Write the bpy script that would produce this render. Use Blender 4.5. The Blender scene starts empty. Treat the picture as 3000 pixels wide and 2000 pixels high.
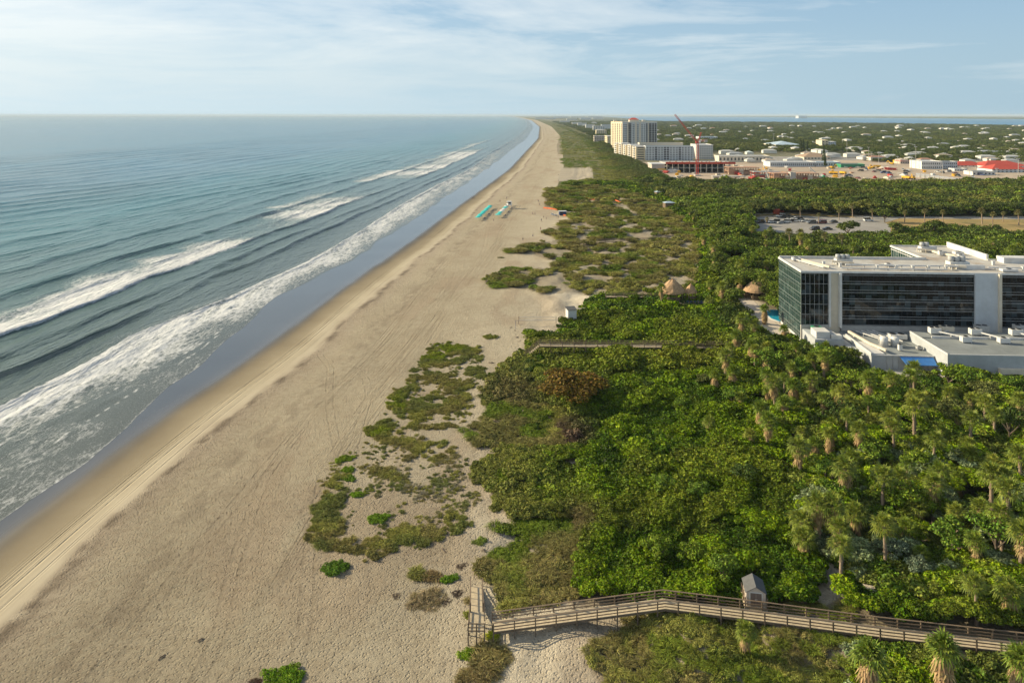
import bpy, math, random
import numpy as np
from mathutils import Vector, Matrix
S = bpy.context.scene
COL = S.collection
rng = np.random.RandomState(7)
random.seed(7)
R = math.radians
H = 65.0                                    # camera height above the sea, metres

# ------------------------------------------------------------------ helpers
def tag(o, label=None, cat=None, group=None, kind=None):
    if label: o['label'] = label
    if cat: o['category'] = cat
    if group: o['group'] = group
    if kind: o['kind'] = kind
    return o

def empty(name, loc=(0, 0, 0), rz=0.0, label=None, cat=None, group=None):
    o = bpy.data.objects.new(name, None)
    COL.objects.link(o)
    o.empty_display_size = 0.5
    o.location = loc
    o.rotation_euler = (0, 0, rz)
    return tag(o, label, cat, group)

class MB:
    def __init__(s): s.v = []; s.f = []; s.m = []
    def add(s, vs, fs, mi=0):
        n = len(s.v); s.v += [tuple(p) for p in vs]
        s.f += [tuple(i + n for i in f) for f in fs]; s.m += [mi] * len(fs)
        return s
    def box(s, x0, x1, y0, y1, z0, z1, mi=0):
        return s.add([(x0,y0,z0),(x1,y0,z0),(x1,y1,z0),(x0,y1,z0),(x0,y0,z1),(x1,y0,z1),(x1,y1,z1),(x0,y1,z1)],
              [(0,3,2,1),(4,5,6,7),(0,1,5,4),(1,2,6,5),(2,3,7,6),(3,0,4,7)], mi)
    def bar(s, a, b, w, h, up=(0,0,1), mi=0):
        a = Vector(a); b = Vector(b); d = (b-a).normalized(); up = Vector(up)
        if abs(d.dot(up)) > .98: up = Vector((1,0,0))
        r = d.cross(up).normalized()*w/2; u = r.cross(d).normalized()*h/2
        vs = [a-r-u, a+r-u, a+r+u, a-r+u, b-r-u, b+r-u, b+r+u, b-r+u]
        return s.add(vs, [(0,1,2,3),(7,6,5,4),(0,4,5,1),(1,5,6,2),(2,6,7,3),(3,7,4,0)], mi)
    def tube(s, pts, rad, n=7, mi=0, cap=True):
        pts = [Vector(p) for p in pts]; vs = []; fs = []
        for i, p in enumerate(pts):
            d = (pts[min(i+1, len(pts)-1)]-pts[max(i-1, 0)]).normalized()
            up = Vector((0,0,1)) if abs(d.z) < .9 else Vector((1,0,0))
            r = d.cross(up).normalized(); u = r.cross(d)
            rr = rad[i] if hasattr(rad, '__len__') else rad
            for k in range(n):
                t = 2*math.pi*k/n
                vs.append(p+(r*math.cos(t)+u*math.sin(t))*rr)
        for i in range(len(pts)-1):
            for k in range(n):
                a = i*n+k; b = i*n+(k+1) % n
                fs.append((a, b, b+n, a+n))
        if cap:
            fs.append(tuple(range(n))); fs.append(tuple((len(pts)-1)*n+k for k in reversed(range(n))))
        return s.add(vs, fs, mi)
    def lathe(s, prof, n=12, c=(0,0), mi=0):
        vs = []; fs = []
        for r, z in prof:
            for k in range(n):
                t = 2*math.pi*k/n; vs.append((c[0]+r*math.cos(t), c[1]+r*math.sin(t), z))
        for i in range(len(prof)-1):
            for k in range(n):
                a = i*n+k; b = i*n+(k+1) % n; fs.append((a, b, b+n, a+n))
        fs.append(tuple(range(n-1, -1, -1))); fs.append(tuple((len(prof)-1)*n+k for k in range(n)))
        return s.add(vs, fs, mi)
    def prism(s, poly, z0, z1, mi=0):
        n = len(poly)
        return s.add([(x,y,z0) for x,y in poly]+[(x,y,z1) for x,y in poly],
              [tuple(range(n-1,-1,-1)), tuple(range(n, 2*n))]+[(i,(i+1)%n,(i+1)%n+n,i+n) for i in range(n)], mi)
    def mesh(s, name, mats, smooth=False):
        me = bpy.data.meshes.new(name); me.from_pydata(s.v, [], s.f)
        if not isinstance(mats, (list, tuple)): mats = [mats]
        for m in mats: me.materials.append(m)
        if len(mats) > 1: me.polygons.foreach_set('material_index', s.m)
        if smooth: me.polygons.foreach_set('use_smooth', [True]*len(s.f))
        me.update(); return me
    def build(s, name, mats, parent=None, smooth=False):
        o = bpy.data.objects.new(name, s.mesh(name, mats, smooth)); COL.objects.link(o)
        if parent: o.parent = parent
        return o

def npmesh(name, V, Fq, mats, smooth=False, nper=4):
    me = bpy.data.meshes.new(name)
    V = np.asarray(V, np.float32); Fq = np.asarray(Fq, np.int32)
    me.vertices.add(len(V)); me.vertices.foreach_set('co', V.ravel())
    me.loops.add(Fq.size); me.loops.foreach_set('vertex_index', Fq.ravel())
    me.polygons.add(len(Fq)); me.polygons.foreach_set('loop_start', np.arange(0, Fq.size, nper, dtype=np.int32))
    if smooth: me.polygons.foreach_set('use_smooth', np.ones(len(Fq), bool))
    me.update(calc_edges=True)
    if not isinstance(mats, (list, tuple)): mats = [mats]
    for m in mats: me.materials.append(m)
    return me

def link(name, me, parent=None):
    o = bpy.data.objects.new(name, me); COL.objects.link(o)
    if parent: o.parent = parent
    return o

def kids(o): return [c for c in bpy.data.objects if c.parent == o]
KID = {}
def copy_tree(o, loc=None, rz=None, sc=None, label=None, color=None, tree=None):
    if tree is None:
        if o.name not in KID: KID[o.name] = [(c, kids(c)) for c in kids(o)]
        tree = KID[o.name]
    r = o.copy(); COL.objects.link(r)
    for c, gs in tree:
        d = c.copy(); COL.objects.link(d); d.parent = r
        if color is not None: d.color = color
        for g in gs:
            e = g.copy(); COL.objects.link(e); e.parent = d
    if loc is not None: r.location = loc
    if rz is not None: r.rotation_euler = (0, 0, rz)
    if sc is not None: r.scale = sc if hasattr(sc, '__len__') else (sc,)*3
    if label: r['label'] = label
    if color is not None: r.color = color
    return r

class Spawner:
    """the first placement moves the prototype itself, the later ones copy it"""
    def __init__(s, proto): s.p = proto; s.used = False; s.tree = [(c, kids(c)) for c in kids(proto)]
    def put(s, loc, rz=0, sc=1, label=None, color=None):
        o = s.p if not s.used else copy_tree(s.p, tree=s.tree)
        s.used = True
        o.location = loc; o.rotation_euler = (0, 0, rz)
        o.scale = sc if hasattr(sc, '__len__') else (sc,)*3
        if label: o['label'] = label
        if color is not None:
            o.color = color
            for c in o.children: c.color = color
        return o

def _h(ix, iy, seed):
    n = (ix*374761393 + iy*668265263 + seed*1442695041) & 0x7fffffff
    n = ((n ^ (n >> 13))*1274126177) & 0x7fffffff
    return ((n ^ (n >> 16)) & 0xffff)/65535.0
def noise(x, y, s=0):
    x = np.asarray(x, float); y = np.asarray(y, float)
    ix = np.floor(x).astype(np.int64); iy = np.floor(y).astype(np.int64)
    fx = x-ix; fy = y-iy; fx = fx*fx*(3-2*fx); fy = fy*fy*(3-2*fy)
    return (_h(ix,iy,s)*(1-fx)+_h(ix+1,iy,s)*fx)*(1-fy)+(_h(ix,iy+1,s)*(1-fx)+_h(ix+1,iy+1,s)*fx)*fy
def fbm(x, y, s=0, o=3):
    t = 0; a = .5; n = 0
    for i in range(o):
        t = t+a*noise(x*2**i, y*2**i, s+i*17); n += a; a *= .5
    return t/n
def sst(a, b, x):
    t = np.clip((np.asarray(x, float)-a)/(b-a), 0, 1); return t*t*(3-2*t)

# ------------------------------------------------------------------ the coast
_DY = np.array([30,60,106,113,129,142,158,175,189,225,274,343,435,594,807,1250,1884,3714,8125,16000,28900,60000.])
_DX = np.array([-84,-82,-79.8,-79.4,-78.3,-77,-75,-72,-70,-67.0,-62,-53.2,-44.1,-27.3,-4.8,26,71,149,231,190,58,-900.])
_lg = np.linspace(math.log(30), math.log(60000), 1600)
_dd = np.interp(np.exp(_lg), _DY, _DX)
_k = np.hanning(61); _k /= _k.sum()
_dd = np.convolve(np.pad(_dd, 30, mode='edge'), _k, mode='valid')
def Dx(Y): return np.interp(np.log(np.maximum(Y, 30)), _lg, _dd)
_WY = [30,60,108,128,143,163,190,214,246,265,303,353,451,546,788,1529,4000,60000]
_WV = [-3,-3,-2.2,-2,-4,-9,-12,-15,-19,-16.5,-14.5,-16,-17,-20,-26,-30,-30,-30]
def Wv(Y):
    Y = np.asarray(Y, float)
    w = np.interp(Y, _WY, _WV)
    return w + (fbm(Y/22., Y*0+3.3, 5, 2)-.5)*5*np.interp(Y, [80,150,250,2000], [.6,1,1,2.])
def ground_z(X, Y):
    X = np.asarray(X, float); Y = np.asarray(Y, float)
    v = X-Dx(Y); w = Wv(Y)
    z0 = np.minimum(-.025*w, .4)
    z = np.where(v < 0, .025*(v-w), z0*(1-sst(0, 110, v))+np.interp(v, [0,16,40,90,115,200], [0,.7,1.3,2.4,3.6,3.6]))
    z = np.where(v < 0, np.minimum(z, z0), z)
    m = sst(66, 84, v)*(1-sst(112, 140, v))
    z = z + m*(fbm(X/7., Y/9., 11)-.5)*2.4*sst(30,60,Y)
    z = z + (1.5*sst(-5, 12, X)*np.exp(-((Y-79)/11.)**2)+.35*(fbm(X/5., Y/5., 13)-.5)*sst(4, 16, X))*(Y < 150)
    z = z + sst(18, 30, v)*(fbm(X/9., Y/14., 21)-.5)*.35*(1-sst(112, 140, v))
    return np.maximum(z, -9)
CXp, FXp, HYp = 1500.0, 2000.0, 337.3          # photograph coordinates, 3000 wide
def U(x, y, z):
    Y = FXp*(H-z)/(y-HYp)
    return ((x-CXp)/FXp*Y, Y)
def G(x, y, dz=0.0):
    z = 2.0
    for _ in range(12):
        X, Y = U(x, y, z+dz); z = float(ground_z(X, Y))
    return (X, Y, z)
def proj(X, Y, z):                              # to 2352-wide picture units
    return 1176+1568*X/Y, 264.5+1568*(H-z)/Y
def inpoly(px, py, poly):
    c = np.zeros(px.shape, bool); n = len(poly)
    for i in range(n):
        x1, y1 = poly[i]; x2, y2 = poly[(i+1) % n]
        if y1 == y2: continue
        t = ((y1 > py) != (y2 > py)) & (px < (x2-x1)*(py-y1)/(y2-y1)+x1)
        c ^= t
    return c
def P3(poly): return [(a/1.27551, b/1.27551) for a, b in poly]

VEG = [(1263,282),(1306,300),(1291,303),(1278,335),(1281,355),(1340,357),(1341,361),(1286,364),(1294,378),(1311,385),(1361,385),(1363,410),(1416,417),
 (1306,415),(1288,433),(1254,440),(1251,460),(1250,477),(1290,484),(1308,497),(1298,509),(1268,522),(1253,539),(1284,552),(1240,556),(1203,557),(1221,564),
 (1153,574),(1160,582),(1233,580),(1208,599),(1266,597),(1273,612),(1208,617),(1163,616),(1141,627),(1116,649),(1128,664),(1183,660),(1201,664),(1243,674),(1310,672),
 (1371,680),(1383,687),(1341,695),(1348,714),(1321,742),(1283,749),(1323,764),(1213,774),(1210,800),(1162,836),(1117,874),(1104,906),(1120,948),(1097,977),(1059,988),(1086,1022),
 (1153,1031),(1100,1063),(1070,1101),(1135,1130),(1129,1166),(1170,1175),(1190,1200),(1134,1210),(1182,1238),(1098,1289),(1095,1308),(1119,1337),(1140,1353),(1150,1400),
 (1300,1384),(1440,1378),(1530,1362),(1500,1400),(1430,1424),(1420,1460),(1334,1505),(1379,1568),(1390,2400),(9000,2400),(9000,300),(1400,276)]
FORE = [(985,792),(1040,783),(1085,792),(1112,806),(1108,830),(1145,852),(1120,872),(1075,900),(1095,950),(1060,975),(1010,990),(1060,1015),(1110,1030),(1075,1070),(1062,1110),(1120,1140),(1070,1180),
 (1100,1205),(1000,1240),(950,1262),(912,1290),(830,1290),(800,1262),(745,1262),(706,1235),(710,1180),(742,1150),(735,1105),(758,1060),(790,1040),(830,1025),(835,985),(885,960),(890,925),(905,885),(960,840)]
GRASSY = [(1240,420),(1290,425),(1420,430),(1520,470),(1600,520),(1620,600),(1600,680),(1380,684),(1240,690),(1100,670),(1100,560),(1240,540)]
FORDUNE = [(1235,270),(1320,290),(1420,380),(1470,425),(1300,425),(1270,360)]
FOREST = [(1470,415),(1560,470),(1640,540),(1640,640),(1700,700),(1640,740),(1700,800),(1750,850),(1755,960),(1795,1010),(1830,1150),(1845,1250),(1900,1320),(2060,1400),(2120,1430),(2352,1450),(2352,1480),(1960,1470),(1960,2400),(9000,2400),(9000,400)]
BARE = [[(1905,1285),(1960,1310),(2050,1370),(2065,1395),(2020,1385),(1950,1340),(1900,1400),(1840,1365),(1880,1345)],
        [(1300,1062),(1325,1068),(1335,1082),(1310,1078)],[(1350,1085),(1400,1088),(1425,1100),(1380,1098)],
        [(1180,585),(1215,580),(1262,600),(1268,612),(1200,615),(1170,600)],
        [(1350,1568),(1200,1440),(1430,1424),(1390,1460),(1335,1500)]]
LOT = [(1722,548),(1722,492),(1790,487),(2030,497),(2060,520),(2060,548),(1880,552)]
FIELD = [(2035,497),(9000,488),(9000,560),(2352,545),(2240,533),(2050,536)]
SITE = [(1440,383),(1500,378),(2700,378),(2700,424),(1440,408)]
def hotel_local(X, Y):
    dx = X-78.0; dy = Y-184.2
    return dx*.9985-dy*.055, dx*.055+dy*.9985
def zone(X, Y):
    """0 sand, 1 foredune, 2 dune grass, 3 scrub, 4 forest"""
    z = ground_z(X, Y); px, py = proj(X, Y, z)
    jx = px+(noise(X/2.2, Y/2.2, 31)-.5)*16*np.clip(90/Y, .05, 1.2); jy = py+(noise(X/2.2, Y/2.2, 37)-.5)*14*np.clip(90/Y, .05, 1.2)
    out = np.zeros(X.shape, int)
    out[inpoly(jx, jy, FORE)] = 1
    m = inpoly(jx, jy, VEG); out[m] = 3
    out[m & inpoly(px, py, FOREST)] = 4
    out[m & (inpoly(px, py, GRASSY) | inpoly(px, py, FORDUNE))] = 2
    out[m & (py > 1392) & (px < 1960)] = 2
    out[m & (px < 1290) & (py > 930)&(py<1035)] = 2
    out[m & (py > 1195) & (px < 1330)] = 2
    for b in BARE: out[inpoly(jx, jy, b)] = 0
    out[(out >= 3) & (inpoly(px, py, LOT) | inpoly(px, py, FIELD))] = 0
    out[m & (Y > 585) & (X > Dx(Y)+165)] = 0
    lx, ly = hotel_local(X, Y)
    out[(lx > -1.5) & (lx < 95) & (ly > -1) & (ly < 20)] = 0
    out[(lx > 40) & (lx < 62) & (ly > 0) & (ly < 41)] = 0
    out[(lx > 8) & (lx < 95) & (ly > -26) & (ly < 1)] = 0
    out[(lx > -1.5) & (lx < 10) & (ly > -10) & (ly < 1)] = 0
    out[(lx > -9) & (lx < 2) & (ly > 0) & (ly < 46)] = 0
    return out, z, px, py
# ------------------------------------------------------------------ materials
def newmat(name):
    m = bpy.data.materials.new(name); m.use_nodes = True
    nt = m.node_tree; b = nt.nodes['Principled BSDF']
    return m, nt, b
def N(nt, t, **k):
    n = nt.nodes.new(t)
    for a, v in k.items(): setattr(n, a, v)
    return n
def mth(nt, op, a, b=None, c=None, clamp=False):
    n = N(nt, 'ShaderNodeMath', operation=op, use_clamp=clamp)
    for i, x in enumerate((a, b, c)):
        if x is None: continue
        if hasattr(x, 'links') or hasattr(x, 'is_linked'): nt.links.new(x, n.inputs[i])
        else: n.inputs[i].default_value = x
    return n.outputs[0]
def mixc(nt, fac, a, b, bt='MIX'):
    n = N(nt, 'ShaderNodeMix', data_type='RGBA', blend_type=bt)
    for sock, x in ((n.inputs[0], fac), (n.inputs[6], a), (n.inputs[7], b)):
        if hasattr(x, 'is_linked'): nt.links.new(x, sock)
        elif hasattr(x, '__len__'): sock.default_value = tuple(x)+((1,) if len(x) == 3 else ())
        else: sock.default_value = x
    return n.outputs[2]
def ramp(nt, fac, stops, interp='LINEAR'):
    n = N(nt, 'ShaderNodeValToRGB'); n.color_ramp.interpolation = interp
    e = n.color_ramp.elements
    while len(e) < len(stops): e.new(.5)
    for el, (p, c) in zip(e, stops):
        el.position = p; el.color = (c, c, c, 1) if not hasattr(c, '__len__') else tuple(c)+(1,)
    nt.links.new(fac, n.inputs[0]); return n.outputs[0]
def objco(nt, scale=(1,1,1), rot=(0,0,0)):
    t = N(nt, 'ShaderNodeTexCoord'); m = N(nt, 'ShaderNodeMapping')
    m.inputs['Scale'].default_value = scale; m.inputs['Rotation'].default_value = rot
    nt.links.new(t.outputs['Object'], m.inputs[0]); return m.outputs[0]
def tnoise(nt, vec, scale, detail=3, rough=.5, dist=0):
    n = N(nt, 'ShaderNodeTexNoise'); n.inputs['Scale'].default_value = scale
    n.inputs['Detail'].default_value = detail; n.inputs['Roughness'].default_value = rough; n.inputs['Distortion'].default_value = dist
    if vec is not None: nt.links.new(vec, n.inputs['Vector'])
    return n.outputs[0]
def bump(nt, h, strength, dist, b, prev=None):
    n = N(nt, 'ShaderNodeBump'); n.inputs['Distance'].default_value = dist
    if hasattr(strength, 'is_linked'): nt.links.new(strength, n.inputs['Strength'])
    else: n.inputs['Strength'].default_value = strength
    nt.links.new(h, n.inputs['Height'])
    if prev is not None: nt.links.new(prev, n.inputs['Normal'])
    if b is not None: nt.links.new(n.outputs[0], b.inputs['Normal'])
    return n.outputs[0]
def attr(nt, name, typ='GEOMETRY', out='Fac'):
    n = N(nt, 'ShaderNodeAttribute', attribute_type=typ, attribute_name=name); return n.outputs[out]

def plain(name, col, rough=.7, var=.15, vscale=1.5, metallic=0, bumpd=0.0, spec=.4, stain=None):
    m, nt, b = newmat(name)
    co = objco(nt); n1 = tnoise(nt, co, vscale, 4, .6)
    dk = tuple(c*(1-var) for c in col); lt = tuple(min(1, c*(1+var)) for c in col)
    c = mixc(nt, ramp(nt, n1, [(.3, 0.), (.7, 1.)]), dk, lt)
    if stain:
        n2 = tnoise(nt, objco(nt, (1, 1, 1)), vscale*.35, 5, .7)
        c = mixc(nt, ramp(nt, n2, [(.48, 0.), (.66, .75)]), c, stain)
    nt.links.new(c, b.inputs['Base Color'])
    b.inputs['Roughness'].default_value = rough; b.inputs['Metallic'].default_value = metallic
    b.inputs['Specular IOR Level'].default_value = spec
    if bumpd: bump(nt, tnoise(nt, co, vscale*6, 3), .6, bumpd, b)
    return m
def objcol(name, rough=.35, spec=.5):
    m, nt, b = newmat(name)
    oi = N(nt, 'ShaderNodeObjectInfo')
    n1 = tnoise(nt, objco(nt), 2.0, 3)
    c = mixc(nt, ramp(nt, n1, [(.35, 0.), (.7, .25)]), oi.outputs['Color'], (.35, .33, .3))
    nt.links.new(c, b.inputs['Base Color']); b.inputs['Roughness'].default_value = rough
    b.inputs['Specular IOR Level'].default_value = spec
    return m
def leafmat(name, src='INST', col=None, transl=.12, rough=.6, spec=.12, vary=.75):
    m, nt, b = newmat(name)
    if src == 'INST': base = attr(nt, 'tint', 'INSTANCER', 'Color')
    elif src == 'OBJ': base = N(nt, 'ShaderNodeObjectInfo').outputs['Color']
    else:
        r = N(nt, 'ShaderNodeRGB'); r.outputs[0].default_value = tuple(col)+(1,); base = r.outputs[0]
    g = N(nt, 'ShaderNodeNewGeometry')
    rnd = g.outputs['Random Per Island']
    br = mth(nt, 'MULTIPLY_ADD', rnd, vary*2, 1-vary)
    hs = N(nt, 'ShaderNodeHueSaturation'); nt.links.new(base, hs.inputs['Color']); nt.links.new(br, hs.inputs['Value'])
    nt.links.new(mth(nt, 'MULTIPLY_ADD', mth(nt, 'FRACT', mth(nt, 'MULTIPLY', rnd, 7.31)), .05, .475), hs.inputs['Hue'])
    hs.inputs['Saturation'].default_value = 1.0
    c = hs.outputs[0]
    nt.links.new(c, b.inputs['Base Color']); b.inputs['Roughness'].default_value = rough
    b.inputs['Specular IOR Level'].default_value = spec
    if transl:
        t = N(nt, 'ShaderNodeBsdfTranslucent'); ms = N(nt, 'ShaderNodeMixShader'); ms.inputs[0].default_value = transl
        nt.links.new(mixc(nt, 1.0, c, (1.5, 1.5, .7), 'MULTIPLY'), t.inputs['Color'])
        out = nt.nodes['Material Output']
        nt.links.new(b.outputs[0], ms.inputs[1]); nt.links.new(t.outputs[0], ms.inputs[2]); nt.links.new(ms.outputs[0], out.inputs['Surface'])
    return m

M = {}
M['leafI'] = leafmat('leaf_scatter', 'INST')
M['leafO'] = leafmat('leaf_tree', 'OBJ')
M['bladeI'] = leafmat('blade_scatter', 'INST', transl=.15, spec=.1, rough=.8)
M['bladeO'] = leafmat('blade_shrub', 'OBJ', transl=.15, spec=.1, rough=.8)
M['palmO'] = leafmat('palm_frond', 'OBJ', transl=.18, spec=.15, rough=.5, vary=.5)
M['deadfrond'] = leafmat('dead_frond', 'COL', (.37, .26, .13), transl=.1, spec=.1, rough=.9, vary=.35)
M['trunk'] = plain('palm_trunk', (.27, .20, .14), .95, .3, 3, bumpd=.05)
M['bark'] = plain('bark', (.13, .10, .075), .95, .3, 3, bumpd=.03)
M['wood'] = plain('weathered_wood', (.165, .12, .08), .85, .25, 2.5, bumpd=.01)
M['deck'] = plain('deck_boards', (.50, .41, .28), .85, .18, 1.8, bumpd=.01)
M['white'] = plain('white_paint', (.62, .61, .58), .6, .10, .6, stain=(.50, .48, .44))
M['shadewhite'] = plain('shaded_white_render', (.54, .56, .57), .7, .07, .5, stain=(.45, .46, .46))  # white with bluish shade put into the colour
M['cream'] = plain('cream_render', (.66, .58, .45), .75, .08, .6)
M['yellow_and_sunlit_wall'] = plain('yellow_and_sunlit_render', (.72, .60, .40), .75, .1, .4)  # yellow walls, and sunlight painted onto pale seaward faces
M['grey'] = plain('grey_metal', (.38, .38, .37), .5, .15, 1.5)
M['lightgrey'] = plain('light_grey_metal', (.58, .57, .55), .5, .12, 1.5)
M['dark'] = plain('dark_opening', (.025, .027, .03), .4, .2, 1)
M['concrete'] = plain('concrete', (.42, .40, .37), .85, .12, .8)
M['mullion'] = plain('mullion_metal', (.17, .20, .19), .5, .1, 1)
M['podium_wall'] = plain('podium_render', (.40, .42, .43), .75, .1, .5, stain=(.33, .34, .34))
M['roof'] = plain('membrane_roof', (.46, .44, .40), .75, .12, .35, stain=(.34, .26, .18))
M['roofgrey'] = plain('grey_roof', (.20, .215, .21), .8, .15, .25, stain=(.27, .29, .29))
M['redroof'] = plain('red_metal_roof', (.50, .075, .04), .5, .1, .2)
M['brownroof'] = plain('brown_shingle_roof', (.36, .25, .17), .85, .1, .3)
M['blueroof'] = plain('blue_grey_roof', (.42, .52, .60), .6, .1, .3)
M['blue_awning'] = plain('blue_canvas', (.06, .22, .55), .7, .1, 1)
M['turq'] = plain('turquoise_canvas', (.03, .48, .45), .7, .12, 1.5)
M['redsteel'] = plain('red_steel', (.42, .05, .04), .5, .1, 1)
M['formwork'] = plain('orange_formwork', (.42, .25, .16), .8, .3, .6)
M['machine'] = plain('yellow_paint', (.75, .42, .03), .45, .1, 1)
M['green'] = plain('green_paint', (.03, .25, .12), .5, .1, 1)
M['navy'] = plain('navy_canvas', (.03, .06, .16), .7, .1, 1)
M['thatch'] = plain('palm_thatch', (.42, .27, .15), .95, .35, 2.5, bumpd=.08)
M['slate'] = plain('grey_shingle', (.10, .10, .10), .8, .15, 2)
M['shedwall'] = plain('taupe_siding', (.50, .42, .35), .7, .06, 2)
M['door'] = plain('brown_door', (.16, .12, .10), .6, .1, 2)
M['tyre'] = plain('tyre_rubber', (.02, .02, .02), .8, .1, 3)
M['carglass'] = plain('car_glass', (.015, .018, .02), .08, .1, 2, spec=.8)
M['paint'] = objcol('car_paint', .25, .6)
M['cloth'] = objcol('cloth', .9, .1)
M['skin'] = plain('skin', (.42, .26, .18), .6, .05, 4)
M['hair'] = plain('hair', (.06, .04, .03), .7, .2, 8)
M['netting'] = plain('orange_netting', (.75, .16, .05), .8, .15, 1)
M['houseroof'] = objcol('house_roof', .8, .3)
M['housewall'] = plain('house_wall', (.6, .58, .52), .8, .1, .5)
def brickglass(name, base, lit, wx, wz, rough=.06):
    m, nt, b = newmat(name)
    t = N(nt, 'ShaderNodeTexCoord'); sp = N(nt, 'ShaderNodeSeparateXYZ'); nt.links.new(t.outputs['Object'], sp.inputs[0])
    cb = N(nt, 'ShaderNodeCombineXYZ')
    nt.links.new(mth(nt, 'FLOOR', mth(nt, 'DIVIDE', mth(nt, 'ADD', sp.outputs[0], sp.outputs[1]), wx)), cb.inputs[0])
    nt.links.new(mth(nt, 'FLOOR', mth(nt, 'DIVIDE', sp.outputs[2], wz)), cb.inputs[1])
    wn = N(nt, 'ShaderNodeTexWhiteNoise', noise_dimensions='2D'); nt.links.new(cb.outputs[0], wn.inputs['Vector'])
    c = mixc(nt, ramp(nt, wn.outputs[0], [(.62, 0.), (1., 1.)]), base, lit)
    nt.links.new(c, b.inputs['Base Color']); b.inputs['Roughness'].default_value = rough
    b.inputs['Specular IOR Level'].default_value = .35
    # slightly uneven panes
    bump(nt, tnoise(nt, objco(nt), .5, 2), .15, .05, b)
    return m
M['glass'] = brickglass('dark_glass', (.006, .008, .010), (.055, .075, .085), 1.45, 1.3)
M['glassL'] = brickglass('green_glass', (.025, .05, .045), (.07, .11, .10), 1.4, 1.3)
M['window'] = plain('window_glass', (.05, .06, .07), .15, .3, .7, spec=.6)

def water_mat():
    m, nt, b = newmat('sea_water')
    vc = attr(nt, 'vc'); foam = attr(nt, 'foam')
    co = objco(nt)
    yv = N(nt, 'ShaderNodeSeparateXYZ'); nt.links.new(co, yv.inputs[0])
    # colour: sandy grey-green near shore, teal offshore (depth of the water)
    dep = mth(nt, 'DIVIDE', vc, -400.0, clamp=True)
    big = tnoise(nt, objco(nt, (.012, .006, 1)), 1.0, 3)
    c = ramp(nt, dep, [(0.0, (.075, .075, .060)), (.07, (.06, .078, .062)), (.24, (.040, .105, .095)), (.55, (.008, .150, .170)), (1., (.003, .130, .200))])
    c = mixc(nt, ramp(nt, big, [(.35, 0.), (.7, .35)]), c, (.10, .13, .11))
    # foam lace
    fv = objco(nt, (1.0, .42, 1), (0, 0, R(-6)))
    wob = tnoise(nt, fv, .55, 5, .7, 1.2)
    vr = N(nt, 'ShaderNodeTexVoronoi', feature='DISTANCE_TO_EDGE'); vr.inputs['Scale'].default_value = .85
    wv = mixc(nt, .30, fv, N(nt, 'ShaderNodeTexNoise').outputs[1])
    nzc = [n for n in nt.nodes if n.bl_idname == 'ShaderNodeTexNoise'][-1]; nzc.inputs['Scale'].default_value = .8
    nt.links.new(fv, nzc.inputs['Vector']); nt.links.new(wv, vr.inputs['Vector'])
    lace = mth(nt, 'SUBTRACT', 1.0, mth(nt, 'MULTIPLY', vr.outputs[0], 3.2, clamp=True))
    fine = tnoise(nt, fv, 3.2, 6, .78, .4)
    pat = mth(nt, 'ADD', mth(nt, 'MULTIPLY', lace, .10), mth(nt, 'ADD', mth(nt, 'MULTIPLY', wob, .40), mth(nt, 'MULTIPLY', fine, .55)))
    x = mth(nt, 'ADD', pat, mth(nt, 'MULTIPLY', foam, .46))
    mask = mth(nt, 'MULTIPLY', mth(nt, 'SUBTRACT', x, .85), 6.5, clamp=True)
    mask = mth(nt, 'MULTIPLY', mask, mth(nt, 'MULTIPLY', foam, 6.0, clamp=True))
    speck = mth(nt, 'MULTIPLY', mth(nt, 'MULTIPLY', mth(nt, 'SUBTRACT', tnoise(nt, fv, 5.5, 4, .7, .6), .52), 9.0, clamp=True), mth(nt, 'MULTIPLY', mth(nt, 'SUBTRACT', foam, .30), 2.0, clamp=True))
    mask = mth(nt, 'MAXIMUM', mask, mth(nt, 'MULTIPLY', speck, .55))
    fcol = mixc(nt, fine, (.42, .44, .46), (.74, .74, .72))
    c = mixc(nt, mask, c, fcol)
    nt.links.new(c, b.inputs['Base Color'])
    nt.links.new(mth(nt, 'MULTIPLY_ADD', mask, .5, .22), b.inputs['Roughness'])
    b.inputs['IOR'].default_value = 1.33
    nt.links.new(mth(nt, 'MULTIPLY_ADD', mask, -.4, .5), b.inputs['Specular IOR Level'])
    # ripples: chop along the swell direction, in three sizes
    w1 = tnoise(nt, objco(nt, (.30, .10, 1), (0, 0, R(-28))), 1.0, 5, .62)
    w2 = tnoise(nt, objco(nt, (.06, .018, 1), (0, 0, R(-30))), 1.0, 4, .6)
    w3 = tnoise(nt, objco(nt, (1.2, .5, 1), (0, 0, R(-20))), 1.0, 3, .6)
    chop = mth(nt, 'MULTIPLY_ADD', mth(nt, 'DIVIDE', mth(nt, 'ADD', vc, 16.0), -22.0, clamp=True), .92, .08)
    n1 = bump(nt, w2, mth(nt, 'MULTIPLY', chop, .9), 2.2, None)
    n2 = bump(nt, w1, chop, .85, None, n1)
    n3 = bump(nt, w3, mth(nt, 'MULTIPLY', chop, .6), .2, None, n2)
    bump(nt, mth(nt, 'MULTIPLY', mask, pat), .5, .12, b, n3)
    return m
M['water'] = water_mat()

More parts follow.
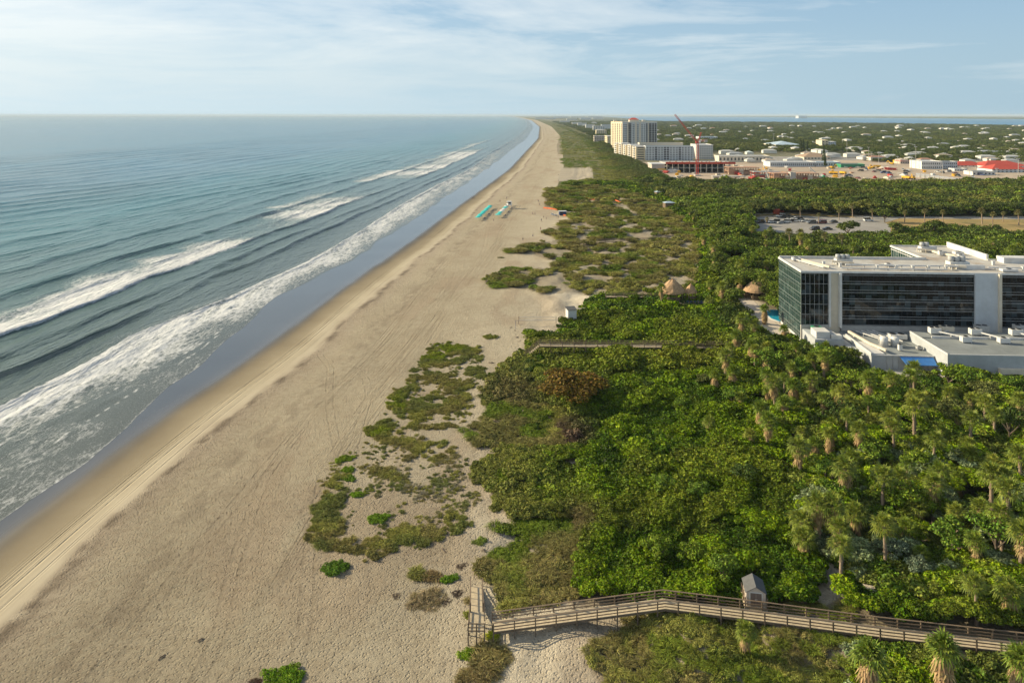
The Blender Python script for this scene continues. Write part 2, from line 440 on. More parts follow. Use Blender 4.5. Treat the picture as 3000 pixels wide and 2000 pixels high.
def ground_mat():
    m, nt, b = newmat('beach_ground')
    col = attr(nt, 'col', 'GEOMETRY', 'Color'); wet = attr(nt, 'wet'); foot = attr(nt, 'foot'); track = attr(nt, 'track')
    uv = attr(nt, 'vy', 'GEOMETRY', 'Vector')
    co = objco(nt)
    n1 = tnoise(nt, co, .09, 5, .65); n2 = tnoise(nt, co, .9, 5, .7)
    c = mixc(nt, ramp(nt, n1, [(.38, .0), (.65, .45)]), col, mixc(nt, 1., col, (.80, .77, .74), 'MULTIPLY'))
    c = mixc(nt, mth(nt, 'MULTIPLY', ramp(nt, n2, [(.45, .0), (.68, .5)]), foot), c, mixc(nt, 1., col, (.60, .55, .50), 'MULTIPLY'))
    # wrack and dark litter specks drawn out along the shore
    mp = N(nt, 'ShaderNodeMapping'); mp.inputs['Scale'].default_value = (1, 1, 1); nt.links.new(uv, mp.inputs[0])
    lit = tnoise(nt, mp.outputs[0], 1.6, 6, .75)
    litm = mth(nt, 'MULTIPLY', mth(nt, 'MULTIPLY', ramp(nt, lit, [(.56, 0.), (.68, .8)]), foot), ramp(nt, tnoise(nt, co, .05, 3), [(.45, 0.), (.62, 1.)]))
    c = mixc(nt, mth(nt, 'MULTIPLY', litm, .6), c, (.16, .11, .075))
    st0 = N(nt, 'ShaderNodeMapping'); st0.inputs['Scale'].default_value = (2.4, .5, 1); nt.links.new(uv, st0.inputs[0])
    c = mixc(nt, mth(nt, 'MULTIPLY', track, ramp(nt, tnoise(nt, st0.outputs[0], 1.0, 3, .55), [(.48, 0.), (.60, .55)])), c, mixc(nt, 1., c, (.72, .69, .66), 'MULTIPLY'))
    nt.links.new(c, b.inputs['Base Color'])
    nt.links.new(mth(nt, 'MULTIPLY_ADD', wet, -.78, .93), b.inputs['Roughness'])
    nt.links.new(mth(nt, 'MULTIPLY_ADD', wet, .45, .15), b.inputs['Specular IOR Level'])
    f1 = N(nt, 'ShaderNodeTexVoronoi', feature='F1'); f1.inputs['Scale'].default_value = 2.5; nt.links.new(co, f1.inputs['Vector'])
    h = mth(nt, 'ADD', mth(nt, 'MULTIPLY', ramp(nt, f1.outputs[0], [(.10, 0.), (.42, 1.)]), .55), mth(nt, 'ADD', mth(nt, 'MULTIPLY', tnoise(nt, co, 2.6, 6, .75), 1.1), mth(nt, 'MULTIPLY', tnoise(nt, co, .5, 3), .8)))
    b1 = bump(nt, h, foot, .60, None)
    st = N(nt, 'ShaderNodeMapping'); st.inputs['Scale'].default_value = (2.4, .5, 1); nt.links.new(uv, st.inputs[0])
    b2 = bump(nt, tnoise(nt, st.outputs[0], 1.0, 3, .55), track, .55, None, b1)
    lines = None
    for an in ('rut', 'rut2'):
        s3 = N(nt, 'ShaderNodeSeparateXYZ'); nt.links.new(attr(nt, an, 'GEOMETRY', 'Vector'), s3.inputs[0])
        for i in range(3):
            d = mth(nt, 'ABSOLUTE', mth(nt, 'SUBTRACT', mth(nt, 'ABSOLUTE', s3.outputs[i]), .85))
            l = mth(nt, 'SUBTRACT', 1.0, mth(nt, 'DIVIDE', d, .26), clamp=True)
            lines = l if lines is None else mth(nt, 'MAXIMUM', lines, l)
    brk = ramp(nt, tnoise(nt, co, .35, 4, .7), [(.36, .15), (.58, 1.)])
    lines = mth(nt, 'MULTIPLY', lines, brk)
    b3 = bump(nt, mth(nt, 'MULTIPLY', lines, -1.0), .9, .11, None, b2)
    c2 = mixc(nt, mth(nt, 'MULTIPLY', lines, .28), c, mixc(nt, 1., c, (.62, .58, .54), 'MULTIPLY'))
    nt.links.new(c2, b.inputs['Base Color'])
    nt.links.new(b3, b.inputs['Normal'])
    return m
M['ground'] = ground_mat()
M['dirt'] = plain('site_dirt', (.42, .33, .24), .95, .18, .03, stain=(.30, .25, .19))
M['asphalt'] = plain('pale_asphalt', (.30, .28, .25), .95, .12, .06, stain=(.22, .20, .18))
M['drygrass'] = plain('dry_grass', (.34, .23, .085), .95, .15, .07, stain=(.20, .17, .06))
M['farland'] = plain('far_shore_green', (.05, .07, .04), .95, .2, .002)
M['lagoon'] = plain('lagoon_water', (.06, .20, .34), .35, .1, .001, spec=.5)
M['pooltile'] = plain('pool_water', (.02, .30, .45), .08, .08, .5, spec=.6)
M['deckstone'] = plain('pool_deck_stone', (.52, .45, .37), .85, .1, .6)

# ------------------------------------------------------------------ world, sun, camera
SUN_EL, TO_SUN = R(24), Vector((-.94, .34))
def make_world():
    w = bpy.data.worlds.new("World"); S.world = w; w.use_nodes = True
    nt = w.node_tree; bg = nt.nodes['Background']
    sky = N(nt, 'ShaderNodeTexSky', sky_type='NISHITA'); sky.sun_disc = False
    sky.sun_elevation = SUN_EL; sky.sun_rotation = math.atan2(TO_SUN.x, TO_SUN.y)
    sky.altitude = 60; sky.air_density = 1.0; sky.dust_density = 1.6; sky.ozone_density = 1.6
    tc = N(nt, 'ShaderNodeTexCoord'); sp = N(nt, 'ShaderNodeSeparateXYZ'); nt.links.new(tc.outputs['Generated'], sp.inputs[0])
    zz = mth(nt, 'MAXIMUM', sp.outputs[2], 0.0)
    den = mth(nt, 'ADD', zz, .09)
    cb = N(nt, 'ShaderNodeCombineXYZ')
    nt.links.new(mth(nt, 'DIVIDE', sp.outputs[0], den), cb.inputs[0]); nt.links.new(mth(nt, 'DIVIDE', sp.outputs[1], den), cb.inputs[1])
    mp = N(nt, 'ShaderNodeMapping'); mp.inputs['Scale'].default_value = (.60, .68, 1); mp.inputs['Rotation'].default_value = (0, 0, R(14))
    nt.links.new(cb.outputs[0], mp.inputs[0])
    n1 = tnoise(nt, mp.outputs[0], .75, 7, .62, .7)
    n2 = tnoise(nt, mp.outputs[0], 3.2, 5, .65, .3)
    left = mth(nt, 'MULTIPLY_ADD', sp.outputs[0], -.20, 0)          # thicker veil towards the sun side
    s = mth(nt, 'ADD', mth(nt, 'MULTIPLY', n1, .8), mth(nt, 'ADD', mth(nt, 'MULTIPLY', n2, .2), left))
    cl = ramp(nt, s, [(.42, .0), (.50, .40), (.64, .85)])
    elev = ramp(nt, zz, [(.0, .12), (.05, .45), (.11, 1.)])
    cl = mth(nt, 'MULTIPLY', cl, elev)
    ccol = mixc(nt, 1.0, sky.outputs[0], (1.25, 1.2, 1.12), 'MULTIPLY')
    ccol = mixc(nt, .8, ccol, (8.4, 9.1, 9.4))
    blue = mixc(nt, ramp(nt, zz, [(.05, 0.), (.22, 1.)]), (4.0, 6.0, 7.7), (2.9, 5.3, 8.1))
    base = mixc(nt, ramp(nt, zz, [(.0, .85), (.2, .55), (.6, 0.)]), sky.outputs[0], blue)
    c0 = base
    # even grey-blue veil low over the horizon
    veil = ramp(nt, zz, [(.0, .92), (.04, .75), (.12, .35), (.3, .0)])
    hz = mixc(nt, ramp(nt, mth(nt, 'MULTIPLY_ADD', sp.outputs[0], -.5, .5), [(.15, 0.), (.8, 1.)]), (3.7, 5.2, 6.1), (6.5, 8.1, 8.8))
    c = mixc(nt, veil, c0, hz)
    c = mixc(nt, cl, c, ccol)
    nt.links.new(c, bg.inputs['Color']); bg.inputs['Strength'].default_value = .072
make_world()
sl = bpy.data.lights.new('sun', 'SUN'); sl.energy = 5.0; sl.angle = R(.6); sl.color = (1.0, .855, .585)
so = bpy.data.objects.new('sun', sl); COL.objects.link(so)
sd = Vector((TO_SUN.x*math.cos(SUN_EL), TO_SUN.y*math.cos(SUN_EL), math.sin(SUN_EL)))
so.rotation_euler = sd.to_track_quat('Z', 'Y').to_euler()
cam = bpy.data.cameras.new('camera'); co_ = bpy.data.objects.new('camera', cam); COL.objects.link(co_)
co_.location = (0, 0, H); co_.rotation_euler = (R(90), 0, 0)
cam.sensor_width = 36; cam.lens = 24; cam.shift_y = -(784-264.5)/2352; cam.clip_end = 200000; cam.clip_start = .5
S.camera = co_
S.view_settings.view_transform = 'Standard'; S.view_settings.look = 'None'; S.view_settings.gamma = 1
S.view_settings.exposure = 0.56
S.render.engine = 'CYCLES'
S.cycles.volume_bounces = 0; S.cycles.max_bounces = 6; S.cycles.diffuse_bounces = 2; S.cycles.glossy_bounces = 2; S.cycles.transparent_max_bounces = 8

# ------------------------------------------------------------------ ground and water sheets
def geo(a, b, st):
    n = int(math.log(b/a)/st)+1; return np.exp(np.linspace(math.log(a), math.log(b), n))
def grid_mesh(name, X, Y, Z, mat, attrs):
    nr, nc = X.shape
    V = np.stack([X, Y, Z], -1).reshape(-1, 3)
    i = np.arange(nr-1)[:, None]*nc+np.arange(nc-1)[None, :]
    Fq = np.stack([i, i+1, i+1+nc, i+nc], -1).reshape(-1, 4)
    me = npmesh(name, V, Fq, mat, True)
    for k, a in attrs.items():
        a = np.asarray(a, np.float32)
        if a.ndim == 2: at = me.attributes.new(k, 'FLOAT', 'POINT'); at.data.foreach_set('value', a.ravel())
        elif k in ('vy', 'rut', 'rut2'): at = me.attributes.new(k, 'FLOAT_VECTOR', 'POINT'); at.data.foreach_set('vector', a.reshape(-1))
        else:
            at = me.attributes.new(k, 'FLOAT_COLOR', 'POINT')
            a4 = np.concatenate([a, np.ones(a.shape[:2]+(1,), np.float32)], -1); at.data.foreach_set('color', a4.reshape(-1))
    return link(name, me)

def make_ground():
    Yr = np.concatenate([geo(40, 700, .0065), geo(710, 60000, .03)])
    c = np.concatenate([np.arange(-80, -4, 2.), np.arange(-4, 135, .75), np.arange(135, 420, 3.), geo(421, 60000, .09)])
    Y = np.repeat(Yr[:, None], len(c), 1); v = np.repeat(c[None, :], len(Yr), 0)
    X = Dx(Y)+v; Z = ground_z(X, Y)
    zn, _, px, py = zone(X, Y)
    w = Wv(Y)
    # sand albedo by distance from the water
    st = np.array([-60, -12, -3, 2.2, 5.2, 9.0, 11.5, 15, 17.5, 24, 45, 70, 90, 200])
    cr = np.array([.050, .050, .060, .11, .215, .285, .40, .46, .405, .43, .44, .49, .68, .68])
    cg = np.array([.058, .058, .066, .100, .175, .235, .34, .395, .335, .365, .375, .425, .60, .60])
    cb = np.array([.066, .066, .072, .086, .115, .155, .235, .285, .245, .258, .265, .31, .465, .465])
    vn = v+(fbm(X/14., Y/30., 41)-.5)*5*sst(-2, 5, v)
    C = np.stack([np.interp(vn, st, q) for q in (cr, cg, cb)], -1)
    pink = (sst(.52, .66, fbm(X/11., Y/26., 43))*sst(25, 40, v)*.4)[..., None]
    C = C*(1-pink)+pink*np.array([.36, .27, .185])
    n = fbm(X/5., Y/5., 45)[..., None]
    litter = np.array([.17, .14, .09])*(.7+.6*n)
    veg = np.select([zn == 1, zn == 2, zn == 3, zn == 4], [.10, .55, .9, .95], 0.)[..., None]
    C = C*(1-veg)+litter*veg
    belt = (v > 66) & (v < 175) & (Y > 590); C[belt] = (np.array([.13, .13, .05])*(.7+.6*n))[belt]
    sp_ = (v > 62) & (v < 100) & (Y > 590) & inpoly(px, py, [(1311,385),(1361,385),(1363,411),(1306,416),(1280,416),(1290,385)]); C[sp_] = np.array([.42, .365, .275])
    inl = (v > 170) & (zn == 0) & (Y > 600)
    C[inl] = (np.array([.20, .19, .12])*(.7+.6*n))[inl]
    far = (v > 500); C[far] = (np.array([.10, .11, .06])*(.7+.6*n))[far]
    wet = (1-sst(-.5, 4.5, v+ (fbm(X/3.,Y/12.,47)-.5)*1.5))
    foot = sst(15.5, 17.5, vn)*np.where(zn >= 3, .4, 1.)*(.75+.5*fbm(X/12., Y/25., 49))+.05
    foot = foot*(1-wet)*np.interp(Y, [80, 200, 600], [1, .8, .5])
    tr = (np.exp(-((v-46-3*np.sin(Y/37.))/8.)**2)+.7*np.exp(-((v-33)/2.5)**2)*sst(150,190,Y))*sst(.36, .55, fbm(v/7., Y/60., 53))*np.where(zn > 0, 0, 1)
    tr2 = (np.exp(-((v-10.5)/1.1)**2)+np.exp(-((v-14.0)/.5)**2))*.9
    tr = np.clip(tr+tr2, 0, 1)*.9
    vy = np.stack([v, Y*.045, Y*0], -1)
    g3 = np.interp(Y, [40, 128, 141, 153, 172, 182], [900, 46, 40, 34.6, 27, 20]); g4 = np.interp(Y, [40, 120, 155, 165, 172, 177], [900, 50, 43, 38.5, 33.5, 26])
    rut = np.stack([v-(10.3+1.2*np.sin(Y/90.)), np.where((Y > 126) & (Y < 184), v-g3, 50), np.where((Y > 122) & (Y < 180), v-g4, 50)], -1)
    gg = 46+3*np.sin(Y/37.)+np.interp(Y, [60, 84, 96, 120], [9, 7, 4, 0]); rut2 = np.stack([v-gg, v-gg+7.5+3*np.sin(Y/60.), v-31-3*np.sin(Y/80.)], -1)
    wr = (np.exp(-((vn-17.2)/1.3)**2)*.8+np.exp(-((vn-29)/3.)**2)*.35)[..., None]*sst(.42, .62, fbm(X/1.5, Y/3.5, 59))[..., None]
    C = C*(1-wr)+np.array([.17, .13, .09])*wr
    o = grid_mesh('ground', X, Y, Z, M['ground'], {'col': C, 'wet': wet, 'foot': foot, 'track': tr, 'vy': vy, 'rut': rut, 'rut2': rut2})
    tag(o, kind='structure')
make_ground()

def make_sea():
    Yr = np.concatenate([geo(45, 1000, .0042), geo(1010, 60000, .03)])
    c = np.concatenate([-np.arange(0, 215, .6), -np.arange(215, 900, 3.), -geo(905, 60000, .1)])[::-1]
    Y = np.repeat(Yr[:, None], len(c), 1)
    v = np.repeat(c[None, :], len(Yr), 0)+Wv(Y)
    X = Dx(Y)+v
    f = np.zeros_like(v); z = np.zeros_like(v)
    def n1(k, L): return fbm(Y/L, Y*0+k*3.7, k+60, 3)-.5
    def wave(v0, A, front, back, famp, foamL, k, ftab=None, wob=7):
        nonlocal f, z
        vk = v0+n1(k, 45)*wob+n1(k+20, 11)*2.0
        d = vk-v                                          # offshore distance from the crest line
        a = A*(.55+1.1*fbm(Y/40., Y*0+k, k+80, 2))
        prof = np.where(d < 0, np.exp(-(d/front)**2), np.exp(-(d/back)**1.3 if False else -(np.abs(d)/back)**1.4))
        z = z+a*prof
        if famp is not None:
            g = famp if ftab is None else np.interp(Y, *ftab)*famp
            g = g*(.75+.5*fbm(Y/28., Y*0+k*2, k+90, 2))
            L = foamL*np.interp(Y, [300, 700], [1, 2.1])*(.6+.8*fbm(Y/18., Y*0+k*5, k+95, 2))
            dd = d+1.0
            ff = np.where((dd > 0), g*(1-np.clip(dd/L, 0, 1)**3.2), 0)
            ff = np.where(dd < 0, g*np.exp(-(dd/.7)**2), ff)
            f = np.maximum(f, ff)
    v0 = np.interp(Y, [60,150,180,200,240,300,394,500,628,825,1500,4000], [-36,-37,-39,-42,-35,-31,-35,-42,-45,-46,-60,-60])
    wave(v0, .42, 1.4, 4.5, .55, 9, 1, None, 5)
    # the wash between the first breaker and the wet sand
    w = Wv(Y); inner = np.interp(Y, [60,136,163,186,211,230,5000], [-26,-25,-19.6,-18,-19,-17.5,-22])
    inner = np.maximum(inner+n1(31, 25)*4, 0) if False else inner+n1(31, 22)*9
    inner = np.where(Y > 215, np.maximum(inner, w-1), inner)
    t = np.clip((v-v0)/(inner-v0), 0, 1)
    fw = np.where((v > v0-1) & (v < inner), (1.12-.42*t**2)*(.72+.5*fbm(X/5., Y/16., 87, 3)), 0)
    f = np.maximum(f, fw*np.interp(Y, [60, 400, 700, 1500], [1., .95, .8, .6]))
    f = np.maximum(f, .9*np.exp(-((v-inner)/.4)**2)*(Y < 260))
    thin = np.where((v >= inner), .56+.20*sst(.4, .6, fbm(X/9., Y/14., 71)), 0)*np.interp(Y, [60, 170, 260], [1, .85, .5])
    f = np.maximum(f, thin)
    f = np.maximum(f, .95*np.exp(-((v-w)/.35)**2)*np.interp(Y, [60, 170, 400], [1, .8, .45]))
    # a second wash front lobe
    l2 = inner*.5+w*.5+n1(33, 40)*6
    f = np.maximum(f, .95*np.exp(-((v-l2)/.32)**2)*(Y < 215))
    z = z+.10*sst(0, 1, (inner-v)/1.5)*sst(-44, -36, v)*0
    wave(-56, .8, 1.5, 4.0, .28, 4, 2, ([60,150,170,200,1000], [1,1,1,.2,.2]), 7)
    wave(-67, .6, 1.6, 4, None, 0, 8, None, 8)
    wave(-83, .75, 1.4, 6.0, 1.12, 33, 3, ([60,150,250,300,345,385,430,500,525,560,620,680,720,900,1200,1500], [1,1.1,1.1,1.0,.85,.45,.9,1.,.9,.6,.2,.3,.9,.8,.9,.2]), 9)
    wave(-98, .45, 2.4, 6, .35, 7, 9, ([60,200,330,345,380,400,5000], [.2,.2,.2,1.4,1.6,.2,.3]), 6)
    wave(-119, .95, 2.6, 5.5, .95, 13, 4, ([60,300,455,480,560,600,640,670,850,900,1150,1250,1700,2000], [0,0,0,.95,1.,.3,.3,1.1,1.,.2,.2,.9,.8,.1]), 8)
    wave(-150, .6, 3, 7, .6, 9, 5, ([60,600,700,760,800,1100,1500,2500], [0,0,0,.9,.3,0,.7,.5]), 10)
    # open swell, crests turning away from the shore
    q = -v+.45*250*np.tanh((Y-350)/250)*sst(130, 330, -v)
    nz = fbm(X/60., Y/140., 75, 3)
    ph = q/33.+nz*1.3
    cr = (.5+.5*np.cos(2*math.pi*ph))**3
    ph2 = q/14.+fbm(X/40., Y/60., 77, 2)*2.2+Y/160.
    z = z+(.85*cr*(.3+1.2*fbm(X/90., Y/90., 79, 2))+.16*(.5+.5*np.cos(2*math.pi*ph2))**2)*sst(125, 190, -v)*(1-sst(700, 900, -v))
    z = z+(.10*np.cos(2*math.pi*((-v)/9.+fbm(X/20., Y/40., 78, 2)*3)))*sst(40, 60, -v)*(1-sst(180, 260, -v))
    z = z+(fbm(X/3., Y/7., 85, 2)-.5)*.5*np.clip(f, 0, 1)*sst(3, 10, -(v-w))
    # slicks and whitecaps far out
    z = z*sst(0, 8, -(v-w))+.015
    f = np.clip(f, 0, 1.1)
    o = grid_mesh('sea', X, Y, z, M['water'], {'vc': v, 'foam': f})
    tag(o, kind='structure')
make_sea()

def sheet(name, pts, z, mat, thick=0.3):
    me = bpy.data.meshes.new(name)
    me.from_pydata([(x, y, z) for x, y in pts], [], [tuple(range(len(pts)))]); me.materials.append(mat); me.update()
    if me.polygons[0].normal.z < 0: me.flip_normals()
    o = link(name, me); return tag(o, kind='structure')
sheet('lagoon', [(9000,3500),(2850,3720),(2760,4600),(2500,5300),(2158,5755),(1548,6070),(1480,7000),(1500,8000),(1995,11400),(3390,26000),(6600,33000),(8025,21400),(7500,10000),(16000,9000),(20000,3500)], 5.2, M['lagoon'])
def far_shore():
    pts = [(22000, 7600), (14000, 8800), (7500, 10000), (7800, 14000), (8025, 21400), (6600, 33000), (3600, 40000)]
    mb = MB(); n = 60
    P = []
    for i in range(len(pts)-1):
        for k in range(12):
            t = k/12; P.append((pts[i][0]*(1-t)+pts[i+1][0]*t, pts[i][1]*(1-t)+pts[i+1][1]*t))
    vs = []; fs = []
    for i, (x, y) in enumerate(P):
        hgt = 14+10*random.random()
        vs += [(x, y, 3), (x+40, y+60, 3+hgt), (x+700, y+1800, 3+hgt*1.1), (x+1500, y+4000, 3)]
        if i:
            for j in range(3): a = (i-1)*4+j; fs.append((a, a+1, a+5, a+4))
    mb.add(vs, fs)
    o = mb.build('hills', M['farland']); tag(o, kind='structure')
far_shore()
# ------------------------------------------------------------------ foliage meshes
def quads(c, n, s, asp=1.0, seed=0):
    """leaf-shaped quads at centres c, facing n, of size s"""
    r = np.random.RandomState(seed); k = len(c)
    n = n/np.maximum(np.linalg.norm(n, axis=1, keepdims=True), 1e-6)
    t = r.normal(size=(k, 3)); t -= n*(t*n).sum(1, keepdims=True); t /= np.linalg.norm(t, axis=1, keepdims=True)
    b = np.cross(n, t); s = np.asarray(s).reshape(-1, 1)*np.ones((k, 1))
    V = np.stack([c-t*s*.5, c+b*s*.36*asp, c+t*s*.5, c-b*s*.36*asp], 1).reshape(-1, 3)
    return V
def leafmesh(name, V, mat):
    return npmesh(name, V, np.arange(len(V)).reshape(-1, 4), mat)
def lobes_cloud(lobes, per, leaf, seed, up=.5, shell=.55):
    r = np.random.RandomState(seed); Cs = []; Ns = []
    for (x, y, z, rad) in lobes:
        d = r.normal(size=(per, 3)); d[:, 2] = np.abs(d[:, 2])*1.0-.25*(r.rand(per) < .3)*np.abs(d[:, 2])*2
        d /= np.linalg.norm(d, axis=1, keepdims=True)
        rr = rad*(shell+(1-shell)*r.rand(per, 1)**.5)*(.85+.3*noise(d[:, 0]*3+x, d[:, 1]*3+y+d[:, 2]*3, seed)[:, None])
        p = np.array([[x, y, z]])+d*rr*np.array([[1, 1, .8]])
        Cs.append(p); Ns.append(d*.8+r.normal(size=(per, 3))*.55+np.array([[0, 0, up*.35]]))
    C = np.concatenate(Cs); Nn = np.concatenate(Ns)
    return quads(C, Nn, leaf*(.65+.7*r.rand(len(C))), 1.1, seed+1)
def shrub_lobes(seed, nl=7, spread=.62, lr=(.38, .6)):
    r = np.random.RandomState(seed); L = [(0, 0, .15, .62)]
    for i in range(nl):
        a = r.rand()*6.28; d = spread*(.4+.6*r.rand())
        L.append((d*math.cos(a), d*math.sin(a), .02+.32*r.rand(), r.uniform(*lr)))
    return L
def blades_mesh(name, n, seed, mat, length=(.5, 1.0), width=.045, lean=.55, spread=.7, droop=.3):
    r = np.random.RandomState(seed)
    a = r.rand(n)*6.283; d = spread*np.sqrt(r.rand(n)); base = np.stack([d*np.cos(a), d*np.sin(a), np.zeros(n)], 1)
    hd = np.stack([np.cos(a+r.normal(size=n)*.8), np.sin(a+r.normal(size=n)*.8), np.zeros(n)], 1)
    L = r.uniform(*length, size=n)[:, None]*(1-.4*(d/spread)[:, None]**2); le = (lean*(.3+r.rand(n)))[:, None]
    mid = base+(np.array([[0, 0, 1.]])*(1-.2*le)+hd*le*.6)*L*.55
    tip = base+(np.array([[0, 0, 1.]])*(1-droop-.3*le)+hd*le*1.3)*L
    side = np.cross(hd, np.array([[0, 0, 1.]]))*width*.5; side = side+r.normal(size=side.shape)*width*.15
    V = np.stack([base-side, base+side, mid+side*.9, mid-side*.9, mid-side*.9, mid+side*.9, tip+side*.15, tip-side*.15], 1).reshape(-1, 3)
    return leafmesh(name, V, mat)

def mat_swap(me, m):
    k = me.copy(); k.materials.clear(); k.materials.append(m); return k
shrubM = [leafmesh('sea_grape_clump', lobes_cloud(shrub_lobes(s), 85, .24, s), M['leafI']) for s in (1, 2, 3, 4)]
fineM = [leafmesh('fine_leaf_clump', lobes_cloud(shrub_lobes(s, 9, .75, (.25, .45)), 110, .13, s), M['leafI']) for s in (11, 12)]
grassM = [blades_mesh('dune_grass_tuft', 230, s, M['bladeI'], (.55, 1.1), .05, .6, .75) for s in (21, 22)]
brushM = [blades_mesh('dry_brush', 260, 25, M['bladeI'], (.35, .8), .04, 1.1, .8, .5)]
# small fan-palm fronds for palmetto clumps
def fan(r, root, dirv, pet, size, nb=9, droop=.25, width=.1):
    """one fan frond: petiole and radiating blades, as quads"""
    d = dirv/np.linalg.norm(dirv); up = np.array([0, 0, 1.]); s = np.cross(d, up); s /= max(np.linalg.norm(s), 1e-6); u = np.cross(s, d)
    tip = root+d*pet; V = [root-s*.02, root+s*.02, tip+s*.02, tip-s*.02]
    for k in range(nb):
        an = (k/(nb-1)-.5)*2.9; L = size*(1-.3*abs(an)/1.5)*(.85+.3*r.rand())
        dr = d*math.cos(an)+s*math.sin(an)
        w = np.cross(dr, u); w /= np.linalg.norm(w)
        mid = tip+dr*L*.55+u*.05*size; end = tip+dr*L-up*droop*size*(.5+r.rand())
        V += [tip-w*width*.15, tip+w*width*.15, mid+w*width*.5, mid-w*width*.5]
        V += [mid-w*width*.5, mid+w*width*.5, end+w*.01, end-w*.01]
    return V
def palm_crown(seed, n=34, pet=(.5, 1.1), size=(.75, 1.0), el=(-.5, 1.3), nb=9, width=.11):
    r = np.random.RandomState(seed); V = []
    for i in range(n):
        a = i*2.39996+r.rand()*.5; e = el[0]+(el[1]-el[0])*((i+.5)/n)**.8+r.normal()*.1
        d = np.array([math.cos(a)*math.cos(e), math.sin(a)*math.cos(e), math.sin(e)])
        V += fan(r, np.array([0, 0, 0.]), d, r.uniform(*pet), r.uniform(*size), nb, .22 if e > 0 else .45, width)
    return np.array(V)
def palm_skirt(seed, n=30, length=1.6):
    r = np.random.RandomState(seed); V = []
    for i in range(n):
        a = r.rand()*6.283; e = -.55-.85*r.rand(); z = -r.rand()**1.3*length*.75
        d = np.array([math.cos(a)*math.cos(e), math.sin(a)*math.cos(e), math.sin(e)])
        V += fan(r, np.array([0, 0, z]), d, .15+.45*r.rand(), .55+.3*r.rand(), 6, .5, .13)
    return np.array(V)
palmettoM = [leafmesh('palmetto_clump', palm_crown(31, 16, (.3, .6), (.4, .6), (.1, 1.3), 7, .1), M['leafI'])]
treeI = []
for s in (41, 42, 43):
    r = np.random.RandomState(s)
    L = [(0, 0, .45, .5)]
    for i in range(13):
        a = r.rand()*6.28; d = .25+.42*r.rand(); L.append((d*math.cos(a), d*math.sin(a), .18+.5*r.rand()*(1-d*.6), r.uniform(.22, .38)))
    treeI.append(L)
crownI = [leafmesh('canopy_clump', lobes_cloud(L, 62, .125, 50+i, .4, .6), M['leafI']) for i, L in enumerate(treeI)]
PROTO = bpy.data.collections.new('scatter_sources')
PIDX = {}
def reg(kind, meshes):
    PIDX[kind] = []
    for me in meshes:
        i = len(PROTO.objects); o = bpy.data.objects.new('source_%03d' % i, me); PROTO.objects.link(o); PIDX[kind].append(i)
reg('shrub', shrubM); reg('fine', fineM); reg('grass', grassM); reg('brush', brushM); reg('palmetto', palmettoM); reg('crown', crownI)

def scatter(name, P, S3, rz, tint, idx, label, cat):
    n = len(P); me = bpy.data.meshes.new(name); me.vertices.add(n); me.vertices.foreach_set('co', np.asarray(P, np.float32).ravel())
    def A(k, t, f, v): a = me.attributes.new(k, t, 'POINT'); a.data.foreach_set(f, np.asarray(v).ravel())
    A('scl', 'FLOAT_VECTOR', 'vector', np.asarray(S3, np.float32))
    rot = np.zeros((n, 3), np.float32); rot[:, 2] = rz; A('rot', 'FLOAT_VECTOR', 'vector', rot)
    t4 = np.ones((n, 4), np.float32); t4[:, :3] = np.clip(tint, .003, 1); A('tint', 'FLOAT_COLOR', 'color', t4)
    A('idx', 'INT', 'value', np.asarray(idx, np.int32))
    o = link(name, me); tag(o, label, cat, kind='stuff')
    ng = bpy.data.node_groups.new(name+'_scatter', 'GeometryNodeTree')
    ng.interface.new_socket('Geometry', in_out='INPUT', socket_type='NodeSocketGeometry')
    ng.interface.new_socket('Geometry', in_out='OUTPUT', socket_type='NodeSocketGeometry')
    gi = ng.nodes.new('NodeGroupInput'); go = ng.nodes.new('NodeGroupOutput')
    m2p = ng.nodes.new('GeometryNodeMeshToPoints'); ip = ng.nodes.new('GeometryNodeInstanceOnPoints')
    ci = ng.nodes.new('GeometryNodeCollectionInfo'); ci.inputs['Collection'].default_value = PROTO
    ci.inputs['Separate Children'].default_value = True; ci.inputs['Reset Children'].default_value = True
    def NA(k, t):
        a = ng.nodes.new('GeometryNodeInputNamedAttribute'); a.data_type = t; a.inputs['Name'].default_value = k; return a.outputs['Attribute']
    L = ng.links.new
    L(gi.outputs[0], m2p.inputs[0]); L(m2p.outputs[0], ip.inputs['Points']); L(ci.outputs[0], ip.inputs['Instance'])
    ip.inputs['Pick Instance'].default_value = True
    L(NA('idx', 'INT'), ip.inputs['Instance Index']); L(NA('scl', 'FLOAT_VECTOR'), ip.inputs['Scale'])
    e2r = ng.nodes.new('FunctionNodeEulerToRotation'); L(NA('rot', 'FLOAT_VECTOR'), e2r.inputs[0]); L(e2r.outputs[0], ip.inputs['Rotation'])
    L(ip.outputs[0], go.inputs[0])
    md = o.modifiers.new('scatter', 'NODES'); md.node_group = ng
    return o

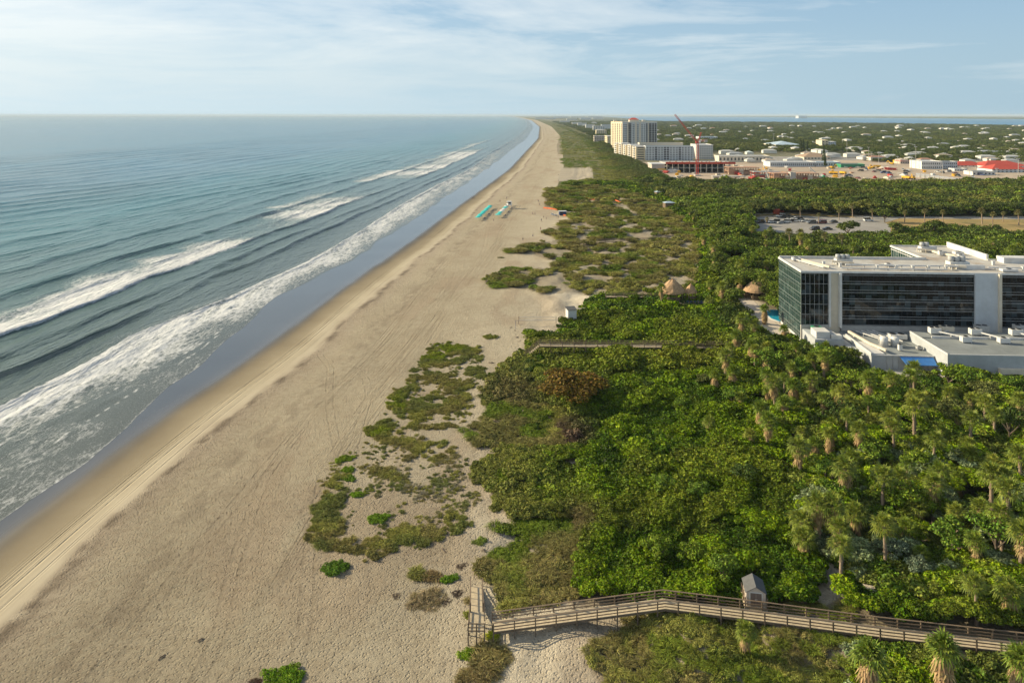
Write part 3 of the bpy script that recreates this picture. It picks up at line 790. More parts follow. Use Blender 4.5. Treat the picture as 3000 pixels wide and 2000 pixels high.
def jitter(x0, x1, y0, y1, sp):
    nx = int((x1-x0)/sp)+1; ny = int((y1-y0)/sp)+1
    X = x0+(np.arange(nx)[None, :]+rng.rand(ny, nx))*sp; Y = y0+(np.arange(ny)[:, None]+rng.rand(ny, nx))*sp
    return X.ravel(), Y.ravel()
GA = np.array([.036, .080, .002]); GB = np.array([.165, .240, .004]); OL = np.array([.25, .245, .055]); BR = np.array([.215, .175, .070])
DK = np.array([.070, .095, .020]); PG = np.array([.125, .145, .050]); SG = np.array([.20, .25, .12]); RU = np.array([.16, .09, .012])
def lerp(a, b, t): return a*(1-t)[:, None]+b*t[:, None] if a.ndim > 1 or b.ndim > 1 else a[None]*(1-t)[:, None]+b[None]*t[:, None]
def pick(kind, n): return np.array(PIDX[kind])[rng.randint(0, len(PIDX[kind]), n)]
def patch(px, py, cx, cy, rx, ry): return np.exp(-(((px-cx)/rx)**2+((py-cy)/ry)**2)**1.5)

acc = {'scrub': [], 'dune_grass': [], 'forest_undergrowth': [], 'beach_plants': []}
BANDS = [(58, 84, .85), (84, 112, .95), (112, 150, 1.2), (150, 205, 1.6), (205, 290, 2.1), (290, 420, 2.9), (420, 640, 4.2)]
for (y0, y1, sp) in BANDS:
    X, Y = jitter(-70, y1*.95+25, y0, y1, sp)
    k = (X > Dx(Y)+50) & (X < Y*.80+22); X = X[k]; Y = Y[k]
    zn, z, px, py = zone(X, Y); n = len(X)
    kk = sp/.95
    big = fbm(X/13., Y/13., 101, 3); med = fbm(X/4.5, Y/4.5, 103, 3); sml = noise(X/1.6, Y/1.6, 107)
    # ---- sea grape thicket
    m = np.where((zn == 3))[0]
    if len(m):
        b, q, s1 = big[m], med[m], sml[m]; x, y = px[m], py[m]
        t = lerp(GA, GB, sst(.36, .70, q)*.75+.25*s1);  # darker tint on low clumps puts gap shade into the leaf colour
        t = lerp(t, np.array([.14, .155, .016]), sst(.52, .66, b)*.55)
        edge = np.clip(1-(x-(1100+(1500-py[m])*.0))/260., 0, 1)*(y > 780)          # drier towards the sand
        brown = np.clip(patch(x, y, 1215, 975, 130, 42)+patch(x, y, 1300, 1010, 60, 22)+patch(x, y, 1180, 900, 70, 40)*.6+patch(x, y, 1330, 1205, 45, 60)*.7, 0, 1)
        t = lerp(t, OL, np.clip(edge*1.1*sst(.3, .6, s1+.2), 0, .75)); t = lerp(t, np.array([.13, .085, .055]), brown)
        t = lerp(t, np.array([.20, .17, .03]), patch(x, y, 1580, 830, 140, 30)*.5)
        hgt = .45+1.35*sst(.28, .72, q)+1.0*sst(.4, .75, b)+.3*(s1-.5)+.8*np.clip((x-1250)/500, 0, 1)
        hgt = hgt*(1-.55*np.clip(edge+brown, 0, 1))
        idx = np.where(rng.rand(len(m)) < .80-.6*np.clip(edge+brown, 0, 1), pick('shrub', len(m)), pick('fine', len(m)))
        idx = np.where(rng.rand(len(m)) < brown*.8, pick('brush', len(m)), idx)
        sc = kk*(1.0+.55*rng.rand(len(m)))*(1-.25*edge)
        P = np.stack([X[m], Y[m], z[m]+np.maximum(hgt-sc*.55, 0)], 1)
        acc['scrub'].append((P, np.stack([sc, sc, sc*(.7+.3*rng.rand(len(m)))], 1), t, idx))
    # ---- dune grass and low brush
    m = np.where((zn == 2))[0]
    if len(m):
        b, q, s1 = big[m], med[m], sml[m]; x, y = px[m], py[m]
        bare = ((fbm(X[m]/5., Y[m]/9., 113, 3) > .535) & (y < 700) & (y > 425)) | (noise(X[m]/1.7, Y[m]/1.7, 115) > .82)
        m = m[~bare]; b, q, s1, x, y = big[m], med[m], sml[m], px[m], py[m]
        t = lerp(OL, np.array([.13, .18, .018]), sst(.42, .62, b)); t = lerp(t, BR, sst(.45, .62, q)*.7)
        t = lerp(t, np.array([.13, .19, .018]), (y < 425).astype(float)*sst(.35, .5, b)*.8)
        t = lerp(t, np.array([.15, .20, .02]), ((y > 1400) & (x > 1500)).astype(float)*sst(.4, .6, s1)*.8)
        gr = (sml[m]+q)*.5
        idx = np.where(gr > .50, pick('grass', len(m)), np.where(rng.rand(len(m)) < .6, pick('fine', len(m)), pick('brush', len(m))))
        sc = kk*(.55+.7*rng.rand(len(m)))
        P = np.stack([X[m], Y[m], z[m]-.05+.35*q*kk], 1)
        acc['dune_grass'].append((P, np.stack([sc, sc, sc*.8], 1), t, idx))
    # ---- forest floor and undergrowth
    m = np.where((zn == 4))[0]
    if len(m):
        b, q, s1 = big[m], med[m], sml[m]; x, y = px[m], py[m]
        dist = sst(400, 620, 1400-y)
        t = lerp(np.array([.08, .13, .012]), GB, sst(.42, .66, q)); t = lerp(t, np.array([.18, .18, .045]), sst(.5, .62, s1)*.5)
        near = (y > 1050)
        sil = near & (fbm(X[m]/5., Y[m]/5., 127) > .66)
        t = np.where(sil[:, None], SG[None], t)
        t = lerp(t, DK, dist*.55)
        r0 = rng.rand(len(m))
        idx = np.where(r0 < .55, pick('shrub', len(m)), np.where(r0 < .8, pick('fine', len(m)), pick('palmetto', len(m))))
        far = Y[m] > 205
        idx = np.where(far & (r0 < .6), pick('crown', len(m)), idx)
        hgt = .4+2.3*sst(.28, .72, q)+1.8*sst(.45, .7, b)
        hgt = np.where(far, hgt+2.6*sst(.35, .6, q), hgt)
        hgt = hgt*np.where((y > 1392), .55, 1)
        bnd = np.interp(x, [1715, 1722, 2050, 2240, 2352, 9000], [0, 552, 540, 535, 545, 560])
        hmax = H-(bnd-264.5)*Y[m]/1568-z[m]-4.5
        hgt = np.where(far & (Y[m] > 240) & (y > bnd-4), np.where(hmax < 0, -30, np.minimum(hgt, hmax)), hgt)
        gap = (~far) & (fbm(X[m]/4., Y[m]/4., 131) < .33)
        sc = kk*(1.0+.7*rng.rand(len(m)))*np.where(gap, .45, 1); hgt = np.where(gap, .2, hgt)
        sc = np.where(far & (r0 < .6), sc*1.25, sc)
        P = np.stack([X[m], Y[m], z[m]+np.maximum(hgt-sc*.5, 0)], 1)
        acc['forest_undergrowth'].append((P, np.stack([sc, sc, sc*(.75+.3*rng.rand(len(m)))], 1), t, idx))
# ---- foredune plants, small tufts between bare sand
X, Y = jitter(-40, 15, 72, 205, .42)
zn, z, px, py = zone(X, Y)
m = np.where(zn == 1)[0]
d = fbm(X[m]/3.2, Y[m]/3.2, 141, 4); edge = np.zeros(len(m))
x, y = px[m]+(fbm(X[m]/2.0, Y[m]/2.0, 151, 3)-.5)*70, py[m]+(fbm(X[m]/2.0, Y[m]/2.0, 157, 3)-.5)*45
strip = np.clip(sum(patch(x, y, *e) for e in [(740, 1215, 45, 60), (765, 1150, 28, 40), (770, 1110, 22, 22), (850, 1265, 70, 24), (950, 1235, 80, 20), (1045, 1200, 30, 12), (1030, 800, 55, 16), (1000, 830, 60, 13),
    (960, 865, 30, 8), (930, 890, 30, 8), (918, 930, 24, 30), (940, 958, 26, 12), (870, 985, 34, 16), (885, 1005, 30, 14), (1085, 815, 30, 12), (1085, 855, 30, 8), (1030, 880, 40, 16), (1010, 930, 60, 22), (1060, 905, 30, 20),
    (1010, 980, 60, 10), (1000, 1040, 55, 24), (950, 1025, 25, 15), (890, 1085, 35, 15)]), 0, 1)
grn = np.clip(sum(patch(x, y, *e) for e in [(1030, 795, 45, 10), (918, 925, 16, 22), (868, 990, 24, 12), (975, 820, 30, 8), (1015, 812, 30, 9), (850, 1130, 20, 8)]), 0, 1)
lo = patch(x, y, 985, 1120, 130, 75)
hf = noise(X[m]/.9, Y[m]/.9, 145)
keep = (rng.rand(len(m)) < np.clip(strip*.95*sst(.36, .50, d*.75+hf*.25)+lo*.55*sst(.40, .52, d)+.16*sst(.47, .60, d), 0, .9))
m = m[keep]; strip, grn, lo, d, x, y = [a[keep] for a in (strip, grn, lo, d, x, y)]
nn = noise(X[m]/2.5, Y[m]/2.5, 143)
t = lerp(OL, BR, sst(.35, .65, nn)*.6); t = lerp(t, np.array([.26, .235, .17]), lo*sst(.3, .7, rng.rand(len(m)))*(1-strip)); t = lerp(t, np.array([.20, .25, .012]), grn)
t = lerp(t, np.array([.13, .16, .04]), sst(.5, .7, noise(X[m]/4., Y[m]/4., 149))*(1-grn)*.7)
idx = np.where(grn > .4, pick('fine', len(m)), np.where(rng.rand(len(m)) < .55, pick('grass', len(m)), np.where(rng.rand(len(m)) < .6, pick('brush', len(m)), pick('fine', len(m)))))
sc = np.where(strip > .3, .35+.55*rng.rand(len(m))**1.5, .18+.3*rng.rand(len(m)))
acc['beach_plants'].append((np.stack([X[m], Y[m], z[m]-.03], 1), np.stack([sc, sc, sc*1.15], 1), t, idx))
# a few patches of seaweed-dark litter and small tufts in the dune paths
LAB = {'scrub': ('dense glossy green sea grape thicket covering the dune behind the beach', 'thicket'),
       'dune_grass': ('olive and brown dune grass and low brush between sand and thicket', 'dune grass'),
       'forest_undergrowth': ('mixed green undergrowth and canopy below the palms and trees on the right', 'undergrowth'),
       'beach_plants': ('sparse tufts and creepers on the pale foredune in front of the thicket', 'beach plants')}
NAMES = {'scrub': 'thicket', 'dune_grass': 'dune_grass', 'forest_undergrowth': 'undergrowth', 'beach_plants': 'beach_plants'}
def YB(x): return np.interp(x, [-6, -3, 7.8, 18.6, 30.4, 42, 57, 67, 90], [81, 81.6, 82.3, 83.2, 81, 78.7, 76.2, 74.9, 72])
for k, L in acc.items():
    P, Sx, T, I = [np.concatenate([l[j] for l in L]) for j in range(4)]
    gap = YB(P[:, 0])-P[:, 1]-Sx[:, 0]*.6                    # keep the boardwalk clear and in sight
    cap = np.where(gap > 0, 5.0+.70*gap, 4.7); near = (P[:, 0] > -3) & (P[:, 1] < YB(P[:, 0])+1.3+Sx[:, 0]*.7)
    ex = np.where(near, np.maximum(P[:, 2]+Sx[:, 2]*.75-cap, 0), 0); P[:, 2] -= ex; ok = ex < Sx[:, 2]*.9
    P, Sx, T, I = P[ok], Sx[ok], T[ok], I[ok]
    T = T*(.7+.6*rng.rand(len(T), 1))*{'scrub': .92, 'forest_undergrowth': .98}.get(k, 1.0)
    scatter(NAMES[k], P, Sx, rng.rand(len(P))*6.283, T, I, *LAB[k])
    print(k, len(P))

# ---- the wooded town far behind: crowns only, countless
def far_wood():
    Ps = []
    for (y0, y1, sp) in [(600, 900, 9), (900, 1500, 13), (1500, 2600, 20), (2600, 4200, 34), (4200, 6400, 55)]:
        X, Y = jitter(100, y1*.85+100, y0, y1, sp)
        v = X-Dx(Y); px, py = proj(X, Y, 3.6)
        k = (v > np.interp(Y, [600, 900, 1300, 6000], [175, 150, 150, 170])) & (X < Y*.85+100)
        k &= ~((Y < 880) & (px < 2800) & (px > 1400) & (py > 372))
        k &= ~((px > 1350) & (px < 2352) & (Y > 640) & (Y < 1110) & (py > 345) & (px < 1990))
        k &= ~((Y > 3600) & (X > np.interp(Y, [3700, 4600, 5300, 5755, 6400], [2850, 2760, 2500, 2158, 1400])))
        k &= noise(X/60., Y/90., 201) > .14
        k &= ~((X > 180) & (X < 270) & (Y > 1120) & (Y < 1290))
        n = k.sum(); s = sp*(.55+.5*rng.rand(n))*.62
        zz = 3.6+np.where(sp < 15, 1.5, 0)*rng.rand(n)
        t = lerp(DK, np.array([.12, .135, .035]), sst(.4, .65, fbm(X[k]/50., Y[k]/80., 203)))
        hz = np.minimum(s, 5.5+3*rng.rand(n))
        Ps.append((np.stack([X[k], Y[k], zz], 1), np.stack([s, s, hz*1.15], 1), t*(.7+.6*rng.rand(n, 1)), pick('crown', n)))
    P, Sx, T, I = [np.concatenate([l[j] for l in Ps]) for j in range(4)]
    scatter('woodland', P, Sx, rng.rand(len(P))*6.283, T, I, 'dark green tree cover between the houses of the town, out to the lagoon', 'woodland')
    print('woodland', len(P))
far_wood()
def forest_band():
    X, Y = jitter(110, 520, 412, 590, 6.0)
    zn, z, px, py = zone(X, Y)
    k = (py < 506) & (px > 1440) & (px < 2700) & (Y > 405+0*X) & (Y < np.interp(px, [1440, 1700, 2352], [600, 575, 575]))&(X<Y*.8+30)
    k &= ~((px < 1722) & (py > 470))
    tx, ty = proj(X, Y, 3.6+2+3.5*fbm(X/18., Y/18., 207)+4.0); k &= ~inpoly(tx, ty, SITE) | (ty > 404)
    n = k.sum(); s = 4.0*(.8+.7*rng.rand(n))
    t = lerp(DK, np.array([.16, .165, .035]), sst(.4, .62, fbm(X[k]/14., Y[k]/14., 205)))
    h = 2.0+3.5*fbm(X[k]/18., Y[k]/18., 207)
    scatter('wood', np.stack([X[k], Y[k], 3.6+h], 1), np.stack([s, s, s*1.05], 1), rng.rand(n)*6.28, t*(.75+.5*rng.rand(n, 1)), pick('crown', n),
            'dark evergreen wood between the car park and the building site', 'wood')
    print('band', n)
forest_band()

def dune_belt():
    Ps = []
    for (y0, y1, sp) in [(560, 760, 4.5), (760, 1050, 6), (1050, 1600, 9), (1600, 2800, 16), (2800, 6500, 34)]:
        X, Y = jitter(20, 420, y0, y1, sp); v = X-Dx(Y); z = ground_z(X, Y); px, py = proj(X, Y, z)
        k = (v > 64) & (v < np.interp(Y, [560, 900, 1200, 2500], [172, 160, 150, 130])) & inpoly(px, py, VEG)
        k &= ~((py > 357) & (py < 361) & (px < 1345)) & (noise(X/9., Y/16., 221) > .12)
        n = k.sum(); s = sp*(.5+.4*rng.rand(n)); inland = sst(110, 150, v[k])
        t = lerp(np.array([.15, .20, .022]), OL, sst(.4, .62, fbm(X[k]/25., Y[k]/60., 223))); t = lerp(t, np.array([.07, .09, .03]), inland*.8)
        Ps.append((np.stack([X[k], Y[k], z[k]-.3+inland*1.5], 1), np.stack([s, s, 1.1+inland*3+0*s], 1), t*(.8+.4*rng.rand(n, 1)), np.where(inland > .5, pick('crown', n), pick('fine', n))))
    P, Sx, T, I = [np.concatenate([l[j] for l in Ps]) for j in range(4)]
    scatter('dune_scrub', P, Sx, rng.rand(len(P))*6.283, T, I, 'long green belt of dune scrub running beside the far beach to the horizon', 'dune scrub')
dune_belt()
# ------------------------------------------------------------------ palms, trees and single shrubs
def trunk_mesh(name, h, r0, r1, seed, mat, lean=.3, boots=True):
    r = np.random.RandomState(seed); a = r.rand()*6.28; mb = MB(); pts = []; rd = []
    for i in range(7):
        t = i/6; pts.append((math.cos(a)*lean*t*t, math.sin(a)*lean*t*t, h*t)); rd.append(r0*(1-t)+r1*t+(.05 if i == 0 else 0)+(.02*(i % 2)))
    mb.tube(pts, rd, 8)
    if boots:
        for k in range(14):
            z = h*(.35+.6*r.rand()); t = z/h; b = r.rand()*6.28
            c = Vector((math.cos(a)*lean*t*t, math.sin(a)*lean*t*t, z)); d = Vector((math.cos(b), math.sin(b), .8))
            mb.bar(c+d*r1*.7, c+d*(r1+.16), .12, .05)
    return mb.mesh(name, mat, True), Vector(pts[-1])
palm_protos = []
for s, (h, skirt) in enumerate([(3.2, True), (5.2, True), (5.6, False)]):
    root = empty('cabbage_palm', (0, -50, 0), 0, 'cabbage palm', 'palm tree')
    tm, top = trunk_mesh('palm_trunk', h, .24, .17, 300+s, M['trunk'], .25)
    link('trunk', tm, root)
    c = link('crown', leafmesh('palm_crown', palm_crown(310+s, 44, (.55, 1.15), (.75, 1.05), (-.55, 1.35)), M['palmO']), root); c.location = top
    if skirt:
        d = link('dead_fronds', leafmesh('palm_skirt', palm_skirt(320+s, 34, 1.9), M['deadfrond']), root); d.location = top+Vector((0, 0, -.25))
    palm_protos.append(Spawner(root))
# thick old palm wrapped in a dead skirt nearly to the ground
root = empty('cabbage_palm', (0, -50, 0), 0, 'cabbage palm', 'palm tree')
tm, top = trunk_mesh('palm_trunk', 3.6, .3, .2, 330, M['trunk'], .2); link('trunk', tm, root)
c = link('crown', leafmesh('palm_crown', palm_crown(331, 46, (.35, .85), (.75, 1.0), (-.3, 1.4)), M['palmO']), root); c.location = top
d = link('dead_fronds', leafmesh('palm_skirt', palm_skirt(332, 110, 3.0), M['deadfrond']), root); d.location = top+Vector((0, 0, -.1))
palm_protos.append(Spawner(root))
PH = [3.2, 5.2, 5.6, 3.6]
used_palm = []
def palm_at(px, py, kind, label, sc=1.0, col=(.14, .155, .045), group='cabbage palms in the wood'):
    """crown centre seen at photograph pixel (px, py)"""
    sc *= 1.38 if group == 'cabbage palms in the wood' else 1.15
    h = PH[kind]*sc; X, Y = U(px, py, 3.6+h); z = float(ground_z(X, Y)); X, Y = U(px, py, z+h)
    o = palm_protos[kind].put((X, Y, z-.1), random.random()*6.28, sc, label, tuple(col)+(1,))
    o['group'] = group; used_palm.append((X, Y)); return o

def tree_proto(name, seed, h, rad, nl, per, leaf, label):
    r = np.random.RandomState(seed); root = empty(name, (0, -60, 0), 0, label, 'tree'); L = []
    mb = MB(); mb.tube([(0, 0, 0), (.05*rad, 0, h*.3), (.02, .04*rad, h*.55)], [.09*rad*.6, .07*rad*.6, .05*rad*.6], 8)
    for i in range(nl):
        a = i*2.4+r.rand(); d = rad*(.25+.6*r.rand()); z = h*(.5+.38*r.rand()*(1-.4*d/rad)); lr = rad*r.uniform(.24, .42)
        L.append((d*math.cos(a), d*math.sin(a), z, lr))
        if i % 2 == 0: mb.tube([(0, 0, h*.25), (d*.45*math.cos(a), d*.45*math.sin(a), h*.42), (d*math.cos(a), d*math.sin(a), z)], [.035*rad, .025*rad, .01*rad], 6)
    L.append((0, 0, h*.72, rad*.5))
    mb.build('trunk', M['bark'], root)
    link('crown', leafmesh('tree_crown', lobes_cloud(L, per, leaf, seed, .5, .5), M['leafO']), root)
    return Spawner(root)
T_round = tree_proto('broadleaf_tree', 401, 5.2, 2.7, 13, 190, .26, 'tree')
T_open = tree_proto('broadleaf_tree', 402, 6.0, 3.0, 9, 170, .28, 'tree')
T_big = tree_proto('broadleaf_tree', 403, 6.0, 4.2, 18, 300, .30, 'tree')
T_far = tree_proto('broadleaf_tree', 404, 7.5, 4.6, 12, 110, .62, 'tree')
def tree_at(sp, px, py, h, sc, col, label, group='trees of the coastal wood'):
    s_ = sc[2] if hasattr(sc, '__len__') else sc
    X, Y = U(px, py, 3.6+h*s_*.75); z = float(ground_z(X, Y)); X, Y = U(px, py, z+h*s_*.75)
    o = sp.put((X, Y, z-.15), random.random()*6.28, sc, label, tuple(c_*1.1 for c_ in col)+(1,))
    if group: o['group'] = group
    return o
# the big copper-brown sea grape above the thicket
tree_at(T_big, 1672, 1118, 5.6, (1.9, 1.8, 1.15), (.13, .085, .012), 'large rounded bush-like tree with copper brown leaves standing above the green thicket', None)
# named palms along the near edge
pl = [(2555, 1925, 3, 1.0, 'old palm with thick tan dead skirt just below the boardwalk, left of its twin'),
 (2772, 1908, 3, 1.0, 'palm with long hanging dead fronds below the boardwalk, its green tuft touching the lower rail'),
 (2985, 1930, 3, 1.0, 'half-cut palm at the right edge of the picture below the boardwalk'),
 (2180, 1845, 0, .62, 'small stemless-looking fan palm under the boardwalk below the shed'),
 (2861, 1712, 2, .62, 'slim young palm with bare pale trunk behind the boardwalk on the right'),
 (2965, 1735, 0, .85, 'palm with orange-brown trunk behind the boardwalk near the right edge'),
 (2463, 1600, 2, .7, 'palm with stout pinkish trunk rising from the sandy clearing'),
 (2842, 1226, 2, .85, 'round-headed palm with clear grey trunk standing in a dark gap below the podium'),
 (2912, 1212, 2, .8, 'palm beside the round-headed one, its grey trunk in shade'),
 (2345, 1310, 1, .9, 'leaning brown palm half dead at the left edge of the palm wood'),
 (2232, 1200, 3, 1.0, 'palm heavy with tan dead fronds at the corner of the thicket'),
 (2300, 1180, 3, .95, 'palm with dead skirt beside the tan palm at the thicket corner'),
 (2270, 1120, 1, .9, 'palm with drooping tan fronds just below the hotel corner'),
 (2380, 1110, 1, .9, 'palm crowned with mixed green and tan fronds in front of the podium corner'),
 (2160, 985, 3, 1.0, 'palm with brown skirt at the inland end of the middle boardwalk'),
 (2205, 1010, 3, .95, 'stout brown-skirted palm right of the middle boardwalk end'),
 (2125, 1040, 1, .9, 'palm with tan fronds below the middle boardwalk end'),
 (2238, 905, 3, .9, 'palm with tan dead fronds beside the hotel pool'),
 (2080, 880, 0, .8, 'small palm right of the tiki bar deck'),
 (2210, 950, 1, .8, 'palm left of the pool deck stones'),
 (2080, 1235, 0, .6, 'low palm lost in the middle of the thicket'),
 (2478, 1370, 1, .95, 'palm with brown stem, second row of the palm wood'),
 (2585, 1395, 2, .85, 'palm with short brown trunk in the centre of the palm wood'),
 (2735, 1415, 1, .85, 'spiky green palm with shaded trunk right of the wood centre'),
 (2620, 1250, 2, .8, 'palm in front of the dark hollow below the blue awning'),
 (2521, 1260, 1, .85, 'palm with thin brown trunk left of the dark hollow'),
 (2735, 1285, 2, .8, 'young palm with slim pale trunk at the foot of the round-headed palm'),
 (2840, 1325, 0, .9, 'bushy palm with red-brown stump beside it'),
 (2400, 1475, 1, .9, 'palm with stiff upright fronds on the thicket side of the wood'),
 (2443, 1478, 1, .9, 'palm with pale shaft, right of the stiff-fronded palm'),
 (2343, 1525, 0, .9, 'palm with brown shaft hidden in green on the left margin of the wood'),
 (2350, 1575, 0, .8, 'low palm with orange-brown shaft at the margin above the sandy clearing'),
 (2505, 1500, 0, .9, 'palm above the bare brown litter patch'),
 (2905, 1385, 2, .95, 'tall palm in the cluster of four pale trunks on the right'),
 (2935, 1400, 2, .9, 'second tall palm of the cluster of pale trunks on the right'),
 (2950, 1435, 2, .95, 'palm with the longest bare trunk at the foot of the tall cluster'),
 (2985, 1170, 1, .85, 'palm with tan fronds at the right edge below the podium wall'),
 (2990, 1330, 2, .9, 'palm at the right edge halfway up the wood'),
 (2990, 1560, 1, .9, 'palm with red-brown stem at the right edge, lower wood'),
 (2680, 1480, 0, .8, 'grey-green palm among silvery palmetto')]
for x, y, k, s, lab in pl:
    c = (.165, .20, .03) if k != 3 else (.15, .20, .028)
    palm_at(x, y, k, lab, s, c)
# the rest of the palm wood, placed on the ground where the wood is
def fill_palms(n, test, kinds, labs, group, scl=(.7, 1.0), dmin=3.0, xr=(20, 160), yr=(75, 330)):
    put = 0; tries = 0
    while put < n and tries < 20000:
        tries += 1
        X = random.uniform(*xr); Y = random.uniform(*yr)
        Xa = np.array([X]); Ya = np.array([Y]); zn, z, px, py = zone(Xa, Ya)
        lab = test(int(zn[0]), px[0]*1.27551, py[0]*1.27551, X, Y)
        if not lab: continue
        if any((X-a)**2+(Y-b)**2 < dmin*dmin for a, b in used_palm): continue
        k = random.choice(kinds); s = random.uniform(*scl)*random.uniform(.95, 1.45)
        v = random.random()
        col = (.13+.10*v, .185+.06*v, .02+.02*v, 1)
        o = palm_protos[k].put((X, Y, float(z[0])-.1), random.random()*6.28, s, lab, col)
        o['group'] = group; used_palm.append((X, Y)); put += 1
def t_near(zn, px, py, X, Y):
    if zn != 4 or px > 3100 or px < 2150: return None
    if py > 1930 or 1700 < py < 1900: return None
    if Y > 150: return None
    side = 'left side' if px < 2450 else ('middle' if px < 2750 else 'right side')
    row = 'upper' if py < 1300 else ('central' if py < 1520 else 'lower')
    return 'palm among trees below the hotel, %s rows, %s of the wood' % (row, side)
fill_palms(62, t_near, [0, 1, 1, 2, 3], None, 'palms filling the wood below the hotel', (.65, .95), 3.2, (25, 95), (85, 150))
def t_tan(zn, px, py, X, Y):
    if zn not in (3, 4) or px < 2090 or px > 2440 or py < 960 or py > 1330: return None
    return 'palm wrapped in tan dead fronds, one of the brown-skirted group between thicket and podium'
fill_palms(20, t_tan, [3, 3, 1], None, 'brown-skirted palms between thicket and podium', (.8, 1.05), 3.0, (30, 95), (95, 185))
def t_mid(zn, px, py, X, Y):
    if zn not in (3, 4) or Y < 190: return None
    if px > 2300 or px < 1900 or py > 900 or py < 540: return None
    if zn == 3 and random.random() < .6: return None
    return 'fan palm rising from the dark wood %s the tiki huts' % ('well behind' if py < 720 else ('just behind' if py < 850 else 'right of'))
fill_palms(60, t_mid, [0, 1, 3], None, 'palms in the wood behind the tiki huts', (.8, 1.15), 3.5, (40, 160), (190, 420))
def t_hot(zn, px, py, X, Y):
    if zn != 4 or px < 2300 or px > 3150 or py > 800 or py < 735: return None
    return 'fan palm in the wood between the %s half of the hotel and the car park' % ('left' if px < 2600 else 'right')
fill_palms(26, t_hot, [0, 1, 2], None, 'palms behind the hotel', (.9, 1.25), 5, (90, 260), (260, 340))
# palms and trees round the car park and the dry field
def Q(x, y): return 2100+x/2.613, 580+y/2.613
for x, y, s, lab in [(1040, 62, 1.1, 'tallest roadside palm behind the car park entrance'), (935, 100, .8, 'small palm left of the tallest roadside palm'),
  (1192, 98, .9, 'palm on the right of the tallest roadside palm'), (780, 130, .8, 'short palm on the verge behind the parked cars'),
  (1438, 110, .9, 'palm at the left start of the road along the field'), (1590, 103, 1., 'palm on the road verge above the twin-poled tree'),
  (1730, 108, .9, 'palm right of the verge palm above the twin-poled tree'), (2030, 98, 1.15, 'bushy palm by the road, left of the lone field palms'),
  (2110, 125, 1., 'lone palm standing in the dry field, nearest the road'), (2190, 118, .75, 'small lone palm across the road from the field'),
  (2312, 112, 1.1, 'lone palm at the right edge of the dry field'), (382, 160, .7, 'brown palm between parked cars at the left of the car park'),
  (640, 80, .9, 'palm standing over the row of parked cars'), (262, 130, .9, 'dark palm beside the white flat-roofed building'),
  (560, 262, 1.2, 'left of two bushy palms hiding the near side of the car park'), (640, 268, 1.2, 'right of two bushy palms hiding the near side of the car park'),
  (830, 290, 1., 'palm in front of the car park, right of the bushy pair'), (960, 300, 1., 'palm below the round tree in front of the car park')]:
    palm_at(*Q(x, y), 2 if s >= .75 else 0, lab, s, (.17, .16, .06), 'palms round the car park and field')
for x, y, s, lab in [(1285, 125, 1.15, 'big dark tree at the corner of the car park and the field'), (1000, 228, 1.2, 'round dense tree on the near edge of the car park'),
  (1390, 238, 1.1, 'round tree at the near corner of the dry field'), (1640, 225, 1.25, 'spreading tree in the field beside two bare poles'), (1760, 262, .8, 'low dark tree right of the spreading field tree')]:
    X, Y = U(*Q(x, y), 3.6+4*s); tree = T_far.put((X, Y, 3.4), random.random()*6, s, lab, (.10, .13, .025, 1)); tree['group'] = 'trees round the car park and field'
# broadleaf trees of the near wood and around the podium
tl = [(2300, 1010, T_round, 'yellow-green tree against the foot of the hotel corner'), (2250, 1045, T_open, 'open green tree left of the podium'), (2345, 1060, T_round, 'leafy tree just below the white plant room'),
 (2420, 1030, T_open, 'tree whose top reaches the podium roof edge'), (2470, 1090, T_round, 'bright green tree below the cream parapet'), (2520, 1110, T_open, 'bright green tree left of the panel fence'),
 (2400, 1150, T_round, 'dark green tree below the pair at the cream parapet'), (2780, 1075, T_round, 'bright round tree in front of the blue awning'), (2840, 1100, T_open, 'pale green tree hiding the end of the awning wall'),
 (2720, 1120, T_open, 'sprawling tree below the blue awning'), (2900, 1140, T_big, 'broad olive tree below the podium wall'), (2640, 1140, T_round, 'tree below the panel fence'),
 (2970, 1110, T_round, 'tree at the right edge against the podium wall'), (2580, 1170, T_round, 'green tree in the second row below the panel fence'), (2460, 1200, T_open, 'tree with lit leaves over dark gaps'),
 (2790, 1190, T_big, 'wide olive crown in the middle below the podium'), (2960, 1220, T_open, 'tree with dark hollow crown near the right edge'), (2560, 1300, T_round, 'small tree beside the palm trunks in the middle'),
 (2690, 1330, T_round, 'small bright tree in the middle of the wood'), (2420, 1370, T_open, 'tree on the left margin of the palm wood'), (2640, 1440, T_open, 'bright light-catching tree in the lower middle'),
 (2740, 1450, T_round, 'tree with yellow-green leaves right of the lower middle'), (2850, 1480, T_round, 'tree with dark interior left of the tall palm cluster'), (2790, 1540, T_round, 'leafy tree in the lower right of the wood'),
 (2920, 1540, T_open, 'tree below the tall palm cluster'), (2450, 1420, T_round, 'dense tree where thicket and palm wood meet'), (2050, 1420, T_round, 'rounded sea grape bush rising over the thicket centre'),
 (2120, 1480, T_round, 'rounded sea grape bush lower in the thicket'), (1950, 1400, T_round, 'rounded sea grape bush left in the thicket centre'), (2180, 1380, T_open, 'taller bush casting a dark hollow in the thicket'),
 (1930, 1580, T_round, 'big bright sea grape mound behind the boardwalk bend'), (2030, 1600, T_round, 'bright sea grape mound left of the shed'), (2120, 1640, T_round, 'sea grape mound behind the shed'),
 (2000, 1170, T_round, 'green bush in the upper thicket'), (2060, 1100, T_round, 'olive bush below the middle boardwalk'), (2150, 1150, T_open, 'feathery light green bush in the upper thicket'),
 (1900, 1120, T_round, 'dark bush right of the copper tree'), (2690, 1640, T_round, 'silver-leaved bush on the right behind the boardwalk'), (2620, 1590, T_round, 'olive bush above the silver-leaved bush')]
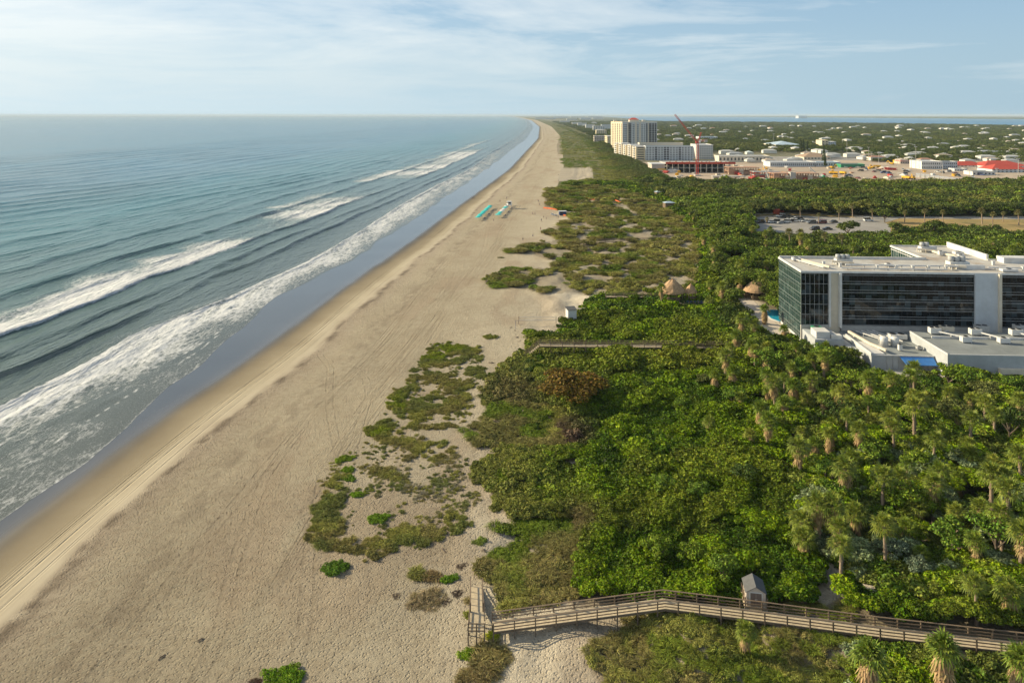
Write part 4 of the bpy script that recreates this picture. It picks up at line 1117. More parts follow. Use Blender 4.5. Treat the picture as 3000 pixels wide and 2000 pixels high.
for i, (x, y, sp, lab) in enumerate(tl):
    q = random.random(); c = (.075+.05*q, .135+.05*q, .012+.008*q)
    if 'olive' in lab: c = (.115, .13, .035)
    if 'bright' in lab or 'yellow' in lab: c = (.13, .185, .014)
    if 'dark' in lab: c = (.055, .085, .016)
    if 'silver' in lab: c = (.16, .20, .12)
    s = random.uniform(.95, 1.25) if sp is not T_big else .95
    if 'sea grape' in lab or 'bush' in lab: s *= .7
    tree_at(sp, x, y, 5.4, s, c, lab)
# single shrubs on the open sand
def shrub_proto(kind, mesh, mat):
    me = mat_swap(mesh, M[mat]); return me
SHM = [mat_swap(shrubM[0], M['bladeO']), mat_swap(fineM[0], M['bladeO']), mat_swap(fineM[1], M['bladeO']), mat_swap(grassM[0], M['bladeO']), mat_swap(brushM[0], M['bladeO'])]
def clump(px, py, rx, rz_, col, label, kinds=(1, 3), n=9, cat='shrub', name='beach_shrub', hs=1.0, ry=None):
    """a shrub of several foliage masses, width 2*rx metres, its base centred at photograph pixel"""
    col = tuple(c_*1.5 for c_ in col) if 'seaweed' not in cat else col
    X, Y, z = G(px, py); root = empty(name, (X, Y, z), 0, label, cat, 'single shrubs on the open sand'); ry = ry or rx*.7
    root.color = tuple(col)+(1,)
    for i in range(n):
        a = i*2.4; d = math.sqrt((i+.3)/n)*.72
        o = link('foliage', SHM[kinds[i % len(kinds)]], root)
        s = rz_*random.uniform(.75, 1.15); dx, dy = d*rx*math.cos(a), d*ry*math.sin(a)
        o.location = (dx, dy, float(ground_z(X+dx, Y+dy))-z-.05); o.rotation_euler = (0, 0, random.random()*6.28); o.scale = (s, s, s*hs)
        v = random.uniform(.8, 1.2); o.color = (col[0]*v, col[1]*v, col[2]*v, 1)
    return root
K_ = 1.5
Gc, Oc, Bc, Yc = (.09, .155, .012), (.13, .13, .03), (.16, .11, .05), (.30, .34, .02)
clump(980, 1665, 2.1, 1.1, (.075, .13, .015), 'dark green round shrub alone at the left foot of the foredune', (1, 2), 10)
clump(1438, 988, 2.6, 1.0, (.14, .15, .03), 'olive green mound alone on the sand between volleyball net and foredune', (2, 3), 10)
clump(1045, 1448, 1.3, .8, (.12, .19, .012), 'bright green cushion shrub in the sand left of the grey-tufted patch', (1, 2), 6)
clump(1105, 1520, 1.9, .9, (.10, .16, .014), 'green shrub with brown right side in the lower foredune', (1, 2), 9)
clump(1008, 1345, 2.2, .8, (.13, .18, .016), 'bright green cushion at the upper left corner of the grey-tufted patch', (1, 2), 9)
clump(1018, 1378, 1.6, .7, (.12, .18, .015), 'second bright green cushion, just below the upper left one', (1, 2), 7)
clump(1022, 1402, 1.5, .7, (.10, .16, .015), 'third bright green cushion, lowest of the column of three', (1, 2), 7)
clump(1405, 1588, 1.1, .7, (.12, .155, .03), 'small green tuft alone in the sandy path right of the foredune', (3, 2), 5)
clump(1222, 1685, 1.3, 1.0, (.14, .14, .035), 'tall grass clump on the left of the mound above the dry brush', (3,), 7)
clump(1268, 1690, 1.3, .9, (.15, .11, .05), 'brown grass clump in the middle of the mound above the dry brush', (3, 4), 7)
clump(1322, 1695, 1.1, .8, (.09, .155, .014), 'green shrub on the right of the mound above the dry brush', (1, 2), 5)
clump(1255, 1758, 3.0, .9, (.17, .135, .075), 'dry brown brush ringed with dark seaweed on the sand left of the ramp', (4, 3), 13, hs=.8)
for (x, y, r, s) in [(1165, 1745, .9, .45), (1200, 1772, 1.0, .45), (1250, 1783, 1.1, .45), (1305, 1765, 1.2, .5), (1340, 1738, .9, .5), (1355, 1660, 1.2, .5)]:
    o = clump(x, y, r, s, (.05, .032, .025), 'dark dead seaweed and twigs piled at the rim of the dry brush', (4,), 4, 'seaweed heap', 'seaweed_heap', .6); o['group'] = 'seaweed heaps round the dry brush'
clump(1440, 1925, 2.6, 1.1, (.16, .135, .05), 'large brown and olive grass mound below the boardwalk landing', (3, 4), 16, ry=2.4)
clump(1400, 1975, 2.8, 1.0, (.15, .12, .05), 'brown grass mound cut by the bottom edge of the picture', (3, 4), 14)
clump(1448, 1862, .8, .75, (.30, .33, .02), 'yellow-green shrub at the foot of the landing rail', (3, 2), 5)
clump(1368, 1920, 1.0, .7, (.14, .20, .015), 'light green shrub on the left of the brown mound', (2,), 5)
clump(1376, 1760, .7, .6, (.17, .14, .06), 'small dry plant by the left rail of the ramp', (3, 4), 4)
clump(1372, 1800, .8, .6, (.15, .16, .03), 'olive plant at the corner of the ramp and landing', (3, 2), 4)
clump(830, 1990, 3.0, 1.0, (.11, .18, .012), 'bright green shrub cut by the bottom edge, alone on the sand', (1, 2), 12)
clump(748, 2000, .8, .5, (.06, .035, .025), 'small dark twiggy heap left of the bright green bottom shrub', (4,), 4)
clump(1462, 838, 3.2, .9, (.12, .125, .04), 'low olive mound at the seaward tip of the upper dunes', (2, 3), 12)
clump(1468, 755, 1.6, .8, (.10, .105, .035), 'small dark mound on the sand above the upper dune tip', (2, 4), 6)
# ------------------------------------------------------------------ the glass hotel and its podium
HR = -math.atan2(.055, .9985)
def hotel():
    root = empty('hotel', (78.0, 184.2, 3.6), HR, 'large dark glass hotel with white roof and white pillars behind the low podium', 'hotel')
    zt = 19.4                                       # roof level above the ground
    def P(name, mb, mat, par=root): return mb.build(name, mat, par)
    def front(x0, x1):
        """one banded glass front bay: glass, thin white double lines, mullions"""
        g = MB(); g.box(x0, x1, .25, .6, 4.9, 18.9); go = P('window_band', g, M['glass'])
        t = MB(); fh = 2.33
        for k in range(7):
            z = 18.35-k*fh
            t.box(x0, x1, .10, .25, z-.045, z+.045)
            if k < 6: t.box(x0, x1, .12, .25, z-1.70, z-1.63)
        o = P('floor_line', t, M['grey']); o.parent = go
        m = MB()
        x = x0+1.45
        while x < x1-.5: m.box(x-.025, x+.025, .19, .25, 5, 18.8); x += 1.45
        o = P('mullion', m, M['dark']); o.parent = go
    # core behind the glass
    c = MB(); c.box(.5, 92, .6, 17.7, 0, 18.9); c.box(42.5, 59.5, 17.7, 38.4, 0, 18.9); P('wall', c, M['shadewhite'])
    # gridded corner glass
    g = MB(); g.box(.25, 7.4, .20, .6, 4.9, 18.9); go = P('corner_glass', g, M['glass'])
    t = MB()
    for k in range(6): t.box(.0, 7.4, .12, .20, 4.9+k*2.75, 4.98+k*2.75)
    for k in range(7): t.box(k*1.2-.03 if k else 0.0, k*1.2+.03, .13, .2, 4.9, 18.9)
    o = P('mullion', t, M['grey']); o.parent = go
    # left (sea) facade
    g = MB(); g.box(.12, .5, .2, 18.0, 1.0, 18.9); go = P('sea_front_glass', g, M['glassL'])
    t = MB()
    for k in range(7):
        z = 18.3-k*2.6
        t.box(.02, .12, .2, 18.0, z-.055, z+.055); t.box(.04, .12, .2, 18.0, z-1.0, z-.95)
    for k in range(14): t.box(.03, .12, .2+k*1.37-.028, .2+k*1.37+.028, 1, 18.9)
    o = P('mullion', t, M['mullion']); o.parent = go
    # rear wing left facade
    g = MB(); g.box(42.1, 42.5, 17.9, 38.2, 8, 18.9); go = P('rear_wing_glass', g, M['glassL'])
    t = MB()
    for k in range(5): t.box(42.0, 42.1, 18, 38.2, 18.3-k*2.6-.1, 18.3-k*2.6+.1)
    for k in range(15): t.box(42.02, 42.1, 18+k*1.4, 18.07+k*1.4, 8, 18.9)
    o = P('mullion', t, M['lightgrey']); o.parent = go
    # white pillars
    w = MB(); w.box(7.4, 10.4, .45, .75, 0, 19.0); P('pillar_wall', w, M['cream'])
    w = MB(); w.box(7.3, 7.75, -.35, .45, 4.4, 19.0); w.box(9.9, 10.5, -.75, .45, 4.4, 19.0); P('pillar_fin', w, M['white'])
    w = MB(); w.box(45.2, 51.4, -.35, .6, 3.6, 19.2); P('pillar_wall', w, M['shadewhite'])
    w = MB(); w.box(51.0, 51.7, -.95, -.35, 3.6, 19.3); P('pillar_fin', w, M['cream'])
    front(10.5, 45.2); front(51.7, 92)
    # base strip
    b = MB(); b.box(0, 7.3, -.0, .5, 0, 4.85); b.box(10.6, 45.1, .05, .6, 3.4, 4.8); b.box(51.8, 92, .05, .6, 3.4, 4.8); P('base_wall', b, M['concrete'])
    d = MB(); d.box(10.6, 45.1, .3, .6, 3.05, 3.38); P('painted_shadow_strip', d, M['dark'])  # dark strip painted in for the hotel's shadow along its foot
    # roof with parapets
    r = MB(); r.box(.3, 92, .4, 17.9, 18.9, 19.05); r.box(42.4, 59.6, 17.9, 38.4, 18.9, 19.05); ro = P('roof', r, M['roof'])
    p = MB()
    p.box(-.1, 92, -.12, .32, 18.9, zt+.05); p.box(-.1, .3, .32, 18.2, 18.9, zt+.05)
    p.box(.3, 42.3, 17.9, 18.25, 18.9, zt+.35); p.box(59.6, 92, 17.9, 18.25, 18.9, zt+.1)
    p.box(41.95, 42.35, 18.25, 38.6, 18.9, zt+.05); p.box(42.35, 59.9, 38.3, 38.6, 18.9, zt+.1)
    p.box(59.5, 60.1, 18.3, 38.3, 18.9, zt+1.35)
    o = P('parapet', p, M['white']); o.parent = ro
    e = MB(); e.box(62, 92, 14.5, 17.85, 19.05, 20.6); e.box(44, 51.5, 5.8, 6.8, 19.05, 20.2); o = P('roof_ledge', e, M['white']); o.parent = ro
    return root
hotel_o = hotel()
RZ = 3.6
def HL(x, y, z): return (78.0+x*.9985+y*.055, 184.2-x*.055+y*.9985, z)
def podium():
    root = empty('podium', (78.0, 184.2, 3.6), HR, 'low grey-roofed service building wrapped round the foot of the glass hotel', 'building')
    def P(n, mb, mat, par=root): return mb.build(n, mat, par)
    w = MB(); w.box(9.9, 24.7, -18.7, -.1, 0, 3.3); P('wall', w, M['podium_wall'])
    w = MB(); w.box(24.75, 92, -24.0, -7.2, 0, 5.6); w.box(24.75, 92, -7.15, -.1, 0, 3.35); P('wall', w, M['podium_wall'])
    r = MB(); r.box(10.1, 24.72, -18.5, -.1, 3.3, 3.42); P('roof', r, M['roofgrey'])
    r = MB(); r.box(24.9, 91.8, -23.8, -12.2, 5.6, 5.72); r.box(24.9, 91.8, -12.1, -7.3, 5.6, 5.9); r.box(24.8, 92, -7.1, -.1, 3.35, 3.47); P('roof', r, M['roofgrey'])
    p = MB(); p.box(9.75, 10.1, -18.8, -4.5, 3.3, 4.05); p.box(10.1, 24.7, -18.8, -18.5, 3.3, 3.55); p.box(10.1, 13.2, -18.4, -9.5, 3.42, 3.75)
    p.box(24.7, 24.95, -24.05, -7.2, 5.6, 5.95); p.box(24.95, 92, -24.05, -23.8, 5.6, 5.8); p.box(27.5, 92, -12.3, -12.0, 5.7, 6.25); P('parapet', p, M['lightgrey'])
    b = MB(); b.box(10.05, 10.2, -18.4, -9, 3.42, 3.52); P('cream_strip', b, M['cream'])
    c = MB(); c.box(36, 92, -25.1, -24.1, 1.7, 2.9); P('canopy', c, M['cream'])
    f = MB()
    for k in range(8): f.box(13.4+k*1.4, 13.46+k*1.4, -18.9, -18.8, 0.2, 3.3)
    P('panel_joint', f, M['grey'])
    a = MB(); a.add([(16.5, -18.85, 3.25), (24.3, -18.85, 3.25), (24.3, -20.6, 1.9), (17.3, -20.6, 1.9), (16.5, -18.85, 3.13), (24.3, -18.85, 3.13), (24.3, -20.6, 1.78), (17.3, -20.6, 1.78)],
                    [(0, 3, 2, 1), (4, 5, 6, 7), (0, 4, 7, 3), (3, 7, 6, 2), (2, 6, 5, 1)]); P('awning', a, M['blue_awning'])
    # white plant rooms left of the podium
    q = MB(); q.box(0.2, 7.6, -9.2, -.4, 0, 3.9); q.box(7.65, 9.6, -12, -2, 0, 2.6); P('plant_room', q, M['podium_wall'])
    q = MB(); q.box(.9, 4.4, -8.2, -4.4, 3.95, 5.6); q.box(4.6, 7.2, -8.8, -7, 3.95, 4.9); P('plant_box', q, M['white'])
    d = MB(); d.box(2, 2.9, -9.28, -9.2, 1.6, 2.6); d.box(5, 5.9, -9.28, -9.2, 1.6, 2.6); d.box(44, 47, -24.06, -24.0, 0, 1.6); d.box(52, 55, -24.06, -24, 0, 1.6); P('door_opening', d, M['dark'])
    l = MB(); l.box(0.2, 24.0, -22.5, -19.2, 0, .06); P('yard_slab', l, M['concrete'])
podium()
# roof plant: every unit is a thing of its own
def hvac(name, x, y, z, w, d, h, mat, label, fans=2, rot=0, group='roof units on the podium'):
    root = empty(name, HL(x, y, z), HR+rot, label, 'roof unit', group)
    b = MB(); b.box(-w/2, w/2, -d/2, d/2, .25, h); b.build('housing', mat, root)
    l = MB()
    for sx in (-1, 1):
        for sy in (-1, 1): l.box(sx*(w/2-.12)-.06, sx*(w/2-.12)+.06, sy*(d/2-.12)-.06, sy*(d/2-.12)+.06, 0, .25)
    l.build('foot', M['grey'], root)
    for k in range(fans):
        f = MB(); cx = (k-(fans-1)/2)*w/fans; f.lathe([(min(w/fans, d)*.38, h), (min(w/fans, d)*.36, h+.14)], 12, (cx, 0)); f.build('fan', M['dark'], root)
    return root
zr = 3.6+5.72; zl = 3.6+3.45; zb = 3.6+3.47; zt = 3.6+19.05
for (x, y, z, w, d, h, m, lab) in [
  (29.8, -9.3, zr+.2, 2.6, 1.5, 1.6, 'white', 'white roof unit at the left end of the back row on the podium'),
  (34.6, -6.0, zb+2.0, 3.0, 1.8, 1.5, 'cream', 'tan roof unit in the back row of the podium below the hotel front'),
  (39.6, -9.6, zr+.2, 2.6, 1.5, 1.6, 'white', 'white roof unit in the middle of the back row on the podium'),
  (43.2, -6.2, zb+2.0, 3.0, 1.8, 1.9, 'grey', 'dark grey roof unit in front of the broad white pillar'),
  (49.5, -9.6, zr+.2, 2.8, 1.5, 1.6, 'white', 'white roof unit right of the broad white pillar'),
  (52.8, -6.4, zb+2.0, 3.2, 1.8, 2.2, 'grey', 'dark grey roof unit near the right edge, below the dark glass'),
  (34.1, -15.0, zr, 2.2, 1.4, 1.5, 'white', 'white roof unit nearest the yard, left of the front row'),
  (42.9, -15.2, zr, 2.4, 1.4, 1.4, 'white', 'white roof unit nearest the yard, middle of the front row'),
  (52.3, -15.2, zr, 2.6, 1.4, 1.6, 'white', 'white roof unit nearest the yard, cut by the right edge'),
  (22.0, -6.3, zl, 4.2, 2.2, 1.4, 'lightgrey', 'broad pale roof unit behind the two round tanks'),
  (23.5, -14.2, zl, 1.4, .9, .8, 'grey', 'small grey roof unit on the lower roof right of the tanks'),
  (18.3, -15.3, zl, .8, .8, 1.5, 'white', 'slim white vent box on the lower roof below the tanks'),
  (3.2, -2.2, 3.6+3.95, 2.4, 1.6, 1.2, 'green', 'green-grey unit on the white plant room at the hotel corner')]:
    hvac('roof_unit', x, y, z, w, d, h, M[m], lab, 1 if w < 2.5 else 2)
def tank(x, y, z, r, h, lab, name='roof_tank', mat='lightgrey', grp='round tanks on the roofs', n=18):
    root = empty(name, HL(x, y, z), HR, lab, 'tank', grp)
    b = MB(); b.lathe([(r, .1), (r, h), (r*.82, h+.18), (r*.3, h+.26)], n); b.build('drum', M[mat], root, True)
    b = MB(); b.box(-r, r, -r, r, 0, .1); b.build('base', M['grey'], root)
    b = MB(); b.lathe([(r*1.03, h*.5), (r*1.03, h*.54)], n); b.build('hoop', M['grey'], root)
tank(16.2, -11.6, zl, .95, 2.1, 'left of the two grey round tanks on the lower podium roof')
tank(18.9, -11.6, zl, .95, 2.1, 'right of the two grey round tanks on the lower podium roof')
def duct(pts, w, lab, z0, mat='lightgrey', name='roof_duct'):
    mb = MB(); P = [HL(x, y, z0+z) for x, y, z in pts]
    for a, b in zip(P[:-1], P[1:]): mb.bar(a, b, w, w)
    root = empty(name, P[0], 0, lab, 'duct', 'pipes and ducts on the roofs')
    mb.v = [tuple(Vector(v)-Vector(P[0])) for v in mb.v]; mb.build('pipe', M[mat], root)
    s = MB(); L = 0
    for a, b in zip(P[:-1], P[1:]):
        n = max(1, int((Vector(b)-Vector(a)).length/3.2))
        for k in range(n):
            c = Vector(a).lerp(Vector(b), (k+.5)/n)-Vector(P[0]); s.box(c.x-.06, c.x+.06, c.y-w*.6, c.y+w*.6, -z0+z0-(pts[0][2]), c.z)
    s.build('support', M['grey'], root)
for i in range(4):
    duct([(13.5+i*1.5, -2.2+.2*i, .7), (17.5+i*1.35, -10.2, .7)], .26, ['first from the left', 'second from the left', 'third from the left', 'rightmost'][i]+' of four diagonal pipes on the lower podium roof', zl)
duct([(30, -10, 1.1), (34.3, -14.6, 1.1)], .3, 'diagonal pipe joining two white units on the podium, left', zr)
duct([(40, -10, 1.1), (43, -14.8, 1.1)], .3, 'diagonal pipe joining two white units on the podium, middle', zr)
duct([(49.6, -10, 1.1), (52.4, -14.8, 1.1)], .3, 'diagonal pipe joining two white units on the podium, right', zr)
duct([(33, -8, 1.4), (37.5, -4.5, 1.4)], .3, 'pipe frame beside the tan roof unit', zb+1.2)
duct([(11.2, -3, .8), (12.4, -12.5, .8), (14, -17.5, .8)], .55, 'bent cream duct along the left parapet of the podium', zl, 'cream')
# hotel roof plant
def cooler(x, y, s, lab, n=3):
    root = empty('cooling_plant', HL(x, y, zt), HR, lab, 'cooling plant', 'cooling plants on the hotel roof')
    b = MB(); b.box(-1.6*s, 3.6*s, -1.4*s, 1.0*s, .3, 1.7*s); b.build('housing', M['white'], root)
    for k in range(n):
        b = MB(); b.lathe([(.72*s, 1.7*s), (.78*s, 2.4*s), (.72*s, 3.1*s), (.5*s, 3.15*s)], 14, (-.8*s+k*1.55*s, -.2)); b.build('fan_stack', M['grey'], root, True)
    b = MB()
    for k in range(5): b.bar((-3.2*s+.5*k, -1.9*s-k*.25, .0), (-3.2*s+.5*k, -1.9*s-k*.25, 1.1), .12, .12)
    b.bar((-3.4*s, -2*s, 1.0), (1.5*s, -3.4*s, .8), .5, .5); b.bar((-1.5*s, -1.9*s, .7), (3.5*s, -2.4*s, .7), .35, .35); b.build('pipework', M['cream'], root)
    b = MB(); b.box(-1.8*s, 3.8*s, -1.6*s, 1.2*s, 0, .3); b.build('base', M['grey'], root)
cooler(15.0, 11.5, .85, 'cluster of three round fan stacks left of centre on the hotel roof')
cooler(44.6, 8.5, 1.0, 'large fan stack cluster on the hotel roof where the wings meet')
cooler(48.6, 31.0, .9, 'plant with two tall stacks on the rear wing roof', 2)
for (x, y, w, d, h, lab) in [(3.8, 14.5, 2.2, 1.6, 1.0, 'pale roof unit behind the sea end of the hotel roof'), (27, 8.5, 1.6, 1.2, .8, 'small roof box in the middle of the hotel roof'),
    (56, 26, 2.6, 1.8, 1.0, 'flat roof box on the rear wing beside the long parapet'), (53.5, 20.5, 1.6, 1.2, 1.2, 'small unit where the rear wing roof begins'), (56.0, 3.2, 4, 1.6, .9, 'low grey box right of the fan stacks'),
    (50, 24.5, 1.2, 1.0, 1.4, 'narrow unit in front of the rear stacks'), (66, 8, 2.2, 1.4, 1.1, 'roof unit on the right wing of the hotel')]:
    hvac('roof_unit', x, y, zt, w, d, h, M['lightgrey'], lab, 1, 0, 'small units on the hotel roof')
for i, (pts, w, lab) in enumerate([([(4.5, 15, .6), (9.2, 4.2, .6)], .5, 'long slanting duct at the sea end of the hotel roof'), ([(3.3, 14.2, .5), (7.6, 4.2, .5)], .3, 'thin pipe beside the long slanting duct'),
    ([(14, 5.6, 1.0), (44, 5.2, 1.0)], .35, 'long straight pipe along the middle of the hotel roof'), ([(12, 3.6, .5), (40, 3.2, .5)], .25, 'thin pipe along the front edge of the hotel roof'),
    ([(49.5, 28, .6), (53, 19, .6)], .55, 'duct running along the rear wing roof'), ([(52, 5.5, .7), (70, 5.0, .7)], .35, 'pipe along the right wing roof')]):
    duct(pts, w, lab, zt, 'cream' if i in (0, 4) else 'lightgrey')
for i, (x, y) in enumerate([(22.3, 5), (31.7, 4.8), (40.5, 4.8), (13.2, 7), (27.5, 5.2), (36, 5.0), (61, 5), (9.5, 9), (57.5, 12)]):
    root = empty('roof_vent', HL(x, y, zt), HR, 'small white roof vent standing along the long pipe on the hotel roof', 'vent', 'small vents on the hotel roof')
    b = MB(); b.box(-.3, .3, -.3, .3, 0, 1.0); b.build('shaft', M['white'], root); b = MB(); b.box(-.42, .42, -.42, .42, 1.02, 1.15); b.build('cap', M['lightgrey'], root)

# pool terrace
def flat(name, pts, z, mat): return sheet(name, pts, z, mat)
flat('paving', [(60.5, 226), (80, 226), (78.5, 212), (77.2, 184), (71, 184), (69, 196), (66, 208)], 3.66, M['deckstone'])
def pool():
    root = empty('swimming_pool', (84.5, 208.5, 3.70), 0, 'turquoise swimming pool showing past the sea end of the hotel', 'pool')
    pts = [(-5.2, -6), (2.4, -6), (2.4, 6), (-3.4, 6), (-6.2, 2.5), (-6.4, -3)]
    b = MB(); b.prism([(x*1.08, y*1.08) for x, y in pts], .04, .16); b.build('coping', M['white'], root)
    b = MB(); b.prism(pts, .17, .2); b.build('water', M['pooltile'], root)
pool()
def hut(x, y, r, hw, hr, lab, post=True, z=None):
    z = float(ground_z(x, y)) if z is None else z
    root = empty('thatched_hut', (x, y, z), 0, lab, 'hut', 'thatched huts by the hotel'); rr = np.random.RandomState(int(x*10)); mb = MB(); n = 22; vs = []; fs = []
    prof = [(1.0, 0), (.93, .14), (.74, .40), (.50, .68), (.22, .93), (.02, 1.0)]
    for i, (a, b) in enumerate(prof):
        for k in range(n):
            t = 6.2832*k/n; q = 1+rr.normal()*.03; vs.append((r*a*math.cos(t)*q, r*a*math.sin(t)*.85*q, hw+hr*b+rr.normal()*.05-(.18*rr.rand() if i == 0 else 0)))
    for i in range(len(prof)-1):
        for k in range(n): fs.append((i*n+k, i*n+(k+1) % n, (i+1)*n+(k+1) % n, (i+1)*n+k))
    fs.append(tuple(range(n-1, -1, -1))); fs.append(tuple((len(prof)-1)*n+k for k in range(n)))
    mb.add(vs, fs); mb.build('thatch_roof', M['thatch'], root)
    b = MB(); b.tube([(0, 0, hw+hr*.97), (0, 0, hw+hr*1.1)], .25, 7); b.build('ridge_tuft', M['thatch'], root)
    for k in range(8):
        t = 6.2832*k/8+.2; b = MB(); b.tube([(r*.8*math.cos(t), r*.68*math.sin(t), 0), (r*.8*math.cos(t), r*.68*math.sin(t), hw+.3)], .11, 6); b.build('post', M['wood'], root)
    b = MB(); b.box(-r*.5, r*.5, -r*.45, -r*.35, 0, 1.1); b.build('counter', M['wood'], root)
X, Y = U(1970, 880, 4.6)
hut(X, Y, 4.2, 2.6, 4.0, 'large thatched beach bar hut with conical roof on the railed deck', z=4.9)
X2, Y2 = U(2026, 879, 4.8)
hut(X2, Y2+1, 2.1, 2.2, 2.6, 'small thatched hut to the right of the large beach bar hut', z=4.9)
X3, Y3 = U(2216, 872, 3.8)
hut(X3, Y3, 4.6, 2.6, 3.4, 'brown thatched pool hut half hidden by palms left of the hotel', z=3.7)
def beach_deck():
    root = empty('bar_deck', (X, Y-2.4, 3.4), 0, 'railed timber deck with dark rails under the thatched beach bar huts', 'deck')
    b = MB(); b.box(-5, 11.5, -3.2, 4.5, 1.15, 1.35); b.build('deck_floor', M['deck'], root)
    b = MB(); b.box(-5, 11.5, -3.3, -3.2, .2, 1.2); b.build('skirt_board', M['wood'], root)
    for k in range(12): q = MB(); xx = -5+k*1.5; q.box(xx-.06, xx+.06, -3.22, -3.1, 0, 2.45); q.build('rail_post', M['wood'], root)
    for z in (2.4, 2.0, 1.7): q = MB(); q.box(-5, 11.5, -3.2, -3.12, z-.05, z+.05); q.build('rail', M['dark'], root)
    for k in range(7):
        q = MB(); xx = 3.6+k*1.1; q.box(xx, xx+.7, -2.2, -1.6, 1.36, 1.8); q.box(xx, xx+.7, -1.7, -1.6, 1.8, 2.2); q.build('bar_seat', M['navy'], root)
beach_deck()
def lounger_row():
    for k, (px, py) in enumerate([(1842, 868), (1858, 869), (1874, 871), (1890, 872), (1906, 873)]):
        x, y = U(px, py, 4.2); root = empty('sun_lounger', (x, y, 3.6), R(20), 'dark lounger on the sand walk seaward of the beach bar, one of five', 'lounger', 'loungers seaward of the beach bar')
        b = MB(); b.box(-.9, .5, -.32, .32, .32, .42); b.build('seat', M['navy'], root)
        b = MB(); b.bar((.45, 0, .4), (1.0, 0, .95), .62, .08, (0, 1, 0)); b.build('backrest', M['turq'] if k > 2 else M['white'], root)
        for sx in (-.7, .4): q = MB(); q.box(sx-.04, sx+.04, -.3, .3, 0, .32); q.build('leg', M['grey'], root)
lounger_row()
def umbrella(name, x, y, z, col, label, group, r=1.5, h=2.3):
    root = empty(name, (x, y, z), random.random(), label, 'umbrella', group); b = MB(); b.tube([(0, 0, 0), (0, 0, h)], .04, 6); b.build('pole', M['white'], root)
    b = MB(); b.lathe([(r, h-.45), (r*.55, h-.12), (.05, h+.08)], 8); b.build('canopy', M[col], root)
    return root
x, y = U(2264, 848, 5.6)
umbrella('parasol', x-.3, y, 3.66, 'turq', 'left turquoise parasol on the pool terrace beside the hotel', 'parasols on the pool terrace', 1.7, 2.6)
umbrella('parasol', x+2.0, y+3, 3.66, 'turq', 'right turquoise parasol on the pool terrace, touching the hotel edge', 'parasols on the pool terrace', 1.7, 2.6)
umbrella('parasol', x+.8, y-4, 3.66, 'navy', 'navy parasol in front of the turquoise ones on the pool terrace', 'parasols on the pool terrace', 1.7, 2.3)

# ------------------------------------------------------------------ boardwalks
def boardwalk(name, pts, width, label, gz=3.4, step=2.5, rails=True, floor_boards=True):
    """pts: deck-level points x, y, z"""
    P = [Vector(p) for p in pts]; o0 = P[0].copy(); o0.z = 0
    root = empty(name, o0, 0, label, 'boardwalk'); P = [p-o0 for p in P]
    n = len(P)
    offs = []
    for i in range(n):
        a = (P[i]-P[max(i-1, 0)]); b = (P[min(i+1, n-1)]-P[i]); t = (a.normalized() if a.length > 0 else b.normalized())+(b.normalized() if b.length > 0 else a.normalized())
        t.z = 0; t.normalize(); offs.append(Vector((-t.y, t.x, 0)))
    w = width/2
    for i in range(n-1):
        mb = MB(); a, b = P[i], P[i+1]; L = (b-a).length; k = int(L/.16)
        oa, ob = offs[i], offs[i+1]
        for j in range(k):
            t0 = j/k; t1 = (j+.88)/k; c0 = a.lerp(b, t0); c1 = a.lerp(b, t1); q0 = oa.lerp(ob, t0)*w; q1 = oa.lerp(ob, t1)*w
            up = Vector((0, 0, .04)); vs = [c0-q0, c1-q1, c1+q1, c0+q0]
            mb.add([v for v in vs]+[v+up for v in vs], [(4, 5, 6, 7), (0, 4, 7, 3), (1, 2, 6, 5), (0, 1, 5, 4), (3, 7, 6, 2), (0, 3, 2, 1)])
        mb.build('deck_boards', M['deck'], root)
    for side in (-1, 1):
        for nm, dz, ww, hh, mat in (('handrail', 1.08, .17, .05, 'wood'), ('mid_rail', .66, .05, .12, 'wood'), ('low_rail', .30, .05, .10, 'wood'), ('fascia', -.14, .06, .26, 'wood')):
            mb = MB()
            for i in range(n-1):
                a = P[i]+offs[i]*w*side*(1 if nm != 'fascia' else .97)+Vector((0, 0, dz)); b = P[i+1]+offs[i+1]*w*side*(1 if nm != 'fascia' else .97)+Vector((0, 0, dz)); mb.bar(a, b, ww, hh)
            mb.build(nm, M[mat], root)
        # posts
        tot = 0; nxt = 0
        for i in range(n-1):
            a, b = P[i], P[i+1]; L = (b-a).length
            while nxt <= tot+L:
                t = (nxt-tot)/L; c = a.lerp(b, t)+offs[i].lerp(offs[i+1], t)*(w+.06)*side; nxt += step
                q = MB(); q.box(c.x-.07, c.x+.07, c.y-.07, c.y+.07, float(ground_z(c.x+o0.x, c.y+o0.y))-.3, c.z+1.1); q.build('post', M['wood'], root)
            tot += L
    return root
def UU(x, y, z): X, Y = U(x, y, z); return (X, Y, z)
b1 = []
for (x, y, zr_) in [(1444, 1808, 5.15), (1690, 1775, 5.75), (1945, 1741.5, 6.5), (2250, 1779, 6.6), (2571, 1821, 6.6), (3000, 1869, 6.6), (3300, 1902, 6.6)]:
    X_, Y_ = U(x, y, zr_); b1.append((X_, Y_, zr_-1.08))
boardwalk('boardwalk', b1, 1.75, 'long weathered timber boardwalk with railings crossing the foreground, bent in the middle')
